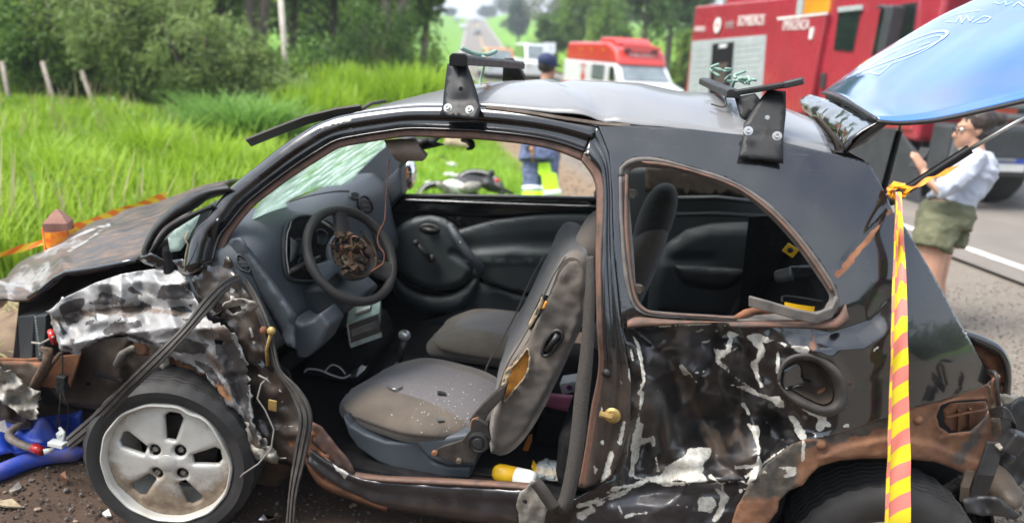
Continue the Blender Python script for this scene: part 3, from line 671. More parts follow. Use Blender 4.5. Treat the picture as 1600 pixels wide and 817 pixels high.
# torn-out length of window rubber and the rusty bar under it
mb = MB(); mb.ribbon([sp(1170,470,-.02),sp(1200,478,-.03),sp(1240,490,-.03),sp(1275,497,-.02),sp(1298,488,-.012),sp(1306,470,-.01)],tuple((cp(1200,486,.1) - cp(1200,470,.1)) * .5),.012)
bevel(mb.build('window_rubber',M['sealgrey'],CAR),.003)
mb = MB(); mb.tube([sp(1142,501,.01),sp(1165,489,.01),sp(1185,484,.03),sp(1240,492,.04)],[.007,.011,.011,.008],8); mb.build('window_hinge_bar',M['rust'],CAR,True)
# ---- fuel filler pocket
pa = np.array(plc(FO,5)); pb = np.array(plc(FI,5)); pa = np.vstack([pa,pa[:1]]); pb = np.vstack([pb,pb[:1]])
strip('filler_ring',pa,pb,M['seal'],CAR,[(-.25,.004),(-.1,-.012),(.3,-.016),(.6,-.008),(.9,.006),(1.1,.03)],thick=.004,wob=.006)
cf = SP([(1264,598)])[0]; sec = []
for k,dv in enumerate((.012,.05,.085)):
 q = SP(pb,.0); sec.append([Vector(((x[0] - cf[0]) * (1 - .12 * k) + cf[0],x[1] + dv,(x[2] - cf[2]) * (1 - .12 * k) + cf[2])) for x in q[:-1]])
mb = MB(); mb.loft(sec,True,False); V = sec[-1]; mb.add(V,[tuple(range(len(V)))]); mb.build('filler_pocket',M['bare'],CAR,True)
nk = sp(1290,622,.065); mb = MB(); mb.lathe([(.034,0),(.034,-.012),(.024,-.012),(.024,.03)],Matrix.Translation(nk) @ Matrix.Rotation(R(100),4,'X') @ Matrix.Rotation(R(25),4,'Y'),20); mb.build('filler_neck',M['arch'],CAR,True)
mb = MB(); mb.lathe([(.018,0),(.018,-.006),(0,-.006)],Matrix.Translation(nk + np.array([0,-.012,0])) @ Matrix.Rotation(R(100),4,'X'),16); mb.build('filler_hole',M['void'],CAR,True)
panel('filler_flap',[(1222,598),(1226,578),(1246,566),(1252,570),(1256,590),(1268,595),(1262,600),(1245,603),(1226,610)],M['paint2'],CAR,step=4,off=-.004,disp=lambda P: .04 * np.clip((P[:,0] - 1225) / 40,0,1),thick=.003,attrs={'chip': lambda P: strokes(P,[([(1226,608),(1268,597)],1.5)])})
# ---- rusty wheel-arch and tail
ARO = [(1545,601),(1480,623),(1420,639),(1385,653),(1325,673),(1275,687),(1263,686),(1237,694),(1200,723),(1173,755),(1152,791),(1143,817),(1134,860),(1180,860),(1196,822),(1215,798),(1217,782),(1233,766),(1255,757),(1264,744),(1280,728),(1312,719),(1346,716),(1383,716),(1425,718),(1460,721),(1482,729),(1520,745),(1530,741),(1536,718),(1546,709),(1557,674),(1552,643)]
VENT = [(1463,650),(1470,633),(1488,626),(1543,623),(1547,645),(1530,664),(1518,674),(1484,678),(1468,668)]
def adisp(P):
 e = np.clip(1 - seg_dist(P,[(1196,822),(1217,782),(1264,744),(1312,719),(1383,716),(1460,721),(1520,745)]) / 12,0,1)
 low = soft_poly(P,[(1280,716),(1310,698),(1385,682),(1450,690),(1530,722),(1530,745),(1460,721),(1383,716),(1312,719)],4)
 return .012 - .02 * low - .012 * np.clip(1 - seg_dist(P,[(1470,684),(1540,676)]) / 6,0,1) - .012 * np.clip(1 - seg_dist(P,VENT + VENT[:1]) / 7,0,1) + .006 * fbm(P,18,3) - .008 * np.clip(1 - seg_dist(P,[(1283,696)]) / 8,0,1) * (seg_dist(P,[(1283,696)]) < 8)
panel('wheel_arch',ARO,M['arch'],CAR,[VENT],step=4.5,disp=adisp,thick=.004,attrs={'dirt': lambda P: np.maximum.reduce([.95 * np.clip((1262 - P[:,0]) / 30,0,1) * np.clip((795 - P[:,1]) / 30,.25,1),.9 * strokes(P,[([(1230,710),(1275,690),(1330,678),(1420,648)],10)]),.7 * strokes(P,[([(1500,715),(1540,660)],14)])]),
 'chip': lambda P: strokes(P,[([(1256,690),(1254,725)],4),([(1215,731),(1245,733)],2),([(1225,745),(1240,738)],3),([(1195,738),(1198,740)],3)])})
panel('tail_vent',[(1475,640),(1486,631),(1541,627),(1543,645),(1528,662),(1516,671),(1486,674),(1476,660)],M['rust'],CAR,step=6,off=.045,thick=.004)
for q in ((1499,640,1498,674),(1516,638,1516,670)):
 mb = MB(); mb.ribbon([sp(q[0],q[1],.036),sp(q[2],q[3],.036)],(.004,0,0),.01); mb.build('vent_rib',M['rust'],CAR)
mb = MB(); mb.tube([sp(1478,652,.032),sp(1510,645,.030),sp(1542,640,.032)],.004,6); mb.build('vent_rib',M['rust'],CAR,True)
for x,y in ((1283,696),(1434,657)):
 c = sp(x,y,.004); mb = MB(); mb.lathe([(.0,-.006),(.008,-.005),(.012,0),(.016,.004)],Matrix.Translation(c) @ Matrix.Rotation(R(-90),4,'X'),14); mb.build('plug',M['arch'],CAR,True)
# ---- sill
SA = [(486,700),(520,722),(560,742),(600,748),(700,753),(780,757),(838,762),(846,770)]
SB = [(480,722),(506,745),(545,768),(600,790),(700,806),(760,815),(820,826),(836,846)]
a,b = densify(list(zip(SA,SB)),8)
strip('sill',a,b,M['paint2'],CAR,[(-.1,.06),(.02,.02),(.12,.0),(.22,-.004),(.4,.012),(.6,.014),(.8,.004),(1,.02),(1.1,.05)],wob=.012,attrs={'scuff': lambda P: .45 + 0 * P[:,0],'dirt': lambda P: .5 * np.clip((P[:,1] - P[:,0] * .1 - 705) / 20,0,1),
      'chip': lambda P: strokes(P,[([(500,705),(525,730),(540,742)],3.5,.9),([(560,745),(600,750)],1.5,.8),([(830,770),(834,800)],3,.9)])})
a,b = densify([((556,738),(552,748)),((600,744),(600,752)),((650,746),(650,755)),((736,750),(736,759)),((800,754),(800,763)),((838,757),(838,767))],6)
strip('sill_flange',a,b,M['flange'],CAR,[(0,.05),(.2,.02),(.6,-.004),(1,.0)],thick=.004)
panel('sill_brace',[(486,660),(502,668),(520,690),(545,720),(556,742),(545,745),(520,722),(498,700),(486,690)],M['flange'],CAR,step=6,off=.03,disp=lambda P: .02 * fbm(P,20,3),thick=.006)
panel('sill_end',[(486,668),(500,690),(530,728),(548,752),(520,760),(496,740),(478,720),(472,690)],M['rust'],CAR,step=6,off=.045,disp=lambda P: .03 * fbm(P,16,3),thick=.006)
# under-edge rust of the sill in the dirt
a,b = densify([((470,690),(466,700)),((500,742),(496,756)),((548,766),(546,780)),((605,788),(604,800))],6)
strip('sill_seam',a,b,M['rust'],CAR,[(0,.03),(.5,.02),(1,.05)],thick=.005)
# anchor plate of the belt on the sill
panel('belt_anchor',[(812,768),(822,764),(832,748),(842,757),(850,772),(858,788),(852,806),(848,835),(812,835),(810,800),(806,790)],M['torn'],CAR,step=5,off=-.022,disp=lambda P: .010 * fbm(P,12,3),thick=.004)
c = sp(820,783,-.024); mb = MB(); mb.lathe([(.007,0),(.005,.002),(0,.002)],Matrix.Translation(c) @ Matrix.Rotation(R(90),4,'X'),12); mb.build('bolt_hole',M['void'],CAR)

# ---- roof
RP = [((516,186),(565,172)),((566,174),(640,154)),((640,165.5),(705,138)),((690,164),(745,131)),((751,165),(795,126.5)),((824,171),(862,125)),((885,178),(915,126.5)),((934,186),(958,128)),((1000,195),(1012,132)),((1080,200),(1075,138)),((1159,209.5),(1140,148)),((1225,222.5),(1200,160)),((1300,240),(1262,182))]
ra,rb = densify(RP,5); A = SP(ra,.012); C = CP(rb,.78); nv = 22; V = []; PX = []
for A_,C_,pa_,pb_ in zip(A,C,ra,rb):
 vc = .78; v0 = A_[1]; far = 2 * vc - v0
 for k in range(nv + 1):
  v = v0 + (far - v0) * k / nv; q = ((v - vc) / (vc - v0)); z = C_[2] - (C_[2] - A_[2]) * abs(q) ** 2.2
  uu = A_[0] + (C_[0] - A_[0]) * min(1,(v - v0) / (vc - v0)) if v <= vc else C_[0] + (A_[0] - C_[0]) * (v - vc) / (far - vc)
  px = np.asarray(pa_) + (np.asarray(pb_) - pa_) * min(1,(v - v0) / (vc - v0))
  z += -.013 * max(0,1 - seg_dist([px],[(866,128),(905,150),(945,178)])[0] / 16) + .006 * max(0,1 - seg_dist([px],[(845,128),(880,160),(915,185)])[0] / 22) - .015 * max(0,1 - seg_dist([px],[(1060,140),(1120,190)])[0] / 60)
  z += .002 * float(fbm([(px[0],px[1] * 2)],70,2)[0])
  if k == 0: z -= .0
  V.append((uu,v,z)); PX.append(px)
m_ = nv + 1; Fc = [(i * m_ + j,i * m_ + j + 1,(i + 1) * m_ + j + 1,(i + 1) * m_ + j) for i in range(len(ra) - 1) for j in range(nv)]
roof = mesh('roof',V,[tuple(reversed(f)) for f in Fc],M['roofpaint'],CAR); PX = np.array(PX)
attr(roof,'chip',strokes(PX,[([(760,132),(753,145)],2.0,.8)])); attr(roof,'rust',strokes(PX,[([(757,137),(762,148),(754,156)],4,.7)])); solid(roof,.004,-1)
ROOF_A,ROOF_C = A,C
# ditch moulding, bent up off the roof, and the long loose gutter strip over the screen
mb = MB(); mb.ribbon([sp(760,168,.004),sp(824,176,.0),sp(885,186,-.004),sp(940,194,.0),sp(985,197,.006)],(0,.0045,.004),.005); bevel(mb.build('roof_moulding',M['bare'],CAR),.001)
mb = MB(); mb.ribbon([sp(388,223,.10),sp(430,206,.09),sp(480,187,.07),sp(530,175,.05),sp(566,170,.04)],(.0,.016,-.012),.007); mb.build('gutter_strip',M['seal'],CAR)
mb = MB(); mb.tube([sp(563,172,.06),sp(580,162,.10),sp(602,158,.16)],.006,6); mb.build('gutter_strip',M['seal'],CAR,True)
# headlining under the roof and far-side frame
V = [(q[0],q[1],q[2] - .035) for q in np.array(roof.data.vertices[0].co)[None] * 0 + np.array([v for v in V])]
mesh('headlining',V,Fc,M['visor'],CAR)
# ------------------------------------------------------------------ wheels
def frame_axes(axis):
 y = Vector(axis).normalized(); x = Vector((0,0,1)).cross(y).normalized(); z = y.cross(x).normalized()
 return Matrix((x,y,z)).transposed()
def make_wheel(c,axis,rt,rr,width,flat=0.0,tyre_mat=None):
 """c: centre of the outer face (car axes); axis points out towards the viewer"""
 root = empty('wheel'); root.parent = CAR; root.location = c
 Mx = frame_axes(axis).to_4x4()           # columns: x along, y out, z up
 n = 120; prof = [(rr + .004,-.006),(rr + .012,.002),(rr + .03,.006),((rr + rt) / 2 + .01,.008),(rt - .018,-.002),(rt - .006,-.014)]
 ww = width; k = 7
 for i in range(k):                        # tread with circumferential grooves
  y = -.018 - (ww - .05) * i / (k - 1); g = .007
  prof += [(rt,y),(rt + .001,y - (ww - .05) / (k - 1) * .62)] + ([(rt - g,y - (ww - .05) / (k - 1) * .68),(rt - g,y - (ww - .05) / (k - 1) * .94)] if i < k - 1 else [])
 prof += [(rt - .006,-ww + .008),(rt - .018,-ww),((rr + rt) / 2,-ww - .008),(rr + .004,-ww + .006)]
 V,Q = [],[]
 for j in range(n):
  a = 2 * math.pi * j / n; blk = .004 * ((j // 2) % 2)
  for r,y in prof:
   rr_ = r - (blk if (r > rt - .008 and y < -.012) else 0)
   q = Vector((rr_ * math.cos(a),y,rr_ * math.sin(a)))
   if flat and q.z < -rr - flat:     # flat tyre: sidewall squashed on the ground
    ex = -rr - flat - q.z; q.z = -rr - flat + ex * .12; q.y += ex * .55 * (1 if y > -ww / 2 else -1)
   V.append(Mx @ q)
 k = len(prof)
 Q = [(j * k + i,j * k + i + 1,((j + 1) % n) * k + i + 1,((j + 1) % n) * k + i) for j in range(n) for i in range(k - 1)]
 t = mesh('tyre',V,Q,tyre_mat or M['tyre'],root); autosmooth(t,38)
 # rim: barrel and lip, then the five-window face
 V,Q = [],[]; n = 90
 rp = [(rr - .001,-.045),(rr + .005,-.006),(rr + .004,.004),(rr - .001,.006),(rr - .005,.002),(rr - .007,-.006),(rr - .010,-.028),(rr - .05,-.10),(rr - .05,-.15)]
 for j in range(n):
  a = 2 * math.pi * j / n; kick = .010 * math.exp(-((a - .45) / .22) ** 2) + .006 * math.exp(-((a - 1.15) / .1) ** 2) + .0025 * math.sin(a * 9) * math.sin(a * 5)
  for r,y in rp: V.append(Mx @ Vector(((r - kick * (y > -.02)) * math.cos(a),y,(r - kick * (y > -.02)) * math.sin(a))))
 k = len(rp); Q = [(j * k + i,((j + 1) % n) * k + i,((j + 1) % n) * k + i + 1,j * k + i + 1) for j in range(n) for i in range(k - 1)]
 rim = mesh('rim',V,Q,M['alloy'],root); autosmooth(rim,40); attr(rim,'dirt',[.25] * len(V))
 def pol(r,a): return (r * math.cos(a),r * math.sin(a))
 holes = []
 for i in range(5):
  a = R(82 + 72 * i); wi,wo = .014,.028; ri,ro = .081,.168
  c_,s_ = math.cos(a),math.sin(a)
  holes.append([(c_ * r - s_ * t,s_ * r + c_ * t) for r,t in ((ri,-wi),(ro - .012,-wo),(ro,-wo * .6),(ro,wo * .6),(ro - .012,wo),(ri,wi))])
 lug = []
 for i in range(4): a = R(47 + 90 * i); lug.append(pol(.058,a)); holes.append([(lug[-1][0] + .019 * math.cos(t),lug[-1][1] + .019 * math.sin(t)) for t in np.linspace(0,2 * math.pi,14,endpoint=False)])
 def face3(V2):
  r = np.hypot(V2[:,0],V2[:,1]); an = np.arctan2(V2[:,1],V2[:,0])
  sp_ = np.cos((an - R(82)) * 5)                                   # -1 on a spoke, +1 on a window
  y = -.010 - .010 * np.clip(r / (rr - .022),0,1) ** 3 - .006 * np.clip(sp_,0,1) * np.clip((r - .05) / .05,0,1) + .004 * np.exp(-(r / .06) ** 2)
  dm = np.min([seg_dist(V2,h + [h[0]]) for h in holes],0); y = y - .010 * np.clip(1 - dm / .010,0,1) ** 2
  return np.array([Mx @ Vector((a,c2,b)) for a,b,c2 in zip(V2[:,0],V2[:,1],y)])
 outl = [pol(rr - .0085,t) for t in np.linspace(0,2 * math.pi,72,endpoint=False)]
 f = panel('spoke_face',outl,M['alloy'],root,holes,step=.0055,to3=face3,thick=.022)
 ctr = np.array([tuple(v.co) for v in f.data.vertices]); zz = ctr[:,2]
 attr(f,'dirt',np.clip(-zz / rr * .8 + .2,0,.95) + .35 * np.clip((np.hypot(ctr[:,0],ctr[:,2]) - .14) / .05,0,1))
 s = 0
 bm = bmesh.new(); bm.from_mesh(f.data); ax = Mx.to_3x3() @ Vector((0,1,0))
 if sum(q.normal.dot(ax) * q.calc_area() for q in bm.faces) < 0: bmesh.ops.reverse_faces(bm,faces=bm.faces)
 bm.to_mesh(f.data); bm.free()
 for x,z in lug:
  mb = MB(); MM = Mx @ Matrix.Translation((x,-.036,z)) @ Matrix.Rotation(R(-90),4,'X')
  mb.lathe([(.02,-.004),(.02,.001),(.0,.001)],MM,14); o = mb.build('lug_seat',M['dsteel'],root,True)
  mb = MB(); mb.lathe([(.0105,0),(.0105,.014),(.008,.018),(.004,.018),(.004,.013),(0,.013)],MM,6); nut = mb.build('lug_nut',M['steel'],root)
 mb = MB(); mb.lathe([(.0,.0015),(.028,.0015),(.030,.0),(.031,-.004)],Mx @ Matrix.Translation((0,-.007,0)) @ Matrix.Rotation(R(-90),4,'X'),28); mb.build('centre_cap',M['alloy'],root,True)
 mb = MB(); mb.lathe([(.12,0),(.12,.012),(.05,.02),(0,.02)],Mx @ Matrix.Translation((0,-.12,0)) @ Matrix.Rotation(R(-90),4,'X'),28); mb.build('brake_disc',M['dsteel'],root,True)
 mb = MB(); mb.lathe([(.185,0),(.185,.004),(0,.004)],Mx @ Matrix.Translation((0,-.16,0)) @ Matrix.Rotation(R(-90),4,'X'),28); mb.build('dust_plate',M['void'],root,True)
 return root
fc = cp(260,725,-.06); print('front wheel',fc)
WHF = make_wheel(tuple(fc),(.215,-.976,.03),.278,.2075,.185,flat=max(.004,fc[2] - .2075 - .004))
rc = cp(1385,893,.12); rc[2] = cp(1385,752,.16)[2] - .272
WHR = make_wheel(tuple(rc),(0,-1,0),.272,.165,.185,flat=max(.01,rc[2] - .169))
mb = MB(); Mx = Matrix.Translation((fc[0] + .03,.40,.17)) @ Matrix.Rotation(R(90),4,'X')
mb.lathe([(.12,0),(.22,.01),(.24,.03),(.24,.12),(.22,.13),(.1,.13)],Mx,30); mb.build('inner_tyre',M['tyremud'],CAR,True)

# ------------------------------------------------------------------ front wing, bonnet, engine bay
def Fv(u,z): return .02 + .22 * np.clip((z - .70) / .22,0,1.2) ** 1.6 + .05 * np.clip((-.1 - u) / .4,0,1) ** 2
FEN = [(74,486),(92,470),(115,458),(150,441),(190,428),(240,420),(294,423),(296,448),(312,480),(326,500),(350,509),(368,524),(384,560),(391,608),(397,665),(412,700),(436,716),(424,722),(400,716),(388,690),(384,658),(372,640),(350,632),(340,608),(320,586),(296,574),(280,563),(262,553),(240,540),(215,533),(190,524),(168,530),(150,536),(124,552),(95,548),(84,515)]
FBL = [([(92,480),(100,471),(117,468),(135,464),(131,474),(130,484),(112,488),(98,494)],'poly'),([(138,474),(150,468),(158,458),(169,457),(185,463),(200,471),(186,474),(157,477)],'poly'),([(148,483),(180,478),(210,478),(236,475),(240,484),(212,487),(176,490),(147,489)],'poly',.9),
       ([(162,517),(168,508),(181,502),(200,503),(218,499),(222,510),(206,514),(196,519),(164,523)],'poly'),([(125,506),(140,500),(154,497),(140,509)],'poly'),([(99,495),(112,497),(122,502),(103,509)],'poly'),([(109,528),(117,531),(114,539)],'poly'),([(92,500),(100,520)],4,.9),
       ([(251,448),(274,444),(300,458),(303,466),(274,468),(244,466)],'poly'),([(266,481),(300,476),(292,490),(271,495)],'poly'),([(218,471),(236,476),(238,482),(223,484)],'poly'),([(282,443),(295,436),(308,456),(298,456)],'poly'),([(247,535),(285,528),(328,538),(320,552),(290,553),(262,545)],'poly'),([(285,498),(306,492),(318,504),(296,510)],'poly',.8),
       ([(333,528),(352,531),(348,541),(334,537)],'poly'),([(330,560),(352,556),(372,580),(388,620),(392,670),(376,640),(356,600)],'poly'),([(300,560),(330,572),(350,600),(352,632),(340,606),(318,582)],'poly',.9),([(390,660),(400,700),(420,716)],9),([(96,540),(112,546)],3,.8),([(128,488),(150,494)],3,.9),([(205,452),(222,460)],4,.9)]
FBL += [([(340,512),(368,530),(388,566),(393,640),(372,636),(352,590),(336,552)],'poly',.72),([(262,556),(300,568),(330,600),(318,590),(290,574)],'poly',.8),([(150,533),(190,521),(240,536)],3,.7)]
FCR = [([(80,500),(150,487),(240,480),(300,486)],12,.03),([(95,540),(180,524),(260,512),(330,514)],10,-.022),([(190,432),(240,462),(290,484),(330,500)],13,.022),([(80,490),(92,512),(98,545)],9,-.018),([(110,470),(120,500),(130,535)],12,.018),([(150,445),(230,440),(290,445)],10,-.012),([(240,430),(262,470),(275,510)],10,-.020),([(225,425),(215,470),(235,505)],10,.014),
       ([(330,520),(360,560),(378,620)],10,.018),([(300,520),(345,570),(365,630)],8,-.016),([(350,590),(390,585)],6,.01),([(380,640),(420,715)],8,-.014),([(170,460),(200,500)],9,.014),([(130,455),(140,490)],8,-.012)]
def fdisp(P):
 d = .075 * crumple(P,74,3,3) + .006 * fbm(P,14,3,2)
 for ln,wd,am in FCR: d = d + am * np.clip(1 - seg_dist(P,ln) / (wd * 1.5),0,1) ** 1.4
 e = np.clip(1 - seg_dist(P,[(124,552),(150,536),(190,524),(240,540),(296,574),(350,632)]) / 6,0,1)
 return d + .018 * e
def jag(poly,amp,keep=lambda x,y: True):
 """ragged torn edge"""
 out = []
 for i,a in enumerate(poly):
  b = poly[(i + 1) % len(poly)]; n = max(1,int(math.hypot(b[0] - a[0],b[1] - a[1]) / 5))
  for k in range(n):
   t = k / n; q = np.array(a) + (np.array(b) - np.array(a)) * t; j = amp if keep(*q) else 0; out.append(tuple(q + j * np.array([vnoise(q[0:1] * .37,q[1:2] * .37)[0],vnoise(q[0:1] * .37 + 50,q[1:2] * .37)[0]]) * 2))
 return out
panel('front_wing',jag(FEN,2.6,lambda x,y: y > 500 or x < 100),M['fender'],CAR,[[(334,531),(350,532),(346,540),(336,537)]],step=3.0,vf=Fv,disp=fdisp,thick=.003,attrs={'black': lambda P: strokes(P,FBL),
      'dirt': lambda P: strokes(P,[([(80,505),(150,488),(240,484),(290,490)],9,.6),([(300,520),(350,520)],14,.7),([(330,560),(380,640)],12,.6),([(395,690),(430,718)],14,.8),([(95,540),(190,522)],5,.5)]),'rust': lambda P: strokes(P,[([(345,580),(340,600),(360,625)],5,.7),([(395,700),(420,716)],5,.5)])})
panel('wing_liner',[(250,540),(300,560),(345,600),(372,655),(384,700),(372,690),(355,650),(330,610),(290,580),(250,560)],M['rust'],CAR,step=6,off=.05,disp=lambda P: .03 * fbm(P,14,3),thick=.004)
# torn orange-primed tabs under the wing
panel('wing_bracket',[(208,533),(220,535),(234,544),(232,556),(216,555),(210,545)],M['arch'],CAR,step=4,off=.03,disp=lambda P: .02 * fbm(P,9,2),thick=.003)
panel('wing_bracket',[(244,556),(262,553),(264,568),(256,580),(248,572)],M['torn'],CAR,step=4,off=.03,disp=lambda P: .02 * fbm(P,9,2),thick=.003)
# bonnet: near edge low, buckled crown behind it
HP = [((-60,478),(-30,455)),((0,463),(1,440)),((28,463),(14,430)),((46,461),(29,417)),((66,448),(50,405)),((86,431),(68,396)),((104,422),(100,378)),((147,416),(141,355)),((188,408),(176,343)),((212,403),(211,333)),((228,396),(260,318)),((236,388),(300,302)),((262,372),(345,291))]
ha,hb = densify(HP,5); A = CP(ha,.16); C = CP(hb,.72); V,PX = [],[]; nv = 26
for A_,C_,p,q in zip(A,C,ha,hb):
 for k in range(nv + 1):
  t = k / nv * 1.8; P_ = A_ + (C_ - A_) * t; px = np.asarray(p) + (np.asarray(q) - p) * min(t,1)
  P_ = P_.copy(); P_[2] += .030 * math.sin(min(t,1) * math.pi) - (.16 * (t - 1) ** 2 if t > 1 else 0) * 1.5
  P_[2] += .010 * float(fbm([(px[0] * 1.0,px[1] * 2)],40,3,6)[0]) - .018 * max(0,1 - seg_dist([px],[(60,420),(120,390),(180,350)])[0] / 14) + (.014 * max(0,1 - seg_dist([px],[(30,440),(100,415)])[0] / 12))
  if k == 0: P_[2] -= .012
  V.append(P_); PX.append(px)
m_ = nv + 1
hood = mesh('bonnet',V,[(i * m_ + j,(i + 1) * m_ + j,(i + 1) * m_ + j + 1,i * m_ + j + 1)[::-1] for i in range(len(ha) - 1) for j in range(nv)],M['hood'],CAR)
PX = np.array(PX); attr(hood,'chip',strokes(PX,[([(40,430),(80,420),(60,445),(20,455)],14,.55),([(75,395),(140,365),(172,347)],3,.9),([(110,400),(150,380),(172,350)],2.5,.8),([(60,410),(120,385)],9,.5),([(0,455),(50,455)],5,.6)]))
bm = bmesh.new(); bm.from_mesh(hood.data)
if sum(f.normal.z * f.calc_area() for f in bm.faces) < 0: bmesh.ops.reverse_faces(bm,faces=bm.faces)
bm.to_mesh(hood.data); bm.free(); solid(hood,.012,-1)
mb = MB()                                     # folded rim of the bonnet
mb.tube([cp(x,y + 3,.155) for x,y in ((46,462),(66,449),(86,432),(104,423),(147,417),(188,409),(214,404))],.010,8); mb.build('bonnet_frame',M['paint'],CAR,True)
# cowl: bowed black hinge cover, grille, glass crumbs
cw = pl([(232,404),(224,394),(228,380),(240,358),(262,334),(292,312),(322,297),(356,291)],6)
ci = pl([(240,404),(234,392),(240,376),(254,356),(278,338),(306,322),(330,306),(362,300)],6)
strip('cowl_cover',cw,ci,M['blackplastic'],CAR,[(-.3,.01),(0,-.01),(.5,-.02),(1,.0),(1.2,.04)],vfix=.14,thick=.006)
strip('cowl_lip',pl([(236,408),(231,398),(238,384),(262,352),(300,332),(330,320)],6),pl([(246,412),(241,399),(248,386),(268,362),(302,341),(336,326)],6),M['blackplastic'],CAR,[(0,0),(.4,-.015),(1,.02)],vfix=.12,thick=.006)
panel('cowl_panel',[(228,400),(250,370),(300,335),(345,310),(352,330),(300,395),(262,418),(236,412)],M['trimdark'],CAR,step=9,vfix=.26,thick=.006)
panel('wing_top_rail',[(214,402),(236,396),(260,408),(300,402),(330,350),(342,340),(335,380),(318,420),(300,430),(262,424),(225,412)],M['paint'],CAR,step=7,vfix=.10,disp=lambda P: .03 * fbm(P,30,2),thick=.006)
gs_ = panel('glass_shard',[(262,372),(272,360),(298,344),(312,336),(305,352),(296,366),(290,380),(280,392),(266,394)],M['shatter'],CAR,step=6,vfix=.085,disp=lambda P: .01 * fbm(P,10,2),thick=.005,attrs={'dense': lambda P: 1 + 0 * P[:,0]})
mb = MB(); mb.tube([cp(294,362,.05),cp(289,372,.04),cp(294,382,.04),cp(290,400,.04),cp(289,424,.05)],.0028,6); mb.build('sealant_bead',M['lining'],CAR,True)
# dark well under the bonnet, crossmember, apron, radiator, lamp debris
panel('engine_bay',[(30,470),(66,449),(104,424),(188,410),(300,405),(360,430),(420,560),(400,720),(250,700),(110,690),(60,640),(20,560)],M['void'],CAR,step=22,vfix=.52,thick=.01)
panel('apron',[(92,548),(150,530),(215,525),(300,560),(360,620),(380,700),(250,700),(150,640),(100,632),(70,600)],M['bare'],CAR,step=8,vfix=.27,disp=lambda P: .03 * fbm(P,40,3) - .03 * np.clip(1 - seg_dist(P,[(90,626),(180,630),(230,640)]) / 6,0,1) - .03 * np.clip(1 - seg_dist(P,[(205,520),(185,555),(190,590)]) / 12,0,1),thick=.006,attrs={'rust': lambda P: strokes(P,[([(60,640),(160,660)],14,.5),([(80,560),(100,600)],8,.4)])})
panel('apron_hole',[(134,597),(141,597),(141,602),(134,602)],M['void'],CAR,step=4,vfix=.235,thick=.002)
mb = MB(); q = [cp(198,572,.18),cp(186,566,.17),(cp(204,545,.17)),cp(218,545,.18),cp(212,556,.18)]
for k in range(2):
 mb.tube([cp(182 + 5 * k,570 - 2 * k,.17),cp(190 + 6 * k,553 - 3 * k,.16),cp(206 + 5 * k,544 - 2 * k,.16),cp(219 + 3 * k,546,.17)],.012 - .004 * k,8)
mb.build('spring_seat',M['torn'],CAR,True)
mb = MB()
for k in range(14):
 c = cp(150 + k * 3.2,583 + k * .9,.225); mb.lathe([(.007,-.002),(.0085,0),(.007,.002)],Matrix.Translation(c) @ Matrix.Rotation(R(90),4,'Y'),10)
mb.build('corrugated_hose',M['blackplastic'],CAR,True)
a0,a1 = cp(0,556,.16),cp(128,556,.14); b0,b1 = cp(-40,590,.16),cp(110,600,.14)
mb = MB(); mb.loft([[Vector(cp(-60,556,.14)),Vector(cp(-60,556,.62)),Vector(cp(-60,598,.62)),Vector(cp(-60,598,.14))],[Vector(cp(40,560,.14)),Vector(cp(40,560,.62)),Vector(cp(40,600,.62)),Vector(cp(40,600,.14))],[Vector(cp(128,552,.16)),Vector(cp(128,552,.62)),Vector(cp(110,610,.62)),Vector(cp(110,610,.16))]])
bevel(mb.build('front_rail',M['rust'],CAR),.006)
panel('rail_face',[(-40,568),(20,564),(70,566),(64,600),(38,614),(-40,604)],M['bare'],CAR,step=7,vfix=.125,disp=lambda P: .02 * fbm(P,18,2),thick=.004,attrs={'rust': lambda P: strokes(P,[([(10,560),(60,566)],12,.6)])})
mb = MB()                                     # crushed radiator pack, standing behind the wing
for x0,x1,v0,t in ((27,54,.18,.03),(52,72,.15,.05)):
 mb.prism([Vector(cp(x0,494,v0)),Vector(cp(x1,492,v0 - .02)),Vector(cp(x1 - 4,562,v0 - .02)),Vector(cp(x0 + 4,565,v0))],(0,.34,.02))
bevel(mb.build('radiator',M['trimdark'],CAR),.005)
mb = MB()
for k in range(14): mb.box(cp(55.5 + k * .55,496 + k * 4.4,.125),(.006,.004,.006))
mb.build('radiator_tabs',M['radio'],CAR)
mb = MB(); mb.tube([cp(78,516,.07),cp(82,526,.06),cp(85,536,.07)],[.009,.012,.010],8); mb.build('side_lamp',M['lampred'],CAR,True)
mb = MB(); mb.tube([cp(50,535,.1),cp(64,537,.08),cp(84,526,.05)],.004,6); mb.build('cable',M['wire'],CAR,True)
mb = MB(); mb.tube([cp(66,546,.12),cp(76,548,.10),cp(74,566,.09),cp(60,590,.10),cp(53,606,.12)],[.012,.016,.017,.016,.018],8); mb.tube([cp(94,552,.1),cp(80,570,.1),cp(66,594,.11)],.007,6); mb.build('loom',M['burnt'],CAR,True)
mb = MB(); mb.box(cp(97,594,.10),(.03,.03,.04),(0,.2,.3)); mb.box(cp(98,606,.10),(.036,.03,.03),(0,-.3,0)); bevel(mb.build('connector',M['blackwire'],CAR),.004)
mb = MB()
for pts in ([(97,548),(98,575),(97,590)],[(96,612),(92,640),(88,668)],[(97,612),(106,632),(108,660),(102,676)],[(94,615),(93,650),(96,680)]):
 mb.tube([cp(x,y,.11) for x,y in pts],.0022,5)
mb.build('cable',M['blackwire'],CAR,True)
mb = MB(); mb.box(cp(90,693,.02),(.055,.03,.016),(0,.1,.1)); mb.box(cp(95,680,.04),(.02,.02,.03),(.3,.2,0)); mb.tube([cp(93,668,.05),cp(100,676,.04),cp(98,688,.03)],.006,6); bevel(mb.build('lamp_holder',M['paper'],CAR),.002)
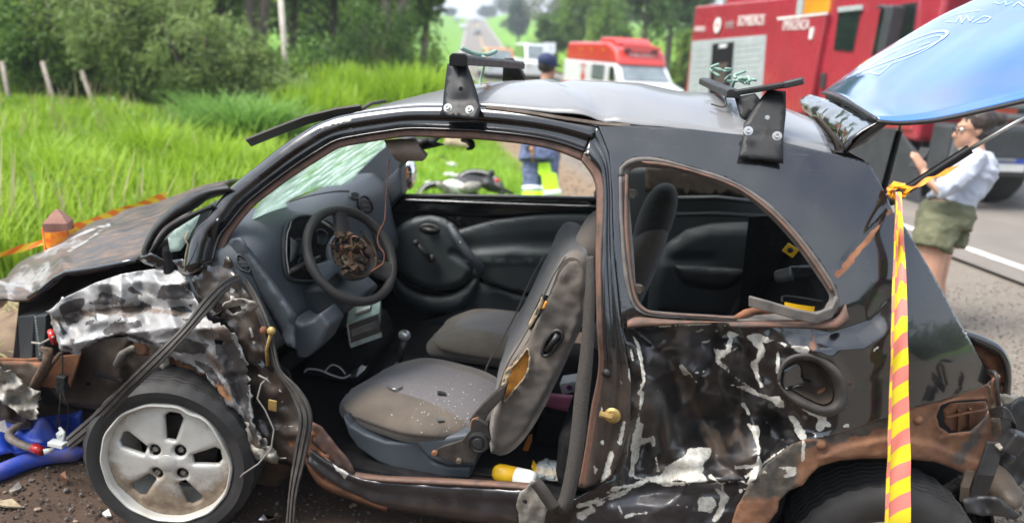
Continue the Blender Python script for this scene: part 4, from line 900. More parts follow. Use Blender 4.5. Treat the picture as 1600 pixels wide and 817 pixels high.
# torn bumper skin at the far left
panel('bumper_shred',jag([(-60,560),(-20,566),(0,573),(20,582),(39,592),(33,600),(50,607),(65,614),(59,640),(57,656),(40,649),(0,629),(-60,610)],2.5),M['torn'],CAR,step=4.5,vfix=.0,disp=lambda P: .09 * fbm(P,22,3,3) + .05 * np.clip((25 - P[:,0]) / 60,-1,1),thick=.004)
panel('bumper_shred',[(-50,612),(-10,618),(20,634),(46,650),(40,660),(14,655),(-50,640)],M['bare'],CAR,step=6,vfix=.08,disp=lambda P: .06 * fbm(P,18,2,5),thick=.004)
# hanging door seals
def seal(pts,hw,name='door_seal'):
 mb = MB(); C3 = [np.asarray(q) for q in pl([cp(*q) for q in pts],7)]; n = len(C3)
 W = []
 for i in range(n):
  t = C3[min(i + 1,n - 1)] - C3[max(i - 1,0)]; t /= np.linalg.norm(t); w_ = np.cross(t,np.array([.15,1,.1])); w_ /= np.linalg.norm(w_); tw = .5 * math.sin(i * .22)
  W.append(w_ * math.cos(tw) + np.array([0,1,0]) * math.sin(tw) * .8)
 hw_ = np.interp(np.linspace(0,1,n),np.linspace(0,1,len(hw)),hw)
 secs = []
 prof = [(-1,.0),(-.95,-.3),(-.5,-.42),(-.42,-.15),(-.30,-.15),(-.22,-.45),(.3,-.5),(.4,-.2),(.55,-.2),(.62,-.4),(.95,-.3),(1,.05),(.6,.25),(-.6,.25)]
 for c,w_,h in zip(C3,W,hw_):
  nrm = np.array([-.05,1,-.05]); secs.append([Vector(c + w_ * a * h + nrm * b * h * .9) for a,b in prof])
 mb.loft(secs); o = mb.build(name,M['seal'],CAR,True); autosmooth(o,50); return o
seal([(376,434,.02),(352,446,-.02),(325,474,-.05),(290,516,-.07),(245,562,-.09),(200,606,-.1),(155,652,-.09),(108,692,-.02)],[.014,.017,.019,.019,.019,.019,.021,.026])
seal([(378,430,.10),(400,470,.08),(418,515,.05),(434,575,.03),(462,612,.0),(478,650,-.02),(470,705,-.03),(458,770,-.035),(452,850,-.03)],[.012,.014,.018,.022,.024,.022,.021,.022,.022])
# hinge pillar
HG = [(300,410),(346,395),(356,400),(372,440),(400,480),(420,520),(436,580),(458,620),(474,660),(476,700),(462,724),(436,718),(424,706),(402,670),(392,610),(386,560),(368,522),(350,506),(330,500),(312,470),(300,440)]
panel('hinge_pillar',HG,M['paint2'],CAR,step=6,off=.035,disp=lambda P: .04 * fbm(P,32,3,8) + .02 * np.clip(1 - seg_dist(P,[(360,440),(400,520),(430,600)]) / 14,0,1),thick=.005,
      attrs={'chip': lambda P: strokes(P,[([(362,452),(363,466)],2.5),([(390,512),(398,535)],3,.8),([(439,608),(442,628)],2,.9),([(428,670),(462,665)],1.5,.5)]),'dirt': lambda P: .55 + .3 * fbm(P,30,2),'rust': lambda P: strokes(P,[([(400,510),(415,520)],8,.6),([(455,690),(470,715)],8,.6)])})
panel('wing_stay',[(318,470),(336,462),(352,480),(345,495),(330,492)],M['paint'],CAR,step=6,off=-.0,disp=lambda P: .02 * fbm(P,12,2),thick=.004)
panel('pillar_bracket',[(346,480),(352,473),(366,466),(382,468),(398,470),(404,480),(396,486),(386,488),(378,494),(362,494),(350,488)],M['torn'],CAR,[[(354,482),(376,477),(378,487),(362,491)]],step=4,off=.0,disp=lambda P: .022 * fbm(P,10,2,3),thick=.004)
mb = MB(); mb.tube([sp(419,570,.0),sp(417,545,-.004),(sp(424,520,-.006))],[.010,.009,.010],8,flat=.5); mb.ball(sp(424,517,-.010),(.014,.012,.014)); mb.build('hinge',M['brass'],CAR,True)
mb = MB(); mb.ball(sp(412,516,.0),(.012,.012,.013)); mb.build('hinge_bolt',M['rust'],CAR,True)
mb = MB(); mb.box(sp(426,633,.0),(.030,.006,.038),(0,.05,0)); bevel(mb.build('plate_tag',M['brass'],CAR),.004)
mb = MB(); mb.tube([sp(x,y,o) for x,y,o in ((418,590,.0),(408,600,-.01),(402,622,-.02),(414,640,-.02),(428,670,-.03),(424,700,-.05),(404,724,-.06),(380,740,-.06),(358,765,-.05),(340,800,-.04),(334,822,-.03))],.0028,6); mb.tube([sp(404,586,0),sp(416,592,-.01),sp(426,602,0)],.003,6); mb.build('cable',M['wire'],CAR,True)
panel('lower_pillar_rag',jag([(384,660),(396,668),(412,686),(432,712),(446,718),(424,722),(398,712),(388,690)],2.5),M['torn'],CAR,step=4.5,off=-.02,disp=lambda P: .03 * fbm(P,12,3,2),thick=.003)
panel('floor_edge',[(420,560),(450,580),(470,640),(490,690),(480,720),(455,722),(430,700)],M['void'],CAR,step=12,off=.06,thick=.01)
# ------------------------------------------------------------------ tailgate, roof rack, tail
tg_n = [cp(x,y,.30) for x,y in ((1369,184),(1402,187),(1442,185),(1482,179),(1536,167),(1600,152))]; tg_n.append(tg_n[-1] + (tg_n[-1] - tg_n[-2]) * 1.6)
tg_f = [cp(x,y,1.28) for x,y in ((1286,143),(1321,118),(1358,91),(1400,66),(1464,28),(1522,0))]; tg_f.append(tg_f[-1] + (tg_f[-1] - tg_f[-2]) * .7)
n,m_ = 40,24
A = resample(pl(tg_n,6),n); B = resample(pl(tg_f,6),n); V = []
for i in range(n):
 for k in range(m_):
  t = k / (m_ - 1); q = A[i] + (B[i] - A[i]) * t
  nr = np.cross(A[-1] - A[0],B[0] - A[0]); nr /= np.linalg.norm(nr); nr = nr if nr[1] < 0 else -nr
  q = q + nr * .045 * math.sin(math.pi * t) * min(1,i / 8 + .25)
  V.append(q)
TG_GRID = np.array(V).reshape(n,m_,3); TG_N = nr
def tg_at(a,b):
 """point of the glass, a = 0..1 from the hinge, b = 0..1 from the near edge"""
 a,b = min(max(a,0),1),min(max(b,0),1); x,y = a * 39,b * 23; i,j = min(int(x),38),min(int(y),22); fx,fy = x - i,y - j
 G = TG_GRID; return (G[i,j] * (1 - fx) + G[i + 1,j] * fx) * (1 - fy) + (G[i,j + 1] * (1 - fx) + G[i + 1,j + 1] * fx) * fy
def orient(o,d):
 bm = bmesh.new(); bm.from_mesh(o.data)
 if sum(f.normal.dot(Vector(d)) * f.calc_area() for f in bm.faces) < 0: bmesh.ops.reverse_faces(bm,faces=bm.faces)
 bm.to_mesh(o.data); bm.free(); return o
M['skyglass'] = pm('rear_glass_painted_sky',(.15,.34,.76),(.11,.28,.72),3,rough=.06,rough2=.12,coat=1,spec=.8,metal=.8,  # blue and grey of the reflected sky put into the glass colour
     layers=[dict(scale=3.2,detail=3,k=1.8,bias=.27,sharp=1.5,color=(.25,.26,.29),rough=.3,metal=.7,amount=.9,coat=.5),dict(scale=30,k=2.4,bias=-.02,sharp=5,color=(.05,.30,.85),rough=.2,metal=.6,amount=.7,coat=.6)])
tailgate = mesh('tailgate',V,[(i * m_ + j,i * m_ + j + 1,(i + 1) * m_ + j + 1,(i + 1) * m_ + j) for i in range(n - 1) for j in range(m_ - 1)],M['skyglass'],CAR)
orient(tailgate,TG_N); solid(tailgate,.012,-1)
V2 = [Vector(q) - Vector(TG_N) * .022 for q in TG_GRID[:,1:-1].reshape(-1,3)]; mm = m_ - 2
ti = mesh('tailgate_lining',V2,[(i * mm + j,i * mm + j + 1,(i + 1) * mm + j + 1,(i + 1) * mm + j) for i in range(n - 1) for j in range(mm - 1)],M['blackplastic'],CAR); solid(ti,.008,0)
mb = MB(); mb.tube([q - TG_N * .008 + np.array([0,-.002,-.002]) for q in A],.006,8); mb.tube([tg_at(0,t) - TG_N * .006 for t in np.linspace(0,1,12)],.007,8); mb.build('glass_seal',M['blackplastic'],CAR,True)
# sticker: ring emblem with lettering, printed white on the glass
M['sticker'] = pm('white_sticker',(.42,.60,.84),(.34,.52,.78),60,rough=.15,coat=.8,layers=[dict(scale=30,k=1.6,bias=.12,sharp=4,color=(.05,.10,.18),rough=.1,coat=1)])
def on_glass(name,polys,mat=None):
 mb = MB()
 for w0 in polys:                       # each a pair of edges in glass coordinates
  P0 = [tg_at(a,b) + TG_N * .002 for a,b,c,d in w0]; P1 = [tg_at(c,d) + TG_N * .002 for a,b,c,d in w0]
  mb.add([*P0,*P1],[(i,i + 1,len(P0) + i + 1,len(P0) + i) for i in range(len(P0) - 1)])
 o = mb.build(name,mat or M['sticker'],tailgate); return orient(o,TG_N)
def ring(ca,cb,ra,rb,wd,n=48,a0=0,a1=360):
 return [(ca + ra * math.cos(t),cb + rb * math.sin(t),ca + (ra - wd) * math.cos(t),cb + (rb - wd * rb / ra) * math.sin(t)) for t in np.radians(np.linspace(a0,a1,n))]
def bar(a,b,c,d,wd):
 L_ = math.hypot(c - a,d - b); nx,ny = -(d - b) / L_ * wd * .6,(c - a) / L_ * wd * .6
 return [(a + nx,b + ny,a - nx,b - ny),(c + nx,d + ny,c - nx,d - ny)]
# glass coordinates of the pixels, by search
GA = [(a,b) for a in np.linspace(0,1,61) for b in np.linspace(0,1,41)]
def gproj(p):
 wv = C2W @ np.asarray(p) + CAR_O - CO; c_ = wv @ CM; return CX + F * c_[0] / -c_[2],CY - F * c_[1] / -c_[2]
GP = np.array([gproj(tg_at(a,b)) for a,b in GA])
def g_of(x,y):
 return GA[int(np.argmin(np.hypot(GP[:,0] - x,GP[:,1] - y)))]
def gl(pts,wd=.006):
 G = [g_of(x,y) for x,y in pts]; out = []
 for p,q in zip(G[:-1],G[1:]):
  if p != q: out.append(bar(*p,*q,wd))
 return out
def g_oval(x0,y0,x1,y1,half,wd):
 a = np.array(g_of(x0,y0)); b = np.array(g_of(x1,y1)); c = (a + b) / 2; e = (b - a) / 2; p = np.array([-e[1],e[0]]); p = p / np.linalg.norm(p) * half
 f = 1 - wd / np.linalg.norm(e); g = 1 - wd / half; out = []
 for t in np.linspace(0,2 * math.pi,60): o_ = c + e * math.cos(t) + p * math.sin(t); i_ = c + e * f * math.cos(t) + p * g * math.sin(t); out.append((*o_,*i_))
 return [out]
# ------------------------------------------------------------------ spoiler, struts
sp_t = [cp(1262,147,1.26),cp(1300,158,.95),cp(1340,174,.6),cp(1377,188,.30)]; sp_b = [cp(1254,170,1.22),cp(1276,192,.92),cp(1300,216,.6),cp(1322,239,.31)]
T = resample(pl(sp_t,6),34); Bm = resample(pl(sp_b,6),34); V = []
for i in range(34):
 for k in range(9):
  t = k / 8; q = T[i] + (Bm[i] - T[i]) * t; V.append(q + np.array([-1,-.3,.2]) * (.022 * math.sin(math.pi * t) + .014 * float(fbm([(i * 5,k * 7)],16,3,4)[0])))
s_ = mesh('spoiler',V,[(i * 9 + j,i * 9 + j + 1,(i + 1) * 9 + j + 1,(i + 1) * 9 + j) for i in range(33) for j in range(8)],M['paint'],CAR); orient(s_,(-1,-.3,.2)); solid(s_,.004,-1)
mb = MB(); mb.prism([Vector(q) for q in (cp(1322,239,.31),cp(1345,214,.31),cp(1377,188,.30),cp(1395,188,.34),cp(1350,225,.36))],(.02,.9,.02)); bevel(mb.build('spoiler_base',M['blackplastic'],CAR),.004)
strip('roof_rear_edge',pl([(1268,182),(1284,200),(1300,222),(1306,241)],5),pl([(1280,182),(1297,200),(1311,220),(1318,240)],5),M['bare'],CAR,[(0,0),(.5,-.01),(1,.01)],vfix=.4,thick=.01)
mb = MB(); mb.prism([Vector(q) for q in (cp(1306,238,.36),cp(1330,240,.32),cp(1350,250,.30),cp(1390,318,.32),cp(1388,330,.34),cp(1330,256,.4))],(.01,.85,0)); mb.build('tailgate_frame',M['blackplastic'],CAR)
def strut(p0,p1,p2,name='gas_strut',r=.013):
 mb = MB(); mb.tube([p0,p1],r,12); o = mb.build(name,M['bracket'],CAR,True); autosmooth(o)
 mb = MB(); mb.tube([p1,p2],r * .45,8); q = mb.build('strut_rod',M['steel'],o,True); mb = MB(); mb.ball(p0,r * 1.3); mb.build('strut_socket',M['blackplastic'],o,True)
strut(cp(1392,312,.34),cp(1516,233,.31),cp(1640,160,.31))
strut(cp(1380,298,1.2),cp(1405,205,1.2),cp(1412,178,1.2))
# ------------------------------------------------------------------ roof rack
def plate(name,outline,v0,v1,parent,mat,th=.006,step=7,extra=None):
 ys = [q[1] for q in outline]; y0,y1 = min(ys),max(ys)
 vfun = lambda P: v1 + (v0 - v1) * (P[:,1] - y0) / (y1 - y0)
 o = panel(name,outline,mat,parent,step=step,to3=lambda P: CP(P,vfun(P) + (extra(P) if extra else 0)),thick=th); return o
fb = plate('rack_foot',[(699,100),(729,98),(738,122),(747,150),(750,168),(746,187),(687,180),(692,163),(693,148)],.245,.36,CAR,M['bracket'],extra=lambda P: -.012 * np.clip((P[:,1] - 162) / 4,0,1) - .02 * np.clip(1 - np.abs(P[:,0] - 720) / 26,0,1) * np.clip((160 - P[:,1]) / 20,0,1))
rb = plate('rack_foot',[(1187,156),(1200,140),(1228,143),(1228,178),(1224,216),(1224,256),(1154,248),(1162,212),(1162,194)],.225,.36,CAR,M['bracket'],extra=lambda P: -.014 * np.clip((P[:,1] - 206) / 4,0,1) + .01 * np.clip((P[:,1] - 246) / 6,0,1))
plate('rack_foot',[(1148,152),(1180,146),(1188,156),(1166,190),(1156,180)],.40,.45,CAR,M['bracket'])
def bolt(x,y,v,parent):
 c = cp(x,y,v); Mx = Matrix.Translation(c) @ Matrix.Rotation(R(68),4,'X')
 mb = MB(); mb.lathe([(.0125,0),(.0125,.003),(.0085,.003)],Mx,16); mb.lathe([(.0075,.003),(.0075,.009),(.004,.009),(.0035,.006),(0,.006)],Mx,6); o = mb.build('bolt',M['steel'],parent)
for x,y,v,p in ((700,169,.222,fb),(734,172,.222,fb),(1169,205,.238,rb),(1214,213,.222,rb)): bolt(x,y,v,p)
for x,y,v,p,m in ((720,139,.262,fb,'void'),(1199,184,.28,rb,'steel')):
 mb = MB(); mb.lathe([(.007,0),(.006,.002),(0,.002)],Matrix.Translation(cp(x,y,v)) @ Matrix.Rotation(R(80),4,'X'),12); mb.build('rivet',M[m],p)
def beam(name,p0,p1,w_,h_,mat,parent=CAR,cap=None):
 p0,p1 = Vector(p0),Vector(p1); t = (p1 - p0).normalized(); s = t.cross(Vector((0,0,1))).normalized() * w_ / 2; u = s.cross(t).normalized() * h_ / 2
 mb = MB(); mb.loft([[p + s * a + u * b for a,b in ((-1,-.7),(-1,.6),(-.7,1),(.7,1),(1,.6),(1,-.7))] for p in (p0,p1)]); o = mb.build(name,mat,parent); bevel(o,.003); return o
beam('rack_bar',cp(718,95,.33),cp(812,103,1.26),.045,.036,M['blackplastic'])
o = beam('rack_end_cap',cp(716,96,.30),cp(719,95,.345),.055,.044,M['bracket'])
plate('rack_foot',[(786,100),(800,100),(812,112),(820,128),(785,128)],1.30,1.22,CAR,M['bracket'],th=.03)
beam('rack_bar',cp(1150,146,.37),cp(1232,133,.33),.045,.020,M['bracket'])
o = beam('rack_end_cap',cp(1226,134,.334),cp(1256,127,.325),.050,.024,M['blackplastic'])
beam('rack_bar',cp(1146,148,.42),cp(1100,128,1.22),.04,.03,M['blackplastic'])
mb = MB()
for k in range(7):                            # twine wound on the bars
 t = random.random(); p = np.array(cp(725 + 50 * t,94 + 4 * t,.5 + .5 * t)); q = p + np.array([random.uniform(-.05,.07),random.uniform(-.1,.1),random.uniform(-.01,.02)])
 mb.tube(pl([p,(p + q) / 2 + np.array([random.uniform(-.03,.03),0,random.uniform(0,.02)]),q],4),.004,5)
mb.tube(pl([cp(752,86,.75),cp(757,100,.74),cp(750,128,.74),cp(752,140,.60),cp(748,152,.45)],5),.0045,5)
mb.tube(pl([cp(722,76,.6),cp(740,84,.7),cp(760,86,.8),(cp(775,80,.9))],5),.008,6)
mb.build('twine',M['twine'],CAR,True)
mb = MB()
for k in range(10):
 t = random.random(); p = np.array(cp(1125 + 45 * t,108 + 26 * t,.9 - .4 * t)); q = p + np.array([random.uniform(-.04,.04),random.uniform(-.1,.1),random.uniform(-.03,.03)])
 mb.tube(pl([p,(p + q) / 2 + np.array([random.uniform(-.04,.04),0,random.uniform(-.02,.02)]),q],4),.005,5)
mb.build('twine',M['twine'],CAR,True)
mb = MB(); mb.tube(pl([cp(1112,163,.5),cp(1132,167,.46),cp(1134,152,.48),(cp(1146,146,.44))],5),.003,6); mb.build('rack_hook',M['dsteel'],CAR,True)
# ------------------------------------------------------------------ tail: torn bumper corner, wires, bracket, liner
a,b = densify([((1507,516),(1512,532)),((1540,527),(1540,545)),((1566,543),(1560,556)),((1578,565),(1567,572)),((1581,590),(1570,594)),((1579,617),(1567,614))],5)
strip('bumper_corner',a,b,M['paint'],CAR,[(-.1,.03),(0,0),(.5,-.012),(1,.0),(1.3,.05)],vfix=.30,thick=.008)
panel('bumper_core',[(1512,530),(1542,542),(1562,556),(1568,580),(1568,616),(1548,610),(1540,585),(1526,552)],M['rust'],CAR,step=7,vfix=.36,disp=lambda P: .03 * fbm(P,18,2),thick=.006)
panel('tail_panel',[(1544,600),(1556,612),(1562,640),(1566,690),(1556,700),(1548,660)],M['bare'],CAR,step=7,vfix=.24,disp=lambda P: .02 * fbm(P,14,2),thick=.006,attrs={'rust': lambda P: .4 + 0 * P[:,0]})
mb = MB()
for k in range(6): mb.tube(pl([cp(1548,640 + k * 2,.2),cp(1568,636 + k * 3,.15),cp(1580 + k,650 + 2 * k,.15),cp(1582 + k,676,.17)],5),.0035,5)
mb.tube(pl([cp(1546,580,.2),cp(1556,585,.17),cp(1558,612,.16),cp(1562,640,.18)],5),.006,6); mb.build('loom',M['blackwire'],CAR,True)
mb = MB(); mb.tube(pl([cp(1546,582,.2),cp(1560,588,.17),cp(1551,598,.17),cp(1560,640,.2)],5),.005,6); mb.build('cable',M['arch'],CAR,True)
mb = MB(); mb.box(cp(1584,690,.14),(.045,.04,.062),(.1,.3,.2)); bevel(mb.build('connector',M['blackplastic'],CAR),.008); mb = MB(); mb.box(cp(1576,715,.15),(.024,.024,.026),(.3,0,.4)); bevel(mb.build('connector',M['blackplastic'],CAR),.006)
mb = MB(); mb.box(cp(1564,697,.14),(.022,.022,.010),(.1,-.5,.2)); bevel(mb.build('connector',M['torn'],CAR),.003)
panel('bumper_underside',[(1560,640),(1600,620),(1640,640),(1640,700),(1590,760),(1568,772),(1560,730)],M['blackplastic'],CAR,step=9,vfix=.34,disp=lambda P: .03 * fbm(P,24,2),thick=.008)
panel('bumper_underside',[(1556,615),(1590,618),(1604,650),(1580,650)],M['torn'],CAR,step=8,vfix=.5,thick=.006)
mb = MB(); mb.ribbon([cp(1556,690,.16),cp(1540,740,.14),cp(1524,782,.16)],tuple((cp(1560,740,.14) - cp(1532,738,.14)) * .5),.012); bevel(mb.build('bumper_bracket',M['blackplastic'],CAR),.003)
mb = MB(); mb.ribbon([cp(1516,735,.16),cp(1508,760,.15),cp(1506,782,.16)],tuple((cp(1524,752,.14) - cp(1505,750,.14)) * .35),.008); mb.build('bumper_bracket',M['bare'],CAR)
panel('mud_flap',[(1508,782),(1530,776),(1562,778),(1578,790),(1594,806),(1585,812),(1562,806),(1530,804),(1510,800)],M['blackplastic'],CAR,step=7,vfix=.05,disp=lambda P: .04 * fbm(P,30,2),thick=.012)
mb = MB(); mb.ball(cp(1560,755,.28),(.045,.12,.04)); mb.build('silencer',M['bare'],CAR,True)
# dark wheel housing behind the rear wheel and the boot wall
def arch_liner():
 pts = pl([(1146,850),(1175,790),(1220,745),(1280,716),(1340,706),(1420,706),(1490,718),(1530,744),(1545,790),(1560,850)],4); n = len(pts); V = []
 for off in (.03,.45): V += [tuple(q) for q in SP(pts,off)]
 V2 = [Vector(q) for q in V]
 return V2,[(i,i + 1,n + i + 1,n + i) for i in range(n - 1)]
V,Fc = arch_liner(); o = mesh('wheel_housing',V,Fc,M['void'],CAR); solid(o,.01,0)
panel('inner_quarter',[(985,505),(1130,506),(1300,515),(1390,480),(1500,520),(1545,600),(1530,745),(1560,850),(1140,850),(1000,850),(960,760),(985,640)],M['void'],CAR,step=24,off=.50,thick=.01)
# ------------------------------------------------------------------ inside the wreck
def px_panel(name,outline,mat,v,thick=.006,step=10,disp=None,holes=(),parent=CAR,attrs=None,bev=0):
 o = panel(name,outline,mat,parent,holes,step=step,vfix=v,disp=disp,thick=thick,attrs=attrs)
 if bev: bevel(o,bev)
 return o
def extr(name,outline,v0,v1,mat,parent=CAR,bev=.006,smooth=False,shift=(0,0)):
 """solid body: a measured outline at lateral position v0, reaching to v1"""
 A = [Vector(cp(x,y,v0)) for x,y in outline]; mb = MB(); mb.prism(A,(shift[0],v1 - v0,shift[1])); o = mb.build(name,mat,parent); bevel(o,bev,3)
 if smooth: autosmooth(o,30)
 return o
def ellipse(cx,cy,a,b,rot=0,n=28):
 c,s = math.cos(R(rot)),math.sin(R(rot)); return [(cx + a * math.cos(t) * c - b * math.sin(t) * s,cy + a * math.cos(t) * s + b * math.sin(t) * c) for t in np.linspace(0,2 * math.pi,n,endpoint=False)]
def to_px(P):
 wv = P @ C2W.T + CAR_O - CO; c = wv @ CM; return np.stack([CX + F * c[:,0] / -c[:,2],CY - F * c[:,1] / -c[:,2]],1)
# floor, tunnel, bulkhead, boot
mb = MB(); mb.box((.95,.80,.22),(2.1,1.36,.05)); mb.box((.75,.78,.27),(1.6,.18,.12)); mb.box((-.02,.80,.58),(.05,1.40,.70)); mb.box((.08,.8,.33),(.3,1.36,.06),(0,R(-35),0)); bevel(mb.build('floor_pan',M['void'],CAR),.02)
mb = MB(); mb.box((1.62,.82,.36),(.7,1.30,.22)); mb.box((1.95,.82,.66),(.12,1.24,.62),(0,R(18),0)); bevel(mb.build('rear_bench',M['void'],CAR),.05,3)
# far flank: black door, its card, rear trim
FV = 1.46
px_panel('far_door',[(545,330),(590,330),(628,304),(780,305),(935,308),(940,500),(840,520),(560,540),(545,440)],M['paint'],FV,step=14,thick=.02)
mb = MB(); mb.tube([cp(x,y,FV - .012) for x,y in ((628,306),(700,306),(800,308),(935,311))],.010,8); mb.build('window_seal',M['blackplastic'],CAR,True)
strip('door_top_rail',pl([(628,310),(700,313),(800,317),(935,321)],6),pl([(620,336),(700,338),(800,342),(935,346)],6),M['paint'],CAR,[(0,-.03),(.12,-.034),(.3,-.02),(.7,-.005),(1,0)],vfix=FV,thick=.003)
CARD = [(700,362),(721,358),(748,350),(776,343),(839,335),(880,333),(935,334),(938,480),(860,468),(835,460),(798,453),(765,442),(748,432),(720,440),(690,400)]
def carddisp(P):
 d = -.020 * np.clip(1 - seg_dist(P,[(735,404),(800,398),(880,404),(935,404)]) / 13,0,1) ** .7
 d = d - .012 * (P[:,1] > 408) * np.clip(1 - (P[:,1] - 408) / 60,0,1)
 d = d + .010 * np.clip(1 - seg_dist(P,[(735,385),(830,378),(935,376)]) / 16,0,1)
 return d + .012 * np.clip(1 - seg_dist(P,[CARD[0],*CARD[1:7]]) / 6,0,1)
card = px_panel('door_card',CARD,M['doorcard'],FV - .03,step=5,disp=carddisp,thick=.01)
def spk(cx,cy,rx,ry,n=40): return [(cx + rx * math.cos(t),cy + ry * math.sin(t)) for t in np.linspace(0,2 * math.pi,n,endpoint=False)]
SPK = [(607,390),(611,370),(622,354),(640,343),(662,337),(684,338),(702,346),(716,358),(722,378),(738,400),(740,424),(725,444),(704,452),(680,454),(655,448),(632,434),(615,415)]
def spkdisp(P):
 c = seg_dist(P,SPK + SPK[:1]); return -.028 * np.clip(c / 8,0,1) ** .6 + .014 * np.clip(1 - seg_dist(P,[(672,356)]) / 16,0,1) + .02 * np.clip(1 - seg_dist(P,[(708,395),(735,412)]) / 9,0,1)
spk_o = px_panel('speaker_panel',plc(SPK,3),M['doorcard'],FV - .03,step=4,disp=spkdisp,thick=.012)
PK = [(607,418),(616,428),(634,446),(656,458),(684,463),(708,459),(726,448),(738,434),(746,430),(750,440),(742,462),(724,482),(696,491),(664,490),(636,478),(616,458)]
px_panel('door_pocket',plc(PK,3),M['doorcard'],FV - .05,step=5,disp=lambda P: .035 * np.clip(1 - seg_dist(P,PK + PK[:1]) / 9,0,1) ** 1.5 - .012 * np.clip(1 - seg_dist(P,PK[:9]) / 4,0,1),thick=.01)
px_panel('door_lower_trim',[(745,440),(800,458),(860,472),(935,485),(935,520),(640,510),(690,494),(726,484)],M['trimdark'],FV - .02,step=12,thick=.008)
px_panel('handle_recess',ellipse(671,358,17,8.5,8),M['blackwire'],FV - .058,step=4,thick=.004); 
mb = MB(); mb.tube([cp(661,357,FV - .068),cp(671,360,FV - .074),cp(683,361,FV - .068)],[.008,.012,.008],8); mb.build('door_handle',M['blackwire'],CAR,True)
mb = MB(); c0,c1 = cp(650,379,FV - .10),cp(674,404,FV - .085); mb.tube([c0,(c0 + c1) / 2 + np.array([0,-.012,0]),c1],[.010,.011,.014],10); mb.ball(c0,(.016,.022,.016)); mb.ball(c1,(.022,.016,.022)); mb.build('window_winder',M['blackwire'],CAR,True)
mb = MB(); mb.tube(pl([cp(702,352,FV - .07),cp(712,368,FV - .10),cp(722,384,FV - .11),cp(736,402,FV - .11),cp(748,416,FV - .09),cp(748,424,FV - .06)],4),[.020] * 4 + [.022] * 13 + [.026] * 4,10); mb.build('grab_handle',M['trim'],CAR,True)
mb = MB(); mb.ball(cp(707,356,FV - .085),(.016,.010,.016)); mb.build('handle_cap',M['blackwire'],CAR,True)
for x,y in ((719,379),(768,351),(628,372)): mb = MB(); mb.ball(cp(x,y,FV - .125 if x == 719 else FV - .062),(.006,.004,.006)); mb.build('screw',M['steel'] if x == 719 else M['blackwire'],CAR,True)
RT = [(960,258),(1060,262),(1180,300),(1320,330),(1400,480),(1320,560),(1040,540),(930,520),(928,300)]
px_panel('far_quarter_trim',RT,M['trimdark'],FV,step=18,thick=.02,disp=lambda P: .0 * P[:,0])
M['dustyglass'] = pm('dusty_dark_glass',(.030,.023,.018),(.055,.042,.032),30,rough=.5,rough2=.7,layers=[dict(scale=80,k=1.6,bias=.04,sharp=6,color=(.14,.12,.1),rough=.8)])
px_panel('far_quarter_glass',[(1008,258),(1060,262),(1110,270),(1175,304),(1160,309),(1055,306),(1008,300)],M['dustyglass'],FV - .03,thick=.005)
for y0,y1,dv in ((309,320,.06),(334,340,.05)):
 mb = MB(); mb.tube([cp(1040,y0 + 1,FV - dv),cp(1120,y0,FV - dv),cp(1215,y1,FV - dv)],.011,8); mb.build('trim_ledge',M['trimdark'],CAR,True)
TR2 = [(1015,440),(1022,412),(1042,380),(1072,358),(1110,348),(1160,344),(1215,346),(1240,380),(1230,480),(1180,505),(1010,500)]
px_panel('side_trim',TR2,M['doorcard'],FV - .05,step=7,thick=.012,disp=lambda P: -.03 * np.clip(seg_dist(P,TR2 + TR2[:1]) / 16,0,1) + .012 * np.clip(1 - seg_dist(P,[(1040,405),(1110,404)]) / 10,0,1))
PK2 = [(1055,420),(1062,414),(1110,416),(1164,422),(1158,436),(1140,450),(1112,453),(1080,447),(1062,438)]
px_panel('side_pocket',plc(PK2,3),M['trimdark'],FV - .10,step=6,thick=.006,disp=lambda P: .02 * np.clip(1 - seg_dist(P,PK2 + PK2[:1]) / 6,0,1))
mb = MB(); mb.ribbon([cp(1212,352,FV - .1),cp(1196,400,FV - .12),cp(1172,450,FV - .14),cp(1146,500,FV - .15)],(.024,0,.008),.003); mb.build('rear_seat_belt',M['belt'],CAR)
mb = MB(); mb.box(cp(1187,412,FV - .14),(.028,.01,.038),(0,.4,0)); mb.box(cp(1189,420,FV - .145),(.012,.01,.02),(0,.4,0)); bevel(mb.build('belt_buckle',M['steel'],CAR),.003)
mb = MB(); mb.box(cp(1235,391,.75),(.045,.006,.036),(0,.5,0)); o = bevel(mb.build('warning_tag',M['yellow'],CAR),.002)
mb = MB(); mb.ball(cp(1235,391,.745),(.010,.004,.010)); mb.build('tag_symbol',M['blackwire'],o)
mb = MB(); c = cp(1227,430,.55); mb.lathe([(.018,-.03),(.022,-.026),(.022,.02),(.0,.022)],Matrix.Translation(c) @ Matrix.Rotation(R(62),4,'Y') @ Matrix.Rotation(R(20),4,'X'),18); mb.build('speaker_magnet',M['dial'],CAR,True)
mb = MB(); mb.box(cp(1254,424,.57),(.08,.02,.035),(0,-.15,0)); mb.box(cp(1262,418,.56),(.05,.03,.01),(0,-.15,0)); bevel(mb.build('speaker_frame',M['blackwire'],CAR),.003)
mb = MB(); mb.ribbon([cp(1226,478,.3),cp(1246,482,.3),cp(1268,485,.3),cp(1288,486,.3)],(0,.012,.007),.006); mb.build('yellow_strap',M['yellow'],CAR)
mb = MB(); mb.tube(pl([cp(1222,472,.32),cp(1224,463,.34),cp(1250,465,.34),cp(1290,472,.3)],5),.004,6); mb.build('cable',M['blackwire'],CAR,True)
px_panel('rear_dark',[(1170,340),(1300,330),(1340,500),(1150,520)],M['void'],.95,step=30)
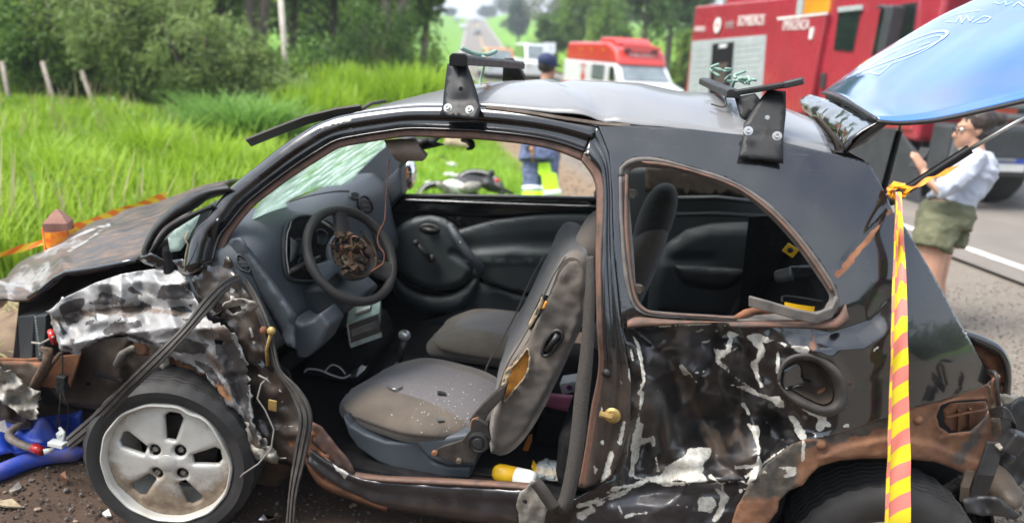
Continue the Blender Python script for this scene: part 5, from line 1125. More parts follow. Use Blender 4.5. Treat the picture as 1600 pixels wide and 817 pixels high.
for x,y in ((993,303),(1003,452)):
 c = sp(x,y,.012); mb = MB(); mb.lathe([(.009,0),(.011,-.012),(.009,-.028),(.0,-.03)],Matrix.Translation(c) @ Matrix.Rotation(R(90),4,'X') @ Matrix.Rotation(R(35),4,'Y'),12); mb.box(c + np.array([-.014,.0,0]),(.026,.016,.022)); autosmooth(mb.build('window_catch',M['dsteel'] if y < 400 else M['bare'],CAR),40)
# far pillars and header
extr('far_screen_pillar',[(519,294),(545,280),(567,258),(590,236),(600,222),(640,212),(648,226),(626,262),(628,304),(606,328),(592,336),(586,318),(580,300),(560,290),(540,293)],1.42,1.50,M['trim'],bev=.012)
px_panel('mirror_sail_trim',[(587,315),(600,285),(623,262),(627,300),(606,327),(590,333)],M['trim'],1.405,thick=.012,bev=.004)
c = cp(597,291,1.39); mb = MB(); mb.ball(c,(.014,.01,.014)); mb.build('trim_plug',M['blackwire'],CAR,True)
px_panel('header_trim',[(622,216),(690,215),(680,222),(694,227),(664,234),(650,242),(630,236)],M['blackplastic'],1.15,step=6,thick=.012,disp=lambda P: .04 * fbm(P,14,2))
mb = MB(); mb.tube(pl([cp(722,219,.9),cp(734,222,.88),cp(738,229,.88),cp(730,233,.9)],4),[.008,.008,.009,.011,.014,.015,.014,.012,.011,.010,.008,.006,.005],8); mb.build('mirror_arm',M['blackwire'],CAR,True)
# far door mirror
mb = MB(); c = cp(634,272,1.60); mb.ball(c,(.05,.05,.085),20,14); o = mb.build('door_mirror',M['blackplastic'],CAR,True)
mb = MB(); mb.ball(c + np.array([.026,-.012,0]),(.034,.046,.076),20,14); mb.build('mirror_glass',M['mirror'],o,True)
mb = MB(); mb.prism([Vector(cp(x,y,1.50)) for x,y in ((625,258),(630,256),(634,270),(633,284),(627,290),(625,276))],(.0,.012,0)); mb.build('mirror_reflection_strip',M['tapeknot'],CAR)  # orange reflection in the mirror, built as a coloured strip
# windscreen remains, on the plane of the screen
def screen3(P):
 d = rays(P) @ C2W; s = .80; t = -((OL[0] - .13) - s * (OL[2] - .92)) / (d[:,0] - s * d[:,2]); return OL + d * t[:,None]
WS = [(395,345),(397,354),(406,354),(412,347),(424,346),(436,341),(440,330),(449,322),(446,316),(462,308),(480,300),(500,293),(520,291),(536,289),(549,283),(567,262),(590,240),(603,230),(603,216),(556,222),(503,244),(468,270),(430,298),(405,320)]
ws = panel('windscreen',WS,M['shatter'],CAR,step=6,to3=screen3,thick=.005,attrs={'dense': lambda P: np.clip((468 - P[:,0]) / 30,.12,1)})
def px_attr(o):
 P = np.array([tuple(v.co) for v in o.data.vertices]); q = to_px(P); t = R(-34); a = o.data.attributes.new('streak','FLOAT_VECTOR','POINT'); al,ac = q[:,0] * math.cos(t) + q[:,1] * math.sin(t),-q[:,0] * math.sin(t) + q[:,1] * math.cos(t)
 a.data.foreach_set('vector',np.stack([al * .022,ac * .34,0 * al],1).astype(np.float32).ravel())
px_attr(ws)
# dashboard
def dash_sec(v):
 t = (v - .1) / 1.3; hump = math.exp(-((v - .36) / .22) ** 2); far = math.exp(-((v - 1.18) / .2) ** 2); top = .975 + .028 * hump + .012 * far; un = .03 * hump - .085 * t + .03 * far
 S = [(.02 - .03 * t,.90),(.08 - .03 * t,top - .01),(.17 + un * .5,top + .012),(.24 + un,top),(.285 + un,top - .04),(.300 + un,top - .10),(.315 + un,top - .18),(.34 + un,top - .27),(.345 + un,top - .33),(.30 + un,top - .40),(.12,.55),(.0,.56)]
 return [Vector((a,v,b)) for a,b in S]
vs = np.linspace(.09,1.42,26); secs = []
for i,v in enumerate(vs):
 s = dash_sec(v); e = min((v - .09) / .07,(1.42 - v) / .05,1); e = max(e,0)
 c = Vector((.15,v,.78)); s = [c + (q - c) * (.72 + .28 * math.sqrt(e)) if e < 1 else q for q in s]; s = [Vector((q.x,v,q.z)) for q in s]
 secs.append([Vector(q) for q in plc([tuple(q) for q in s],3)])
mb = MB(); mb.loft(secs); dash = mb.build('dashboard',M['trim'],CAR,True)
from mathutils.bvhtree import BVHTree
def caster(o):
 return BVHTree.FromPolygons([v.co.copy() for v in o.data.vertices],[tuple(p.vertices) for p in o.data.polygons])
bt = caster(dash)
def on(bt,P,lift,fallback):
 out = []
 for x,y in np.atleast_2d(P):
  d = Vector((rays([(x,y)]) @ C2W)[0]).normalized(); h = bt.ray_cast(Vector(OL),d)
  out.append(tuple(h[0] + h[1] * (lift if h[1].dot(d) < 0 else -lift)) if h[0] is not None else tuple(cp(x,y,fallback)))
 return np.array(out)
CLU = [(441,395),(444,362),(453,346),(468,339),(488,340),(508,346),(526,360),(532,385),(522,418),(500,438),(466,440),(446,430)]
panel('instrument_binnacle',plc(CLU,3),M['void'],dash,step=7,to3=lambda P: on(bt,P,.003,.4),thick=.004)  # near-black sheet on the dash, in place of a dark recess
mb = MB(); q = on(bt,np.array(plc(CLU,4)),.004,.4); mb.tube([*q,q[0]],.008,8,False); mb.build('binnacle_rim',M['trimdark'],dash,True)
mb = MB(); mb.ribbon([q_ for q_ in on(bt,np.array(pl([(452,350),(444,372),(443,400),(447,428)],5)),.012,.3)],(.004,-.008,.0),.004); mb.build('dial_lens_edge',M['wire'],dash,True)
for (x,y),r in (((496,372),.030),((462,386),.026),((470,412),.024)):
 c = on(bt,[(x,y)],.010,.4)[0]; mb = MB(); mb.lathe([(r,0),(r * 1.1,.006),(r * .9,.008),(r * .86,.003),(0,.003)],Matrix.Translation(c) @ Matrix.Rotation(R(70),4,'Y') @ Matrix.Rotation(R(25),4,'X'),20); mb.build('dial',M['trimdark'],dash,True)
panel('dial_plate',[(449,372),(462,382),(456,402),(448,410)],M['dial'],dash,step=6,to3=lambda P: on(bt,P,.014,.3),thick=.003)
for cx,cy,a,b,rt in ((570,322,9,15,-22),(553,307,6,3.5,10),(380,412,14,6,55)):
 o = panel('air_vent',ellipse(cx,cy,a,b,rt,22),M['blackwire'],dash,step=4,to3=lambda P: on(bt,P,.004,.12),thick=.004)
 q = on(bt,np.array(ellipse(cx,cy,a + 1,b + 1,rt,22)),.005,.12); mb = MB(); mb.tube([*q,q[0]],.005,6,False); mb.build('vent_ring',M['trimdark'],o,True)
 for k in (-.5,0,.5):
  p = on(bt,[(cx - a * .7,cy + b * k),(cx + a * .7,cy + b * k)],.009,.12); mb = MB(); mb.tube(p,.0022,5); mb.build('vent_slat',M['trimdark'],o)
panel('glovebox_seam',[(553,334),(566,340),(585,360),(592,392),(589,393),(580,362),(564,343),(552,337)],M['blackwire'],dash,step=5,to3=lambda P: on(bt,P,.002,1.2),thick=.002)
q = on(bt,np.array(pl([(452,316),(480,308),(520,300),(545,299)],5)),.002,.6); mb = MB(); mb.tube(q,.0025,5); mb.build('dash_seam',M['blackwire'],dash,True)
# knee trim sweeping down at the near end, lower cover
KT = [(352,386),(360,374),(374,372),(392,390),(416,424),(440,456),(458,482),(465,494),(461,504),(458,520),(462,545),(448,540),(436,518),(420,488),(398,455),(374,424),(356,404)]
px_panel('knee_trim',KT,M['trim'],.125,step=6,disp=lambda P: -.035 * np.clip(seg_dist(P,[KT[0],*KT[-6:][::-1]][:1] + [(356,404),(374,424),(398,455),(420,488),(436,518)]) / 26,0,1) ** .8 + .03 * np.clip(1 - seg_dist(P,KT[3:9]) / 8,0,1),thick=.008)
px_panel('speaker_grille',[(370,398),(382,404),(392,422),(396,432),(386,426),(374,412)],M['blackwire'],.105,step=4,thick=.006)
extr('under_dash_trim',[(455,498),(470,508),(490,500),(500,488),(515,510),(500,540),(480,560),(464,560),(458,540)],.18,.30,M['trim'],bev=.012)
extr('column_cover',[(468,452),(500,446),(536,458),(556,476),(540,490),(505,500),(478,492),(466,476)],.30,.52,M['trimdark'],bev=.02,smooth=True)
extr('console',[(500,505),(560,520),(575,560),(560,600),(470,590),(470,540)],.60,.90,M['void'],bev=.02)
# steering wheel
SWC = np.array([.470,.42,.874]); az,el = R(-25),R(35); n_ = np.array([math.cos(el) * math.cos(az),math.cos(el) * math.sin(az),math.sin(el)]); X_ = np.cross([0,0,1],n_); X_ /= np.linalg.norm(X_); Y_ = np.cross(n_,X_)
SM = Matrix(((X_[0],Y_[0],n_[0],SWC[0]),(X_[1],Y_[1],n_[1],SWC[1]),(X_[2],Y_[2],n_[2],SWC[2]),(0,0,0,1)))
sw = empty('steering_wheel'); sw.parent = CAR
mb = MB(); V,Q = [],[]; nn = 64; mm = 14
for i in range(nn):
 a = 2 * math.pi * i / nn
 for j in range(mm):
  b = 2 * math.pi * j / mm; r = .0155 + .002 * math.cos(3 * a) ** 6
  V.append(SM @ Vector(((.172 + r * math.cos(b)) * math.cos(a),(.172 + r * math.cos(b)) * math.sin(a),r * 1.1 * math.sin(b))))
Q = [(i * mm + j,((i + 1) % nn) * mm + j,((i + 1) % nn) * mm + (j + 1) % mm,i * mm + (j + 1) % mm) for i in range(nn) for j in range(mm)]
M['swheel'] = pm('worn_wheel_plastic',(.022,.020,.019),(.040,.036,.033),14,rough=.5,rough2=.7,bump=.12,bscale=900,layers=[dict(scale=10,k=1.4,bias=.1,sharp=3,color=(.10,.085,.07),rough=.8,amount=.5)])
mesh('wheel_rim',V,Q,M['swheel'],sw)
for ang,w0,w1,mt in ((80,.036,.030,'swheel'),(195,.030,.040,'trim'),(325,.034,.040,'swheel')):
 a = R(ang); d = Vector((math.cos(a),math.sin(a),0)); t = Vector((-d.y,d.x,0)); secs = []
 for r,wd,h,th in ((.06,w0,-.012,.016),(.10,w0 * .9,-.014,.014),(.14,w1 * .9,-.006,.014),(.168,w1,0,.014)):
  secs.append([SM @ (d * r + t * wd * c_ + Vector((0,0,h + th * s_))) for c_,s_ in ((-1,-.6),(-1,.3),(-.7,1),(.7,1),(1,.3),(1,-.6))])
 mb = MB(); mb.loft(secs); autosmooth(mb.build('spoke',M[mt],sw),50)
mb = MB(); mb.lathe([(.035,-.07),(.05,-.03),(.088,-.022),(.092,-.005),(.086,.006),(.078,.002),(.074,-.018),(0,-.022)],SM,36); autosmooth(mb.build('hub',M['trim'],sw),45)
mb = MB(); mb.lathe([(.036,-.02),(.036,.004),(.028,.010),(.012,.011),(0,.011)],SM @ Matrix.Translation((-.012,-.01,0)),24); autosmooth(mb.build('inflator',M['goldmetal'],sw),45)
rs = random.Random(5); mb = MB()
for k in range(120):                            # what the airbag left behind
 a = rs.uniform(0,6.28); r = rs.uniform(.025,.088); c = SM @ Vector((r * math.cos(a),r * math.sin(a),rs.uniform(-.014,.026))); s = rs.uniform(.006,.024)
 pts = [c + Vector([rs.uniform(-s,s) for _ in range(3)]) for _ in range(4)]; mb.add([*pts,*[q + Vector((.003,-.003,.002)) for q in pts]],[(0,1,2),(0,2,3),(4,6,5),(4,7,6),(0,1,5,4),(1,2,6,5),(2,3,7,6),(3,0,4,7)])
mb.build('torn_airbag',M['burnt'],sw)
mb = MB(); a0 = [SM @ Vector((.088 * math.cos(t),.088 * math.sin(t),.004)) for t in np.radians(np.linspace(215,400,30))]
for i in range(29):
 h0,h1 = .014 + .010 * rs.random(),.014 + .010 * rs.random(); nv_ = Vector(n_)
 mb.add([a0[i],a0[i + 1],a0[i + 1] + nv_ * h1,a0[i] + nv_ * h0],[(0,1,2,3)])
o = mb.build('airbag_edge',M['burnt'],sw); solid(o,.003,0)
mb = MB()
for k in range(6):
 a = rs.uniform(0,6.28); r = rs.uniform(.01,.08); p = SM @ Vector((r * math.cos(a),r * math.sin(a),.005)); q = p + Vector([rs.uniform(-.05,.05),rs.uniform(-.04,.02),rs.uniform(-.04,.05)])
 mb.tube(pl([p,(p + q) / 2 + Vector((0,-.015,.02)),q],4),.0018,5)
mb.build('airbag_wire',M['copper'],sw,True)
mb = MB(); mb.box(SM @ Vector((.012,-.03,.02)),(.016,.012,.01),(.4,.3,0)); mb.build('airbag_plug',M['blackwire'],sw); mb = MB(); mb.box(SM @ Vector((.045,.02,.015)),(.02,.014,.016),(.2,.5,.3)); mb.build('airbag_plug',M['blackwire'],sw)
mb = MB(); mb.tube([SM @ Vector((0,0,-.05)),SM @ Vector((0,0,-.25))],.04,16); mb.build('steering_column',M['trimdark'],CAR,True)
mb = MB(); mb.tube([cp(496,342,.52),cp(512,352,.46),cp(527,363,.44)],[.007,.006,.008],8); mb.build('column_stalk',M['dsteel'],CAR,True); mb = MB(); mb.tube([cp(446,426,.24),cp(470,416,.30),cp(500,402,.38)],[.012,.010,.008],8); mb.build('column_stalk',M['dsteel'],CAR,True)
# visor, dangling wires
px_panel('sun_visor',[(600,219),(625,217),(650,218),(658,236),(665,248),(660,252),(640,252),(630,256),(618,250),(608,236)],M['visor'],.30,step=5,disp=lambda P: .03 * np.clip((P[:,1] - 235) / 20,-1,1) ** 2 + .01 * fbm(P,20,2),thick=.022,bev=.006)
mb = MB(); mb.tube(pl([cp(x,y,.40) for x,y in ((608,250),(606,278),(603,310),(601,344),(594,358),(590,372),(592,384),(600,396),(599,410),(592,416),(580,424))],5),.0022,5); mb.build('hanging_wire',M['copper'],CAR,True)
# gear stick
gk = cp(632,524,.76); mb = MB(); mb.tube([gk + np.array([-.02,0,-.12]),gk + np.array([0,0,-.02])],[.012,.014],10); mb.build('gear_stick',M['dsteel'],CAR,True)
mb = MB(); mb.ball(gk,(.026,.022,.024),18,12); mb.build('gear_knob',M['silver'],CAR,True)
mb = MB(); mb.ball(gk + np.array([0,-.006,.022]),(.012,.010,.004)); mb.build('gear_pattern',M['dial'],CAR,True)
# ------------------------------------------------------------------ seats
def superblock(c,half,n=40,m=22,ex=2.6,ez=2.4,f=None):
 V,Q = [],[]
 sg = lambda x,e: math.copysign(abs(x) ** (2 / e),x)
 for i in range(m + 1):
  th = -math.pi / 2 + math.pi * i / m
  for j in range(n):
   a = 2 * math.pi * j / n; q = Vector((sg(math.cos(th),ez) * sg(math.cos(a),ex) * half[0],sg(math.cos(th),ez) * sg(math.sin(a),ex) * half[1],sg(math.sin(th),ez) * half[2]))
   if f: q = f(q)
   V.append(q + Vector(c))
 Q = [(i * n + j,i * n + (j + 1) % n,(i + 1) * n + (j + 1) % n,(i + 1) * n + j) for i in range(m) for j in range(n)]
 return V,Q
def cushion_f(lean,yaw=0):
 def f(q):
  x,y,z = q; z += lean * x
  z += -.018 * math.exp(-(y / .15) ** 2) * (z > 0) + .010 * float(fbm([(x * 300,y * 300)],60,3,3)[0])
  if x < 0: z -= .05 * (x / .3) ** 2
  y *= 1 - .10 * max(0,-x / .3) ** 2
  if z < 0: x *= .94; y *= .96
  c,s = math.cos(yaw),math.sin(yaw)
  return Vector((x * c - y * s,x * s + y * c,z))
 return f
def cushion(c,half,yaw,name):
 V,Q = superblock(c,half,72,40,2.7,2.3,cushion_f(.02,yaw)); o = mesh(name,V,Q,M['cloth'],CAR)
 P = np.array([tuple(v) for v in V]) - np.array(c); cs,sn = math.cos(-yaw),math.sin(-yaw); lx = P[:,0] * cs - P[:,1] * sn; ly = P[:,0] * sn + P[:,1] * cs
 a = np.clip((1 - ((np.clip(-(lx - .02),0,1) / (half[0] * .62)) ** 2 + (ly / (half[1] * .52)) ** 2)) * 5 + .5,0,1) * (P[:,2] > .02); attr(o,'centre',a)
 mb = MB(); t = np.linspace(math.pi / 2,3 * math.pi / 2,30); return o
seat1 = cushion((.745,.41,.385),(.305,.262,.088),R(-14),'seat_cushion')
cushion((.83,1.06,.385),(.29,.25,.085),R(0),'seat_cushion')
extr('seat_base',[(534,650),(548,665),(570,678),(602,690),(640,693),(656,690),(662,706),(676,722),(700,730),(736,730),(734,748),(690,746),(630,738),(590,722),(558,700),(544,680)],.165,.66,M['trim'],bev=.010)
extr('seat_side_cover',[(648,690),(690,684),(740,676),(742,730),(700,729),(672,718),(660,706)],.15,.22,M['trim'],bev=.012)
extr('recliner',[(675,707),(690,698),(722,688),(735,672),(737,655),(748,655),(762,664),(766,690),(748,706),(742,721),(715,726),(690,716)],.125,.14,M['dsteel'],bev=.002)
mb = MB(); c = cp(748,690,.122); MXr = Matrix.Translation(c) @ Matrix.Rotation(R(90),4,'X')
mb.lathe([(.034,-.004),(.034,.010),(.028,.012),(.026,.008),(.018,.008),(.016,.014),(0,.015)],MXr,14); autosmooth(mb.build('recliner_knob',M['blackplastic'],CAR),30)
for x,y in ((680,707),(718,719)): mb = MB(); mb.lathe([(.011,0),(.011,.006),(.007,.010),(0,.010)],Matrix.Translation(cp(x,y,.124)) @ Matrix.Rotation(R(90),4,'X'),8); mb.build('seat_bolt',M['bare'] if x > 700 else M['rust'],CAR)
extr('seat_frame',[(733,656),(754,632),(776,612),(792,600),(786,622),(762,648),(752,670),(740,672)],.135,.17,M['dsteel'],bev=.003)
mb = MB(); mb.tube(pl([cp(736,668,.12),cp(738,656,.115),cp(748,652,.12)],4),.003,6); mb.build('cable',M['arch'],CAR,True)
extr('seat_rail',[(734,738),(772,742),(772,750),(734,746)],.20,.24,M['dsteel'],bev=.003)
extr('seat_rail',[(733,748),(770,752),(770,757),(733,754)],.17,.19,M['bare'],bev=.003)
# backrest: measured near side, carried across to the far bolster
NB = [(766,711),(764,688),(768,652),(777,618),(792,574),(813,538),(833,502),(849,467),(865,433),(885,402),(905,397),(919,410),(922,450),(917,490),(904,525),(889,562),(872,598),(856,630),(838,662),(818,690),(800,706),(782,714)]
NP = np.array([cp(x,y,.19) for x,y in plc(NB,3)]); ctr = NP.mean(0); secs = []
for t in np.linspace(0,1,13):
 v = .19 + .46 * t; e = min(t,1 - t) / .12; k = 1 if e >= 1 else .86 + .14 * math.sqrt(max(e,0)); Q_ = NP.copy()
 Q_[:,0] = ctr[0] + (NP[:,0] - ctr[0]) * k - .075 * t; Q_[:,2] = ctr[2] + (NP[:,2] - ctr[2]) * (1 - (1 - k) * .25); Q_[:,1] = v - (.012 if 0 < t < 1 else 0)
 secs.append([Vector(q + np.array([.012 * float(fbm([(q[2] * 300,t * 120)],40,2)[0]),.010 * float(fbm([(q[0] * 300,q[2] * 260)],45,3,2)[0]),0])) for q in Q_])
mb = MB(); mb.loft(secs); back = mb.build('seat_backrest',M['clothback'],CAR,True); autosmooth(back,60)
P = np.array([tuple(v.co) for v in back.data.vertices]); 
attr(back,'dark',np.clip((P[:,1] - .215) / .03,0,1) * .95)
btk = caster(back)
# side face as its own fine cloth panel with folds, rips and the foam showing
SB = [(767,708),(765,688),(769,652),(778,618),(793,576),(814,540),(834,504),(850,469),(866,436),(886,405),(904,401),(916,412),(919,450),(914,490),(901,525),(886,562),(869,598),(853,630),(835,661),(816,687),(799,702),(782,710)]
SLIT1 = [(830,514),(826,508),(832,492),(840,478),(847,462),(854,464),(856,472),(848,488),(838,502)]
SLIT2 = [(788,626),(786,604),(789,584),(800,574),(812,560),(824,545),(828,556),(826,576),(818,592),(806,606),(796,618)]
side = px_panel('backrest_side',SB,M['clothback'],.178,step=4.5,holes=[SLIT1,SLIT2],thick=.004,disp=lambda P: .010 * fbm(P,26,3,4) + .006 * fbm(P @ np.array([[.8,.4],[-.5,.9]]),14,2,7) + .030 * np.clip(1 - seg_dist(P,SB + SB[:1]) / 12,0,1) ** 2 - .008 * np.clip(1 - np.minimum(seg_dist(P,SLIT1 + SLIT1[:1]),seg_dist(P,SLIT2 + SLIT2[:1])) / 6,0,1),
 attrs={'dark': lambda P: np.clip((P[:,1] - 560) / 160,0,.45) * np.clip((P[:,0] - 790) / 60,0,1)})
px_panel('seat_foam_and_dark',[(786,628),(784,602),(788,580),(826,542),(831,558),(822,594),(800,620)],M['foam'],.188,step=6,disp=lambda P: .006 * fbm(P,10,2),thick=.004)
px_panel('seat_foam_and_dark',[(828,516),(824,506),(846,460),(856,462),(858,474),(840,504)],M['void'],.19,step=6,thick=.004)  # near-black sheet behind the rip, standing for its dark inside
px_panel('seat_foam_and_dark',[(846,482),(852,470),(857,472),(852,484)],M['foam'],.186,step=4,thick=.004)
def lip(poly,r=.0032):
 mb = MB(); q = [cp(x,y,.170) + np.array([0,.003 * math.sin(i * 1.7),0]) for i,(x,y) in enumerate(plc(poly,4))]; mb.tube([*q,q[0]],[r * (1 + .35 * math.sin(i * 2.3)) for i in range(len(q) + 1)],6,False); return mb.build('torn_hem',M['lining'],CAR,True)
lip(SLIT2)
panel('torn_hem',[(827,514),(825,506),(833,490),(842,474),(846,464),(850,470),(842,488),(834,504)],M['lining'],CAR,step=3.5,vfix=.168,disp=lambda P: .008 * fbm(P,6,2),thick=.003)
panel('torn_hem',[(787,626),(784,603),(788,581),(798,572),(801,580),(792,594),(791,612)],M['lining'],CAR,step=3.5,vfix=.166,disp=lambda P: .006 * fbm(P,6,2),thick=.003)
mb = MB()
LP = [(847,552),(850,538),(860,522),(870,516),(878,520),(878,530),(868,542),(860,552),(852,556)]
q = [cp(x,y,.165) for x,y in plc(LP,3)]; mb.tube([*q,q[0]],.006,8,False); mb.build('lever_bezel',M['blackwire'],CAR,True)
px_panel('lever_well',LP,M['void'],.17,step=6,thick=.003)
mb = MB(); mb.tube([cp(853,548,.158),cp(864,534,.150),cp(872,523,.156)],[.006,.008,.011],8); mb.build('tilt_lever',M['blackplastic'],CAR,True)
for nm,vv,prof in (('seat_seam',.172,NB[3:10]),('seat_seam',.63,NB[3:10])):
 mb = MB(); mb.tube(pl([cp(x - 1,y - 2,vv) + np.array([-.070 * (vv > .3),0,0]) for x,y in prof],5),.0035,6); mb.build(nm,M['clothback'],CAR,True)
# head restraints, far backrest
V,Q = superblock(cp(926,386,.42),(.062,.13,.125),40,26,2.4,2.4,lambda q: Vector((q.x + .22 * q.z,q.y,q.z))); mesh('head_restraint',V,Q,M['clothback'],CAR)
mb = MB()
for dv in (.36,.48): mb.tube([cp(916,446,dv),cp(921,424,dv)],.008,8)
mb.build('restraint_post',M['blackwire'],CAR,True)
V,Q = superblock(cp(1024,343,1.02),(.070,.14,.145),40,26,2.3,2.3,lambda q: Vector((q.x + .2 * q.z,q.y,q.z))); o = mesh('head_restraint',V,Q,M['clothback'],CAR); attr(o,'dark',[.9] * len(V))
mb = MB(); mb.ball(cp(1006,373,.9),(.012,.012,.01)); mb.build('restraint_button',M['blackwire'],CAR,True)
V,Q = superblock(cp(985,440,1.04),(.075,.24,.30),44,30,2.6,2.8,lambda q: Vector((q.x + .30 * q.z,q.y,q.z))); mesh('seat_backrest',V,Q,M['clothback'],CAR)
# driver's belt
mb = MB(); cps = [(922,400,.05),(922,450,.03),(920,500,.02),(916,560,.01),(909,620,.0),(903,680,-.01),(895,735,-.018),(884,782,-.024),(871,796,-.026),(858,782,-.026),(846,764,-.026),(836,752,-.022)]
C3 = pl([cp(*q) for q in cps],6); W = []
for i,c in enumerate(C3):
 t = C3[min(i + 1,len(C3) - 1)] - C3[max(i - 1,0)]; w_ = np.cross(t / np.linalg.norm(t),(.1,1,.1)); w_ /= np.linalg.norm(w_); W.append(w_ * (.010 + .011 * min(1,i / 22)))
mb.ribbon(C3,W,.003); mb.build('seat_belt',M['belt'],CAR,True)
# striker and loose bits on the pillar
mb = MB(); c = sp(957,648,-.006); mb.lathe([(.022,0),(.024,.004),(.018,.010),(.010,.011),(.010,.018),(0,.019)],Matrix.Translation(c) @ Matrix.Rotation(R(90),4,'X'),18); mb.tube([c + np.array([0,-.014,0]),c + np.array([-.036,-.016,.006])],.009,8); autosmooth(mb.build('door_striker',M['brass'],CAR),35)
mb = MB(); mb.lathe([(.011,0),(.013,.006),(.0,.010)],Matrix.Translation(sp(948,582,.0)) @ Matrix.Rotation(R(90),4,'X'),14); mb.build('plug',M['blackplastic'],CAR,True)
# ------------------------------------------------------------------ loose things
CAR_M = Matrix.Translation(CAR_O) @ Matrix.Rotation(YAW,4,'Z')
def to_world(o): o.data.transform(CAR_M); return o
def free(objs,name,label,cat,group=None,kind=None):
 """objs: meshes with coordinates of the world -> one thing with its origin at its base"""
 objs = objs if isinstance(objs,(list,tuple)) else [objs]
 P = np.concatenate([np.array([tuple(v.co) for v in o.data.vertices]) for o in objs]); lo,hi = P.min(0),P.max(0); base = Vector(((lo[0] + hi[0]) / 2,(lo[1] + hi[1]) / 2,lo[2]))
 for o in objs: o.data.transform(Matrix.Translation(-base))
 if len(objs) == 1 and objs[0].name.split('.')[0] == name: root = objs[0]; root.location = base
 else:
  root = empty(name,base)
  for o in objs: o.parent = root
 return tag(root,label,cat,group,kind)
def carthing(objs,*a,**k):
 objs = objs if isinstance(objs,(list,tuple)) else [objs]
 for o in objs: to_world(o); o.parent = None
 return free(objs,*a,**k)
# car radio hanging by its wires
f = [np.array(cp(x,y,v)) for x,y,v in ((541,506,.50),(593,488,.56),(593,515,.56),(546,541,.50))]; dv = np.array([-.035,.10,.035])
mb = MB(); mb.prism([Vector(q) for q in f],dv); case = bevel(mb.build('case',M['radio'],None),.002)
nf = np.cross(f[1] - f[0],f[3] - f[0]); nf /= np.linalg.norm(nf); nf = nf if nf[1] < 0 else -nf
def fp(a,b,l=0): return Vector(f[0] + (f[1] - f[0]) * a + (f[3] - f[0]) * b + nf * l)
def plateq(a0,b0,a1,b1,l,name,mat,t=.003):
 mb = MB(); mb.prism([fp(a0,b0,l),fp(a1,b0,l),fp(a1,b1,l),fp(a0,b1,l)],nf * t); return mb.build(name,mat)
parts = [case,plateq(.06,.06,.96,.94,.001,'front_plate',M['dsteel'],.002),plateq(.10,.28,.92,.62,.004,'rating_label',M['dial'],.001),plateq(.03,.86,.98,1.06,.001,'lower_lip',M['radio'],.006)]
for k in range(3): parts.append(plateq(.13,.33 + .1 * k,.13 + (.7,.55,.6)[k],.355 + .1 * k,.0052,'label_print',M['wire'],.0004))
for a,b in ((-.0,.30),(-.0,.45),(0,.6)):
 c = Vector(f[0] + (f[3] - f[0]) * b + dv * (.25 if b != .45 else .5)); mb = MB(); mb.ball(c + Vector((-.004,-.002,0)),.008,8,6); parts.append(mb.build('case_hole',M['blackwire'],None,True))
tp = [Vector(f[0] + dv * .25 + (f[1] - f[0]) * .25 + np.array([0,0,.004])),Vector(f[0] + dv * .25 + (f[1] - f[0]) * .7 + np.array([0,0,.004])),Vector(f[0] + dv * .75 + (f[1] - f[0]) * .7 + np.array([0,0,.004])),Vector(f[0] + dv * .75 + (f[1] - f[0]) * .25 + np.array([0,0,.004]))]
mb = MB(); mb.prism(tp,(0,0,.012)); parts.append(bevel(mb.build('top_socket',M['steel'],None),.002))
mb = MB(); mb.tube(pl([Vector(f[0]) + Vector(dv) * .5 + Vector((0,0,.01)),Vector(f[0]) + Vector((-.03,.05,.05)),Vector(cp(520,478,.56))],6),.004,6); parts.append(mb.build('loom',M['blackwire'],None,True))
carthing(parts,'car_stereo','silver metal car stereo hanging by its wires below the steering wheel','car stereo')
# white plug with its flex on the floor
mb = MB(); q = [Vector(cp(x,y,.60)) for x,y in ((545,592),(549,578),(566,570),(570,578),(556,590))]; mb.prism(q,(0,.03,.01)); a = bevel(mb.build('plug_body',M['paper'],None),.003)
mb = MB(); mb.tube(pl([cp(x,y,.60) for x,y in ((476,581),(482,576),(500,578),(520,586),(536,590),(548,585))],6),.004,6); mb.tube(pl([cp(x,y,.60) for x,y in ((508,580),(518,570),(530,573),(540,584))],6),.003,6); b = mb.build('flex',M['paper'],None,True); b['kind'] = 'stuff'
carthing([a,b],'charger_cable','white charger plug with a thin white cable left of the driver seat cushion','cable')
# driver-side floor: bottle, bag, cases
bc,bd = np.array(cp(782,739,.19)),np.array(cp(830,750,.17)) - np.array(cp(782,739,.19)); bd /= np.linalg.norm(bd)
Mx = Matrix.Translation(bc) @ Vector(bd).to_track_quat('Z','Y').to_matrix().to_4x4()
mb = MB(); mb.lathe([(0,-.026),(.02,-.022),(.029,-.008),(.031,.01),(.031,.055)],Mx,24); a = mb.build('bottle_body',M['yellow'],None,True)
mb = MB(); mb.lathe([(.0312,.055),(.0312,.10),(.029,.115),(.02,.125),(0,.126)],Mx,24); b = mb.build('bottle_label',M['paper'],None,True)
carthing([a,b],'bottle','yellow plastic bottle with a white label lying behind the driver seat','bottle')
M['film'] = pm('clear_wrapper',(.62,.66,.66),(.42,.46,.46),40,rough=.12,alpha=.55)
V,Q = superblock(cp(858,735,.26),(.055,.05,.03),26,14,2,2,lambda q: q * (1 + .35 * float(fbm([(q.x * 900,q.z * 900 + q.y * 500)],20,3)[0]))); a = mesh('wrapper_film',V,Q,M['film'],None,False)
mb = MB(); mb.ribbon(pl([cp(x,y,.24) for x,y in ((832,724),(838,732),(848,735),(858,738),(868,738),(874,748))],4),(0,.012,.006),.003); b = mb.build('yellow_edge',M['yellow'],None)
carthing([a,b],'plastic_wrapper','crumpled clear wrapper with a yellow edge beside the yellow bottle','wrapper')
a = extr('orange_case',[(798,706),(824,702),(827,712),(830,722),(818,723),(800,718),(796,712)],.40,.52,M['orange'],None); carthing(a,'orange_case','orange plastic case edge lying on the floor under the seat back','case')
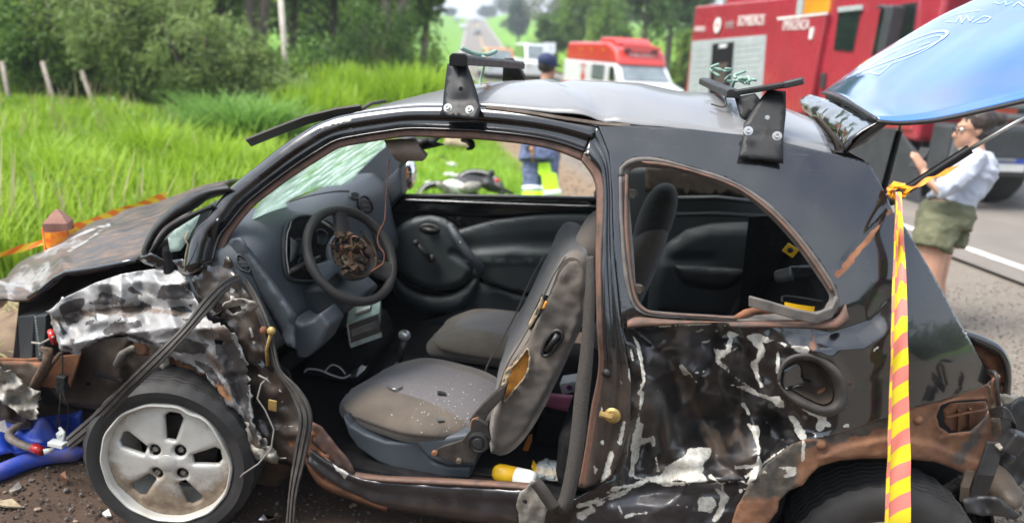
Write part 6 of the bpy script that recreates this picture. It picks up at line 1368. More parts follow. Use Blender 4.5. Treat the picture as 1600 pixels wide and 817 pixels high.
a = extr('orange_clip',[(875,691),(886,689),(887,705),(880,710),(875,703)],.36,.39,M['orange'],None,.003); carthing(a,'orange_clip','small orange clip beside the belt strap in the rear footwell','clip')
a = extr('red_reflector',[(758,714),(775,710),(786,720),(776,726),(762,722)],.40,.44,M['red'],None,.004); carthing(a,'red_reflector','dark red reflector below the recliner of the driver seat','reflector')
c0,c1 = np.array(cp(848,627,.56)),np.array(cp(905,632,.50)); mb = MB(); Mx = Matrix.Translation(c0) @ Vector(c1 - c0).to_track_quat('Z','Y').to_matrix().to_4x4(); L_ = float(np.linalg.norm(c1 - c0))
mb.lathe([(0,0),(.030,.002),(.032,.01),(.032,L_ * .22)],Mx,24); b = mb.build('roll_end',M['paper'],None,True); mb = MB(); mb.lathe([(.0325,L_ * .22),(.0325,L_ * 1.3),(0,L_ * 1.3)],Mx,24); a = autosmooth(mb.build('roll_wrap',M['pink'],None,True),40)
carthing([a,b],'pink_roll','pink wrapped roll with a pale end behind the driver seat','roll')
mb = MB(); mb.prism([Vector(cp(x,y,.60)) for x,y in ((874,600),(900,596),(902,612),(878,616))],(0,.08,.0)); a = bevel(mb.build('carton_body',M['paper'],None),.002)
mb = MB(); mb.lathe([(.011,0),(.011,.002),(0,.002)],Matrix.Translation(cp(890,605,.597)) @ Matrix.Rotation(R(90),4,'X'),14); b = mb.build('blue_dot',M['blue'],None); mb = MB(); mb.lathe([(.006,0),(.006,.002),(0,.002)],Matrix.Translation(cp(890,604,.594)) @ Matrix.Rotation(R(90),4,'X'),12); c = mb.build('red_dot',M['red'],None)
carthing([a,b,c],'carton','small pale carton with a red and blue dot above the pink roll','carton')
a = extr('tool_bag',[(838,645),(905,650),(900,740),(850,735),(826,700)],.46,.75,M['void'],None,.03); carthing(a,'tool_bag','black bag on the floor behind the driver seat','bag')
# crumbs of safety glass and litter on the driver cushion
M['crumb'] = pm('glass_crumb',(.75,.80,.78),(.55,.6,.58),60,rough=.12,coat=.5)
cb = caster(seat1); mb = MB(); rs = random.Random(11)
for k in range(100):
 x,y = rs.gauss(705,34),rs.gauss(634,26)
 if not (610 < x < 752 and 585 < y < 680): continue
 d = Vector((rays([(x,y)]) @ C2W)[0]).normalized(); h = cb.ray_cast(Vector(OL),d)
 if h[0] is None: continue
 s = rs.uniform(.0008,.0026); mb.box(h[0] + Vector((0,0,s / 2)),(s,s * rs.uniform(.6,1.2),s),(rs.random(),rs.random(),rs.random() * 3))
o = mb.build('glass_crumbs',M['crumb'],None,fix=False); carthing(o,'glass_crumbs','crumbs of broken safety glass scattered on the driver seat cushion','broken glass',kind='stuff')
def on_seat(x,y):
 d = Vector((rays([(x,y)]) @ C2W)[0]).normalized(); return cb.ray_cast(Vector(OL),d)[0]
mb = MB(); mb.box(on_seat(690,617) + Vector((0,0,.006)),(.030,.016,.010),(.2,.3,.4)); o = bevel(mb.build('plastic_chip',M['blackwire'],None),.003); carthing(o,'plastic_chip','black plastic chip in the middle of the driver seat cushion','debris')
mb = MB(); mb.tube(pl([on_seat(606,606) + Vector((0,0,.006)),on_seat(616,612) + Vector((0,0,.01)),on_seat(628,606) + Vector((0,0,.006))],5),.004,6); o = mb.build('bent_clip',M['steel'],None,True); carthing(o,'bent_clip','small bent metal clip at the front of the driver seat cushion','debris')
mb = MB(); mb.box(on_seat(688,657) + Vector((0,0,.004)),(.022,.018,.004),(.1,.1,.6)); o = mb.build('plastic_flake',M['dial'],None); carthing(o,'plastic_flake','dark angular flake near the side edge of the seat cushion','debris')
# ------------------------------------------------------------------ barrier tape tied to the strut
TP_ = []
for x,y,hw in ((1403,300,5.5),(1404,330,6.5),(1405,360,8),(1405,400,9.5),(1405,450,11.5),(1405,520,13),(1404,600,15),(1404,680,17.5),(1403,760,19.5),(1402,830,21),(1401,900,22)):
 TP_.append((x,y,(.255 if y < 320 else .215 if y < 340 else min(sp(1400,y)[1] - .035,.19) - .10 * np.clip((y - 620) / 200,0,1)),hw))
C3 = pl([np.array([*q]) for q in TP_],8); V,run,acr = [],[],[]; k = 9; d = 0; prev = None
for q in C3:
 c = cp(q[0],q[1],q[2]); 
 if prev is not None: d += np.linalg.norm(c - prev)
 prev = c; e = cp(q[0] + q[3],q[1],q[2]) - c; hw = np.linalg.norm(e); e /= hw; fold = max(0,1 - d / .42)
 for j in range(k):
  t = -1 + 2 * j / (k - 1); V.append(c + e * hw * t + np.array([0,1,0]) * (.010 * fold * math.sin(t * 7 + d * 6) + .006 * math.cos(t * 2.2) + .0035 * math.sin(d * 37 + t * 3) * math.sin(d * 11))) ; run.append(d + .03 * fold * math.sin(t * 5)); acr.append(t * .05)
n = len(C3); o = mesh('tape_strip',V,[(i * k + j,i * k + j + 1,(i + 1) * k + j + 1,(i + 1) * k + j) for i in range(n - 1) for j in range(k - 1)],M['tape'],None)
attr(o,'run',run); attr(o,'across',acr)
mb = MB()
for i in range(n - 1):                         # bright folded edge
 pass
E_ = [V[i * k] + np.array([0,-.004,0]) for i in range(n)]; ee = [cp(C3[i][0] - C3[i][3] * .72,C3[i][1],C3[i][2]) + np.array([0,-.006,0]) for i in range(n)]
mb.add([*E_,*ee],[(i,i + 1,n + i + 1,n + i) for i in range(n - 1)]); fe = mb.build('tape_fold',M['tape'],None,True); attr(fe,'run',[run[i * k] + .035 for i in range(n)] * 2); attr(fe,'across',[-.05] * n + [-.036] * n)
rs = random.Random(4); mb = MB()
for t in range(9):                             # knot
 a = rs.uniform(0,6.28); c = np.array(cp(1405,298,.27)); q = [c + .020 * np.array([math.cos(a + s) * 1.2,.4 * math.sin(2 * s),math.sin(a + s) * .8]) * rs.uniform(.7,1.2) for s in np.linspace(0,4.5,9)]
 mb.ribbon([Vector(z) for z in q],(rs.uniform(-.004,.004),.006,rs.uniform(.002,.008)),.0015)
kn = mb.build('tape_knot',M['tapeknot'],None)
mb = MB(); q = pl([cp(1412,298,.27),cp(1428,293,.25),cp(1450,281,.24),cp(1476,270,.24),(cp(1507,254,.24))],5); W = [np.array([.001,.002,.006]) * (1 + .6 * math.sin(i * .9)) * (1 if i < len(q) - 5 else max(.1,(len(q) - i) / 6)) for i in range(len(q))]
mb.ribbon(q,W,.002); tl = mb.build('tape_tail',M['tapeknot'],None)
kn['kind'] = 'stuff'
carthing([o,fe,kn,tl],'barrier_tape','yellow and red striped barrier tape tied to the tailgate strut and hanging down','barrier tape')
# post with tape on the left
Dp = 3.35; pc = at_depth(95,385,Dp); gz = 0
mb = MB(); topz = at_depth(95,343,Dp)[2]; b0 = Vector((pc[0],pc[1],(topz - .05) / 2)); mb.box((pc[0],pc[1],(topz - .05) / 2),(.098,.098,topz + .05),(0,0,.3)); Mx = Matrix.Translation((pc[0],pc[1],topz)) @ Matrix.Rotation(.3 + math.pi / 4,4,'Z'); mb.lathe([(.0693,0),(.012,.052),(0,.053)],Mx,4)
M['post'] = pm('pinkish_post',(.33,.17,.13),(.24,.12,.09),16,rough=.9,bump=.3,bscale=90)
o = mb.build('marker_post',M['post'],None); free(o,'marker_post','short pinkish wooden post with a pointed top in the grass behind the bonnet','post')
rs = random.Random(8); mb = MB()
for k in range(16):
 z = topz - .05 - .13 * rs.random(); a0 = rs.uniform(0,6.28); til = rs.uniform(-.5,.5)
 q = [Vector((pc[0] + .066 * math.cos(a0 + s),pc[1] + .066 * math.sin(a0 + s),z + til * .05 * math.sin(s))) for s in np.linspace(0,5.8,16)]; mb.ribbon(q,(0,0,rs.uniform(.008,.018)),.002)
wr = mb.build('tape_wrap',M['tapeknot'],None); wr['kind'] = 'stuff'
def tape_run(a,b,sag,hw,name):
 a,b = np.array(a),np.array(b); V,run,acr = [],[],[]; L_ = np.linalg.norm(b - a)
 for i in range(40):
  t = i / 39; c = a + (b - a) * t - np.array([0,0,sag * 4 * t * (1 - t)]); tw = .8 * math.sin(t * 7)
  for j,s in enumerate((-1,0,1)): V.append(c + np.array([0,.5 * math.sin(tw),math.cos(tw)]) * s * hw + np.array([0,.004 * (j == 1),0])); run.append(t * L_); acr.append(s * .05)
 o = mesh(name,V,[(i * 3 + j,i * 3 + j + 1,i * 3 + 4 + j,i * 3 + 3 + j) for i in range(39) for j in range(2)],M['tape2'],None); attr(o,'run',run); attr(o,'across',acr); return o
M['tape2'] = stripe_tape('orange_tape_print',(.88,.58,.03),(.85,.20,.02),.10,.6)
t1 = tape_run(at_depth(88,372,Dp),at_depth(-40,410,3.2),.0,.016,'tape_run'); t2 = tape_run(at_depth(104,360,Dp),at_depth(260,306,3.9),.0,.022,'tape_run')
free([wr,t1,t2],'barrier_tape','orange and yellow tape wound round the pinkish post and stretched both ways','barrier tape')
# ------------------------------------------------------------------ tarpaulin, hose, bits on the ground
V = []; nx,ny = 46,26
for j in range(ny):
 for i in range(nx):
  px = -60 + 190 * i / (nx - 1); py = 668 + (px * -.12) + 62 * j / (ny - 1) * (1 - .35 * i / (nx - 1)); p = at_height(px,py,.02); q = fbm([(px,py * 2)],30,4,2)[0]; p[2] += .03 + .09 * max(-.25,float(q)) * (1 if 0 < j < ny - 1 else .2); V.append(p)
tarp = mesh('blue_tarp',V,[(j * nx + i,j * nx + i + 1,(j + 1) * nx + i + 1,(j + 1) * nx + i) for j in range(ny - 1) for i in range(nx - 1)],M['blue'],None); solid(tarp,.004,0)
mb = MB(); mb.tube(pl([at_height(x,y,.03) for x,y in ((-60,760),(0,738),(40,722),(80,712),(120,708),(150,700))],5),[.032] * 11 + [.030] * 10 + [.02] * 5,12); roll = mb.build('rolled_edge',M['blue'],None,True)
free([tarp,roll],'blue_tarp','crumpled muddy blue tarpaulin with a rolled edge in front of the front wheel','tarp')
mb = MB(); mb.tube(pl([at_height(x,y,z) for x,y,z in ((44,664,.10),(30,666,.12),(18,673,.12),(15,682,.11),(28,692,.10),(50,700,.09),(68,706,.08))],6),.015,10); a = mb.build('hose_pipe',M['hose'],None,True)
mb = MB(); mb.tube([at_height(52,698,.10),at_height(66,705,.09)],.017,10); b = mb.build('red_sleeve',M['red'],None,True)
mb = MB(); mb.tube([at_height(68,706,.09),at_height(84,702,.09)],[.012,.008],8); c = mb.build('hose_nozzle',M['paper'],None,True)
free([a,b,c],'coolant_hose','short tan hose with a red sleeve curling over the blue tarp','hose')
def scrap(name,pts,z,mat,label,cat='debris',th=.006,wob=.01):
 V = [at_height(x,y,z) for x,y in pts]; mb = MB(); mb.prism([Vector((q[0],q[1],q[2] + wob * math.sin(i * 2.1))) for i,q in enumerate(V)],(0,0,th)); o = mb.build(name,M[mat],None); return free(o,name,label,cat)
scrap('wood_strip',[(-10,786),(20,784),(34,790),(12,793),(-10,792)],.015,'lining','pale wooden strip on the dirt at the left edge')
scrap('plastic_scrap',[(404,814),(412,808),(428,806),(442,804),(440,809),(420,812)],.012,'mirror','pale blue plastic scrap on the dirt by the hanging door seal')
scrap('paper_scrap',[(160,803),(170,800),(174,804),(166,808)],.012,'paper','tiny white paper scrap on the dirt left of the front wheel rim')
scrap('brick_chip',[(95,746),(103,744),(104,750),(96,751)],.02,'arch','small orange stone chip on the dirt in front of the tyre',th=.015)
scrap('broken_slat',[(14,768),(30,757),(34,760),(18,771)],.014,'wire','grey plastic sliver on the dirt below the blue tarp')
for k,(pts,mt,lb) in enumerate([([(-20,646),(14,650),(40,655),(30,664),(-20,660)],'bare','dark crumpled trim piece lying behind the blue tarp'),([(-30,676),(10,672),(14,680),(-30,686)],'wire','grey plastic strip at the left end of the tarp'),([(20,650),(40,652),(42,660),(22,658)],'paper','torn white plastic piece above the blue tarp')]):
 scrap('trim_piece',pts,.06,mt,lb,th=.02,wob=.03)
# pebbles and leaf litter
rs = np.random.default_rng(5)
def pebbles(name,n,px0,px1,py0,py1,smin,smax,mats,label):
 ico = [(0,0,1),(.894,0,.447),(.276,.851,.447),(-.724,.526,.447),(-.724,-.526,.447),(.276,-.851,.447),(.724,.526,-.447),(-.276,.851,-.447),(-.894,0,-.447),(-.276,-.851,-.447),(.724,-.526,-.447),(0,0,-1)]
 fc = [(0,1,2),(0,2,3),(0,3,4),(0,4,5),(0,5,1),(1,6,2),(2,7,3),(3,8,4),(4,9,5),(5,10,1),(6,7,2),(7,8,3),(8,9,4),(9,10,5),(10,6,1),(11,7,6),(11,8,7),(11,9,8),(11,10,9),(11,6,10)]
 I = np.array(ico); Fq = np.array(fc); P = np.stack([rs.uniform(px0,px1,n),rs.uniform(py0,py1,n)],1); d = rays(P); t = -CAMH / d[:,2]; C = CO + d * t[:,None]; C[:,2] = land_z(C[:,0],C[:,1]) + .006
 s = smin + (smax - smin) * rs.random(n) ** 3; sc = s[:,None,None] * rs.uniform(.6,1.2,(n,1,3)) * np.array([1,1,.6]); V = C[:,None] + I[None] * sc * rs.uniform(.8,1.2,(n,12,1)); Q = (Fq[None] + 12 * np.arange(n)[:,None,None]).reshape(-1,3)
 o = fast_mesh(name,V.reshape(-1,3),Q,mats); o.data.polygons.foreach_set('material_index',np.repeat(rs.integers(0,len(mats),n),20).astype(np.int32)); tag(o,label,'gravel',kind='stuff'); return o
SM1 = [pm('pebble_%s' % nm,c,tuple(q * .6 for q in c),30,rough=.9) for nm,c in (('brown',(.075,.05,.038)),('dark',(.045,.033,.028)),('grey',(.14,.125,.11)),('tan',(.24,.18,.13)))]
pebbles('gravel',7500,-30,900,600,830,.0015,.0075,SM1[:2] + SM1[:2] + SM1[2:3],'loose brown grit and pebbles on the dirt shoulder under the car')
pebbles('gravel',170,-30,560,650,830,.003,.013,SM1[2:],'pale stone chips and leaf litter strewn over the dirt shoulder')
pebbles('gravel',9000,1440,1640,430,830,.002,.008,SM1[2:] + SM1[2:] + SM1[1:2],'grey gravel of the road shoulder behind the tail of the car')
pebbles('gravel',300,850,940,235,305,.005,.018,SM1,'loose stones on the dirt strip behind the man')
# ------------------------------------------------------------------ plants
def leafmat(name,ca,cb,cc,sc=1.5,trans=.5):
 m = bpy.data.materials.new(name); m.use_nodes = True; nt = m.node_tree; N,L = nt.nodes,nt.links; b = N['Principled BSDF']
 at = N.new('ShaderNodeAttribute'); at.attribute_name = 'tint'; r = N.new('ShaderNodeValToRGB'); e = r.color_ramp.elements
 e[0].color = (*ca,1); e[1].color = (*cc,1); x = r.color_ramp.elements.new(.5); x.color = (*cb,1); L.new(at.outputs['Fac'],r.inputs[0]); L.new(r.outputs[0],b.inputs['Base Color'])
 b.inputs['Roughness'].default_value = .55; b.inputs['Specular IOR Level'].default_value = .3
 tr = N.new('ShaderNodeBsdfTranslucent'); L.new(r.outputs[0],tr.inputs['Color']); mx = N.new('ShaderNodeMixShader'); mx.inputs[0].default_value = trans
 L.new(b.outputs[0],mx.inputs[1]); L.new(tr.outputs[0],mx.inputs[2]); L.new(mx.outputs[0],N['Material Output'].inputs['Surface']); return m
M['lv_dark'] = leafmat('dark_leaves',(.045,.095,.025),(.085,.16,.036),(.16,.26,.055))
M['lv_mid'] = leafmat('mid_leaves',(.10,.18,.03),(.18,.29,.048),(.30,.42,.085))
M['lv_olive'] = leafmat('olive_leaves',(.13,.19,.05),(.20,.28,.08),(.31,.39,.15))
M['lv_pale'] = leafmat('pale_dry_leaves',(.13,.14,.085),(.20,.20,.13),(.28,.28,.19))
M['lv_blue'] = leafmat('haze_blue_leaves',(.045,.085,.060),(.065,.115,.08),(.09,.15,.10))  # bluish haze of distance put into the leaf colour
M['gr'] = leafmat('grass_blades',(.17,.30,.016),(.28,.43,.026),(.41,.52,.09),trans=.45)
M['gr2'] = leafmat('young_grass',(.18,.32,.02),(.29,.44,.03),(.42,.52,.10),trans=.45)
M['gr3'] = leafmat('blue_green_leaves',(.10,.22,.035),(.17,.32,.055),(.27,.42,.12),trans=.4)
M['bark'] = pm('grey_bark',(.16,.125,.10),(.075,.06,.05),8,rough=.95,bump=.5,bscale=30,stretch=(1,1,.3))
M['concrete'] = pm('weathered_concrete_post',(.50,.46,.38),(.38,.34,.28),6,rough=.9,bump=.2)
M['postwood'] = pm('grey_fence_wood',(.34,.28,.24),(.20,.17,.14),8,rough=.95,bump=.4)
G = np.random.default_rng(21)
def leaves(C,size,nrm_jit=1.0,asp=.5,droop=0):
 """C (N,3) centres -> quads"""
 n = len(C); a = G.normal(size=(n,3)); a /= np.linalg.norm(a,axis=1)[:,None]; a[:,2] -= droop; a /= np.linalg.norm(a,axis=1)[:,None]
 b = np.cross(a,G.normal(size=(n,3))); b /= np.linalg.norm(b,axis=1)[:,None]; s = size * G.uniform(.6,1.3,n)[:,None]
 V = np.stack([C - a * s,C + b * s * asp - a * s * .1,C + a * s,C - b * s * asp - a * s * .1],1); return V.reshape(-1,3),np.arange(n * 4).reshape(n,4)
def crown(name,c,rad,n,size,mat,parent,clumps=40,asp=.5,low=.0,spread=.30,droop=0):
 c = np.array(c,float); rad = np.array(rad,float)
 u = G.normal(size=(clumps,3)); u /= np.linalg.norm(u,axis=1)[:,None]; r = G.uniform(.35,1.0,clumps) ** .6; K = u * r[:,None]
 K[:,2] = np.where(K[:,2] < -low - .3,K[:,2] * .6,K[:,2])
 k = G.integers(0,clumps,n); kr = G.uniform(.5,1.25,clumps) * spread
 d = G.normal(size=(n,3)) * .55; P = (K[k] + d * kr[k][:,None]) * rad + c
 V,Q = leaves(P,size,asp=asp,droop=droop); tint = np.clip(.45 + .30 * G.normal(size=clumps)[k] + .14 * G.normal(size=n),0,1)
 o = fast_mesh(name,V,Q,mat,parent); attr(o,'tint',np.repeat(tint,4)); return o
def limb(mb,p,q,r0,r1,n=6,wob=.15):
 p,q = Vector(p),Vector(q); L_ = (q - p).length; pts = [p + (q - p) * t + Vector((random.uniform(-1,1),random.uniform(-1,1),0)) * L_ * wob * .3 * math.sin(math.pi * t) for t in np.linspace(0,1,5)]
 mb.tube(pts,list(np.linspace(r0,r1,5)),n)
def tree(name,px,D,h,cr,n,size,mat,label,cat='tree',group=None,ch=.62,trunk=.16,clumps=44,fork=1,lean=0,baseoff=0,spread=.30,droop=0):
 """px: column of the photograph, D: metres away, h: height, cr: crown radii"""
 p = at_depth(px,120,D); x,y = p[0],p[1]; z = float(land_z(x,y)) + baseoff
 root = empty(name,(x,y,z),0,label,cat,group); mb = MB(); random.seed(int(px * 7 + D))
 for k in range(fork):
  ox = (k - (fork - 1) / 2) * trunk * 3.2; top = Vector((lean * h * ch + ox * 2.2,0,h * ch)); mb.tube([(ox * .3,0,-.2),(ox * .8 + lean * h * .2,0,h * ch * .4),top * .98],[trunk * 1.25,trunk,trunk * .55],8)
  for i in range(5):
   t = random.uniform(.45,.95); s = Vector((lean * h * ch * t + ox * (1 + t),0,h * ch * t)); a = random.uniform(0,6.28); limb(mb,s,s + Vector((math.cos(a) * cr[0] * .7,math.sin(a) * cr[1] * .7,cr[2] * random.uniform(.2,.7))),trunk * .4,trunk * .1)
 tr = mb.build('trunk',M['bark'],root,True,fix=False)
 crown('crown',(lean * h * ch,0,h * ch + cr[2] * .25),cr,n,size,mat,root,clumps,spread=spread,droop=droop); return root
def bush(px,D,h,w_,n,size,mat,label,name='bush',cat='bush',group=None,asp=.5,clumps=34,droop=0,dy=None,spread=.34):
 p = at_depth(px,120,D); x,y = p[0],p[1]; z = float(land_z(x,y)); root = empty(name,(x,y,z),0,label,cat,group); mb = MB(); random.seed(int(px * 3 + D))
 for k in range(6): a = random.uniform(0,6.28); mb.tube([(0,0,-.1),(math.cos(a) * w_ * .25,math.sin(a) * w_ * .25,h * .5),(math.cos(a) * w_ * .5,math.sin(a) * w_ * .5,h * .85)],[.05,.035,.012],6)
 s = mb.build('stem',M['bark'],root,True,fix=False); crown('foliage',(0,0,h * .5),(w_,dy or w_ * .8,h * .55),n,size,mat,root,clumps,asp=asp,droop=droop,spread=spread); return root
def blades(name,X,Y,Z,h,wd,mat,label,lean=.45,kind='stuff',cat='grass',parent=None,loc=(0,0,0)):
 n = len(X); a = G.uniform(0,2 * math.pi,n); ca,sa = np.cos(a),np.sin(a); l = h * lean * G.uniform(.2,1.3,n); wx,wy = -sa * wd,ca * wd
 B = np.stack([X,Y,Z],1); o = lambda t,k: B + np.stack([ca * l * t ** 2,sa * l * t ** 2,h * t * (1 - .18 * t * lean)],1) + np.stack([wx * k,wy * k,0 * wx],1)
 V = np.stack([o(0,-.8),o(0,.8),o(.55,-1),o(.55,1),o(1,-.12),o(1,.12)],1).reshape(-1,3); b = np.arange(n)[:,None] * 6; Q = np.concatenate([b + [0,1,3,2],b + [2,3,5,4]],0)
 me = fast_mesh(name,V,Q,mat,parent); t = np.clip(.5 + .30 * fbm(np.stack([X,Y],1),1.3,3,4) * 1.6 + .17 * G.normal(size=n),0,1); attr(me,'tint',np.repeat(t,6))
 if kind: tag(me,label,cat,kind=kind)
 return me
def field(n,x0,x1,y0,y1,keep):
 X = G.uniform(x0,x1,n); Y = y0 + (y1 - y0) * G.random(n) ** 1.25; k = keep(X,Y); X,Y = X[k],Y[k]; return X,Y,land_z(X,Y)
def turf_at(X,Y):
 l,r = road_c(Y); return np.clip((Y - 4.35 - .25 * np.sin(X * 2.3)) / .5,0,1) * np.clip((l - 3.1 - X) / 1.2,0,1)
# rank grass to the left, shorter turf seen through the door, far verge
X,Y,Z = field(90000,-13,-1.2,4.0,19,lambda X,Y: (turf_at(X,Y) > .4) & (X < -1.5 - .05 * Y + .6 * fbm(np.stack([X,Y],1),1.2,2)))
hh = .30 + .34 * np.clip(fbm(np.stack([X,Y],1),1.6,3,1) + .45,0,1) - .03 * np.clip(Y - 6.5,0,8); blades('grass',X,Y,Z,hh * G.uniform(.6,1.25,len(X)),.006 + .0009 * Y,M['gr'],'rank bright green grass filling the verge left of the wreck')
X,Y,Z = field(26000,-4.5,3,4.5,14,lambda X,Y: (turf_at(X,Y) > .5) & (X > -2.4))
blades('grass',X,Y,Z,G.uniform(.04,.15,len(X)),.007,M['gr2'],'short turf on the verge seen through the door opening')
X,Y,Z = field(26000,-14,2.5,14,48,lambda X,Y: X < road_c(Y)[0] - 2.0)
blades('grass',X,Y,Z,G.uniform(.35,1.0,len(X)),.028,M['gr2'],'tall pale green grass along the far verge below the trees')
X,Y,Z = field(9000,0,60,45,170,lambda X,Y: (X > road_c(Y)[1] + 1) & (X < road_c(Y)[1] + 30))
blades('grass',X,Y,Z,G.uniform(.2,.5,len(X)),.09,M['gr2'],'mown grass on the bank right of the climbing road')
def tussock(px,D,h,w_,n,mat,label,group='tussocks of tall grass on the verge',wd=.010,lean=.7,name='grass_tussock'):
 p = at_depth(px,120,D); x,y = p[0],p[1]; z = float(land_z(x,y)); X = G.normal(0,w_ * .5,n); Y = G.normal(0,w_ * .45,n); hh = h * np.exp(-(X ** 2 + Y ** 2) / (w_ * w_) * .7) * G.uniform(.55,1.15,n)
 o = blades(name,X,Y,0 * X,hh,wd,mat,None,lean,None); o.location = (x,y,z); return tag(o,label,'tall grass',group)
tussock(392,9.5,.95,.75,1500,M['gr3'],'broad-leaved blue-green tussock in the grass above the windscreen pillar',wd=.020,lean=.9)
tussock(335,10.5,.85,.7,1100,M['gr3'],'blue-green tussock standing left of the broadest one',wd=.018,lean=.9)
tussock(225,7.5,.8,.6,900,M['gr'],'arching grass tussock in the middle of the left verge')
tussock(330,7.0,.75,.55,900,M['gr'],'upright grass tussock behind the windscreen pillar base')
tussock(60,6.3,.7,.6,800,M['gr'],'grass tussock at the far left of the verge')
for i,(px,D,h) in enumerate([(645,13,1.35),(672,14.5,1.1),(612,13.5,1.2),(570,13,1.05),(530,14,1.2),(500,12,.95)]):
 tussock(px,D,h,1.1,1500,M['gr2'],['tallest yellow-green grass clump nearest the front rack foot','yellow-green grass clump at the edge of the far road','yellow-green clump below the thin tree trunk','mid-height bright clump above the loose gutter strip','clump of bright grass under the dark shrub','bright grass clump right of the utility pole'][i],wd=.022,lean=.5)
M['straw'] = leafmat('dry_stems',(.30,.27,.12),(.42,.38,.18),(.52,.48,.28),trans=.3)
X,Y,Z = field(1500,-12,-1.4,4.6,16,lambda X,Y: (turf_at(X,Y) > .6) & (fbm(np.stack([X,Y],1),1.1,2,7) > .05))
blades('dry_stems',X,Y,Z,G.uniform(.35,.85,len(X)),.005 + .0006 * Y,M['straw'],'pale dry seed stems standing in the rank grass',lean=.3)
X = G.uniform(-4.6,-1.7,2600); Y = G.uniform(3.0,4.7,2600); k_ = fbm(np.stack([X,Y],1),.5,3,5) > -.12; X,Y = X[k_],Y[k_]
blades('straw_litter',X,Y,land_z(X,Y),G.uniform(.02,.07,len(X)),.006,M['straw'],'dry straw litter on the dirt in front of the crushed nose',lean=2.2,cat='straw')
X,Y = X[:300] + .3,Y[:300] + .15; blades('grass',X,Y,land_z(X,Y),G.uniform(.06,.16,len(X)),.006,M['gr'],'thin green grass shoots in the dry straw before the nose',lean=.8)
n = 5200; X = G.uniform(-11,-1.5,n); Y = G.uniform(4.6,12,n); k_ = (fbm(np.stack([X,Y],1),.9,3,8) > .10) & (turf_at(X,Y) > .6); X,Y = X[k_],Y[k_]; V_,Q_ = leaves(np.stack([X,Y,land_z(X,Y) + G.uniform(.06,.48,len(X))],1),.045,asp=.55,droop=.4)
o = fast_mesh('weeds',V_,Q_,M['gr3']); attr(o,'tint',np.repeat(np.clip(.55 + .25 * G.normal(size=len(X)),0,1),4)); tag(o,'broad-leaved weeds growing in patches through the rank grass','weeds',kind='stuff')
# shrubs on the fence line, from left to right
BU = [(20,14.3,2.40,1.26,'lv_mid','leafy mid-green shrub behind the leftmost fence post'),(85,13.6,2.25,1.19,'lv_dark','dark shrub behind the second fence post'),(150,13.9,2.47,1.12,'lv_mid','mid-green shrub right of the fence posts'),
      (200,12.9,2.55,1.05,'lv_olive','olive shrub with loose arching stems'),(250,13.3,2.85,1.05,'lv_olive','taller olive shrub with feathery leaves'),(305,12.6,2.00,1.05,'lv_olive','wide olive shrub left of the tall grasses'),(352,12.9,1.55,0.98,'lv_olive','pale olive shrub in front of the forked trunk'),(395,13.6,1.20,1.05,'lv_mid','soft green shrub left of the utility pole'),
      (430,12.9,0.85,0.91,'lv_olive','low grey-green shrub at the foot of the utility pole'),(475,15.6,1.25,0.84,'lv_dark','dark rounded shrub right of the utility pole'),(545,17.7,1.65,1.26,'lv_dark','low dark shrub under the middle trees'),(588,17.7,2.40,1.12,'lv_dark','dark shrub at the right end of the left treeline'),(640,20.4,2.17,0.91,'lv_mid','leafy shrub closest to the far road')]
for px,D,h,w_,mt,lb in BU: bush(px,D,h,w_,5200,.055 if mt != 'lv_olive' else .085,M[mt],lb,asp=.5 if mt != 'lv_olive' else .22,group='shrubs along the old fence')
TR = [(15,20.5,8.0,(2.2,1.8,3.4),'lv_dark','dark dense tree at the far left behind the fence'),(80,22.0,8.8,(2.4,2.1,3.7),'lv_dark','dark tree behind the second fence post'),(150,21.3,8.0,(2.1,1.8,3.5),'lv_mid','mid-green tree above the olive shrubs'),(215,19.8,7.2,(1.8,1.5,3.2),'lv_mid','bright leafy tree left of centre in the treeline'),(275,22.0,8.8,(2.1,1.8,3.8),'lv_olive','olive tree with loose crown behind the tall shrub'),
      (345,22.8,8.8,(2.1,1.8,3.7),'lv_mid','mid-green tree left of the forked trunk'),(400,20.5,8.8,(1.8,1.5,2.9),'lv_dark','tree with a pale forked trunk left of the utility pole'),(455,25.1,9.6,(2.2,2.0,4.0),'lv_dark','dark tree behind the utility pole'),(515,24.3,9.6,(2.2,2.0,3.8),'lv_dark','dark tree right of the utility pole'),(560,22.8,8.8,(2.0,1.7,3.7),'lv_mid','mid-green tree with bright leaf clumps'),(608,20.5,8.8,(1.8,1.5,3.0),'lv_mid','slim tree with a bare pale trunk above the tall grass'),
      (585,24.3,9.6,(1.5,1.7,4.2),'lv_mid','leafy tree beside the road end of the treeline'),(658,25.8,8.0,(.62,.9,3.6),'lv_dark','last tree of the left treeline by the far road')]
for px,D,h,cr,mt,lb in TR:
 bare = px in (400,608); tree('tree',px,D,h,cr,6500,.115,M[mt],lb,group='trees of the left treeline',ch=.66 if bare else .48,trunk=.15,fork=2 if px in (400,608) else 1,lean=.05)
for px,D,h,w_ in ((30,36,8,6),(130,38,9,6),(240,38,9,6),(350,40,10,6.5),(470,42,10,6.5),(540,42,10,3.6),(596,46,9,2.6)):
 bush(px,D,h,w_,4200,.30,M['lv_mid'],{30: 'deep dark thicket behind the far left trees',130: 'dark thicket behind the olive shrubs',240: 'dark thicket in the left middle of the treeline',350: 'dark thicket behind the forked trunk',470: 'dark thicket behind the utility pole',540: 'dark thicket behind the slim bare trunk',596: 'dark thicket at the road end of the treeline'}[px],name='thicket',cat='thicket',group='dark thickets behind the treeline',clumps=60)
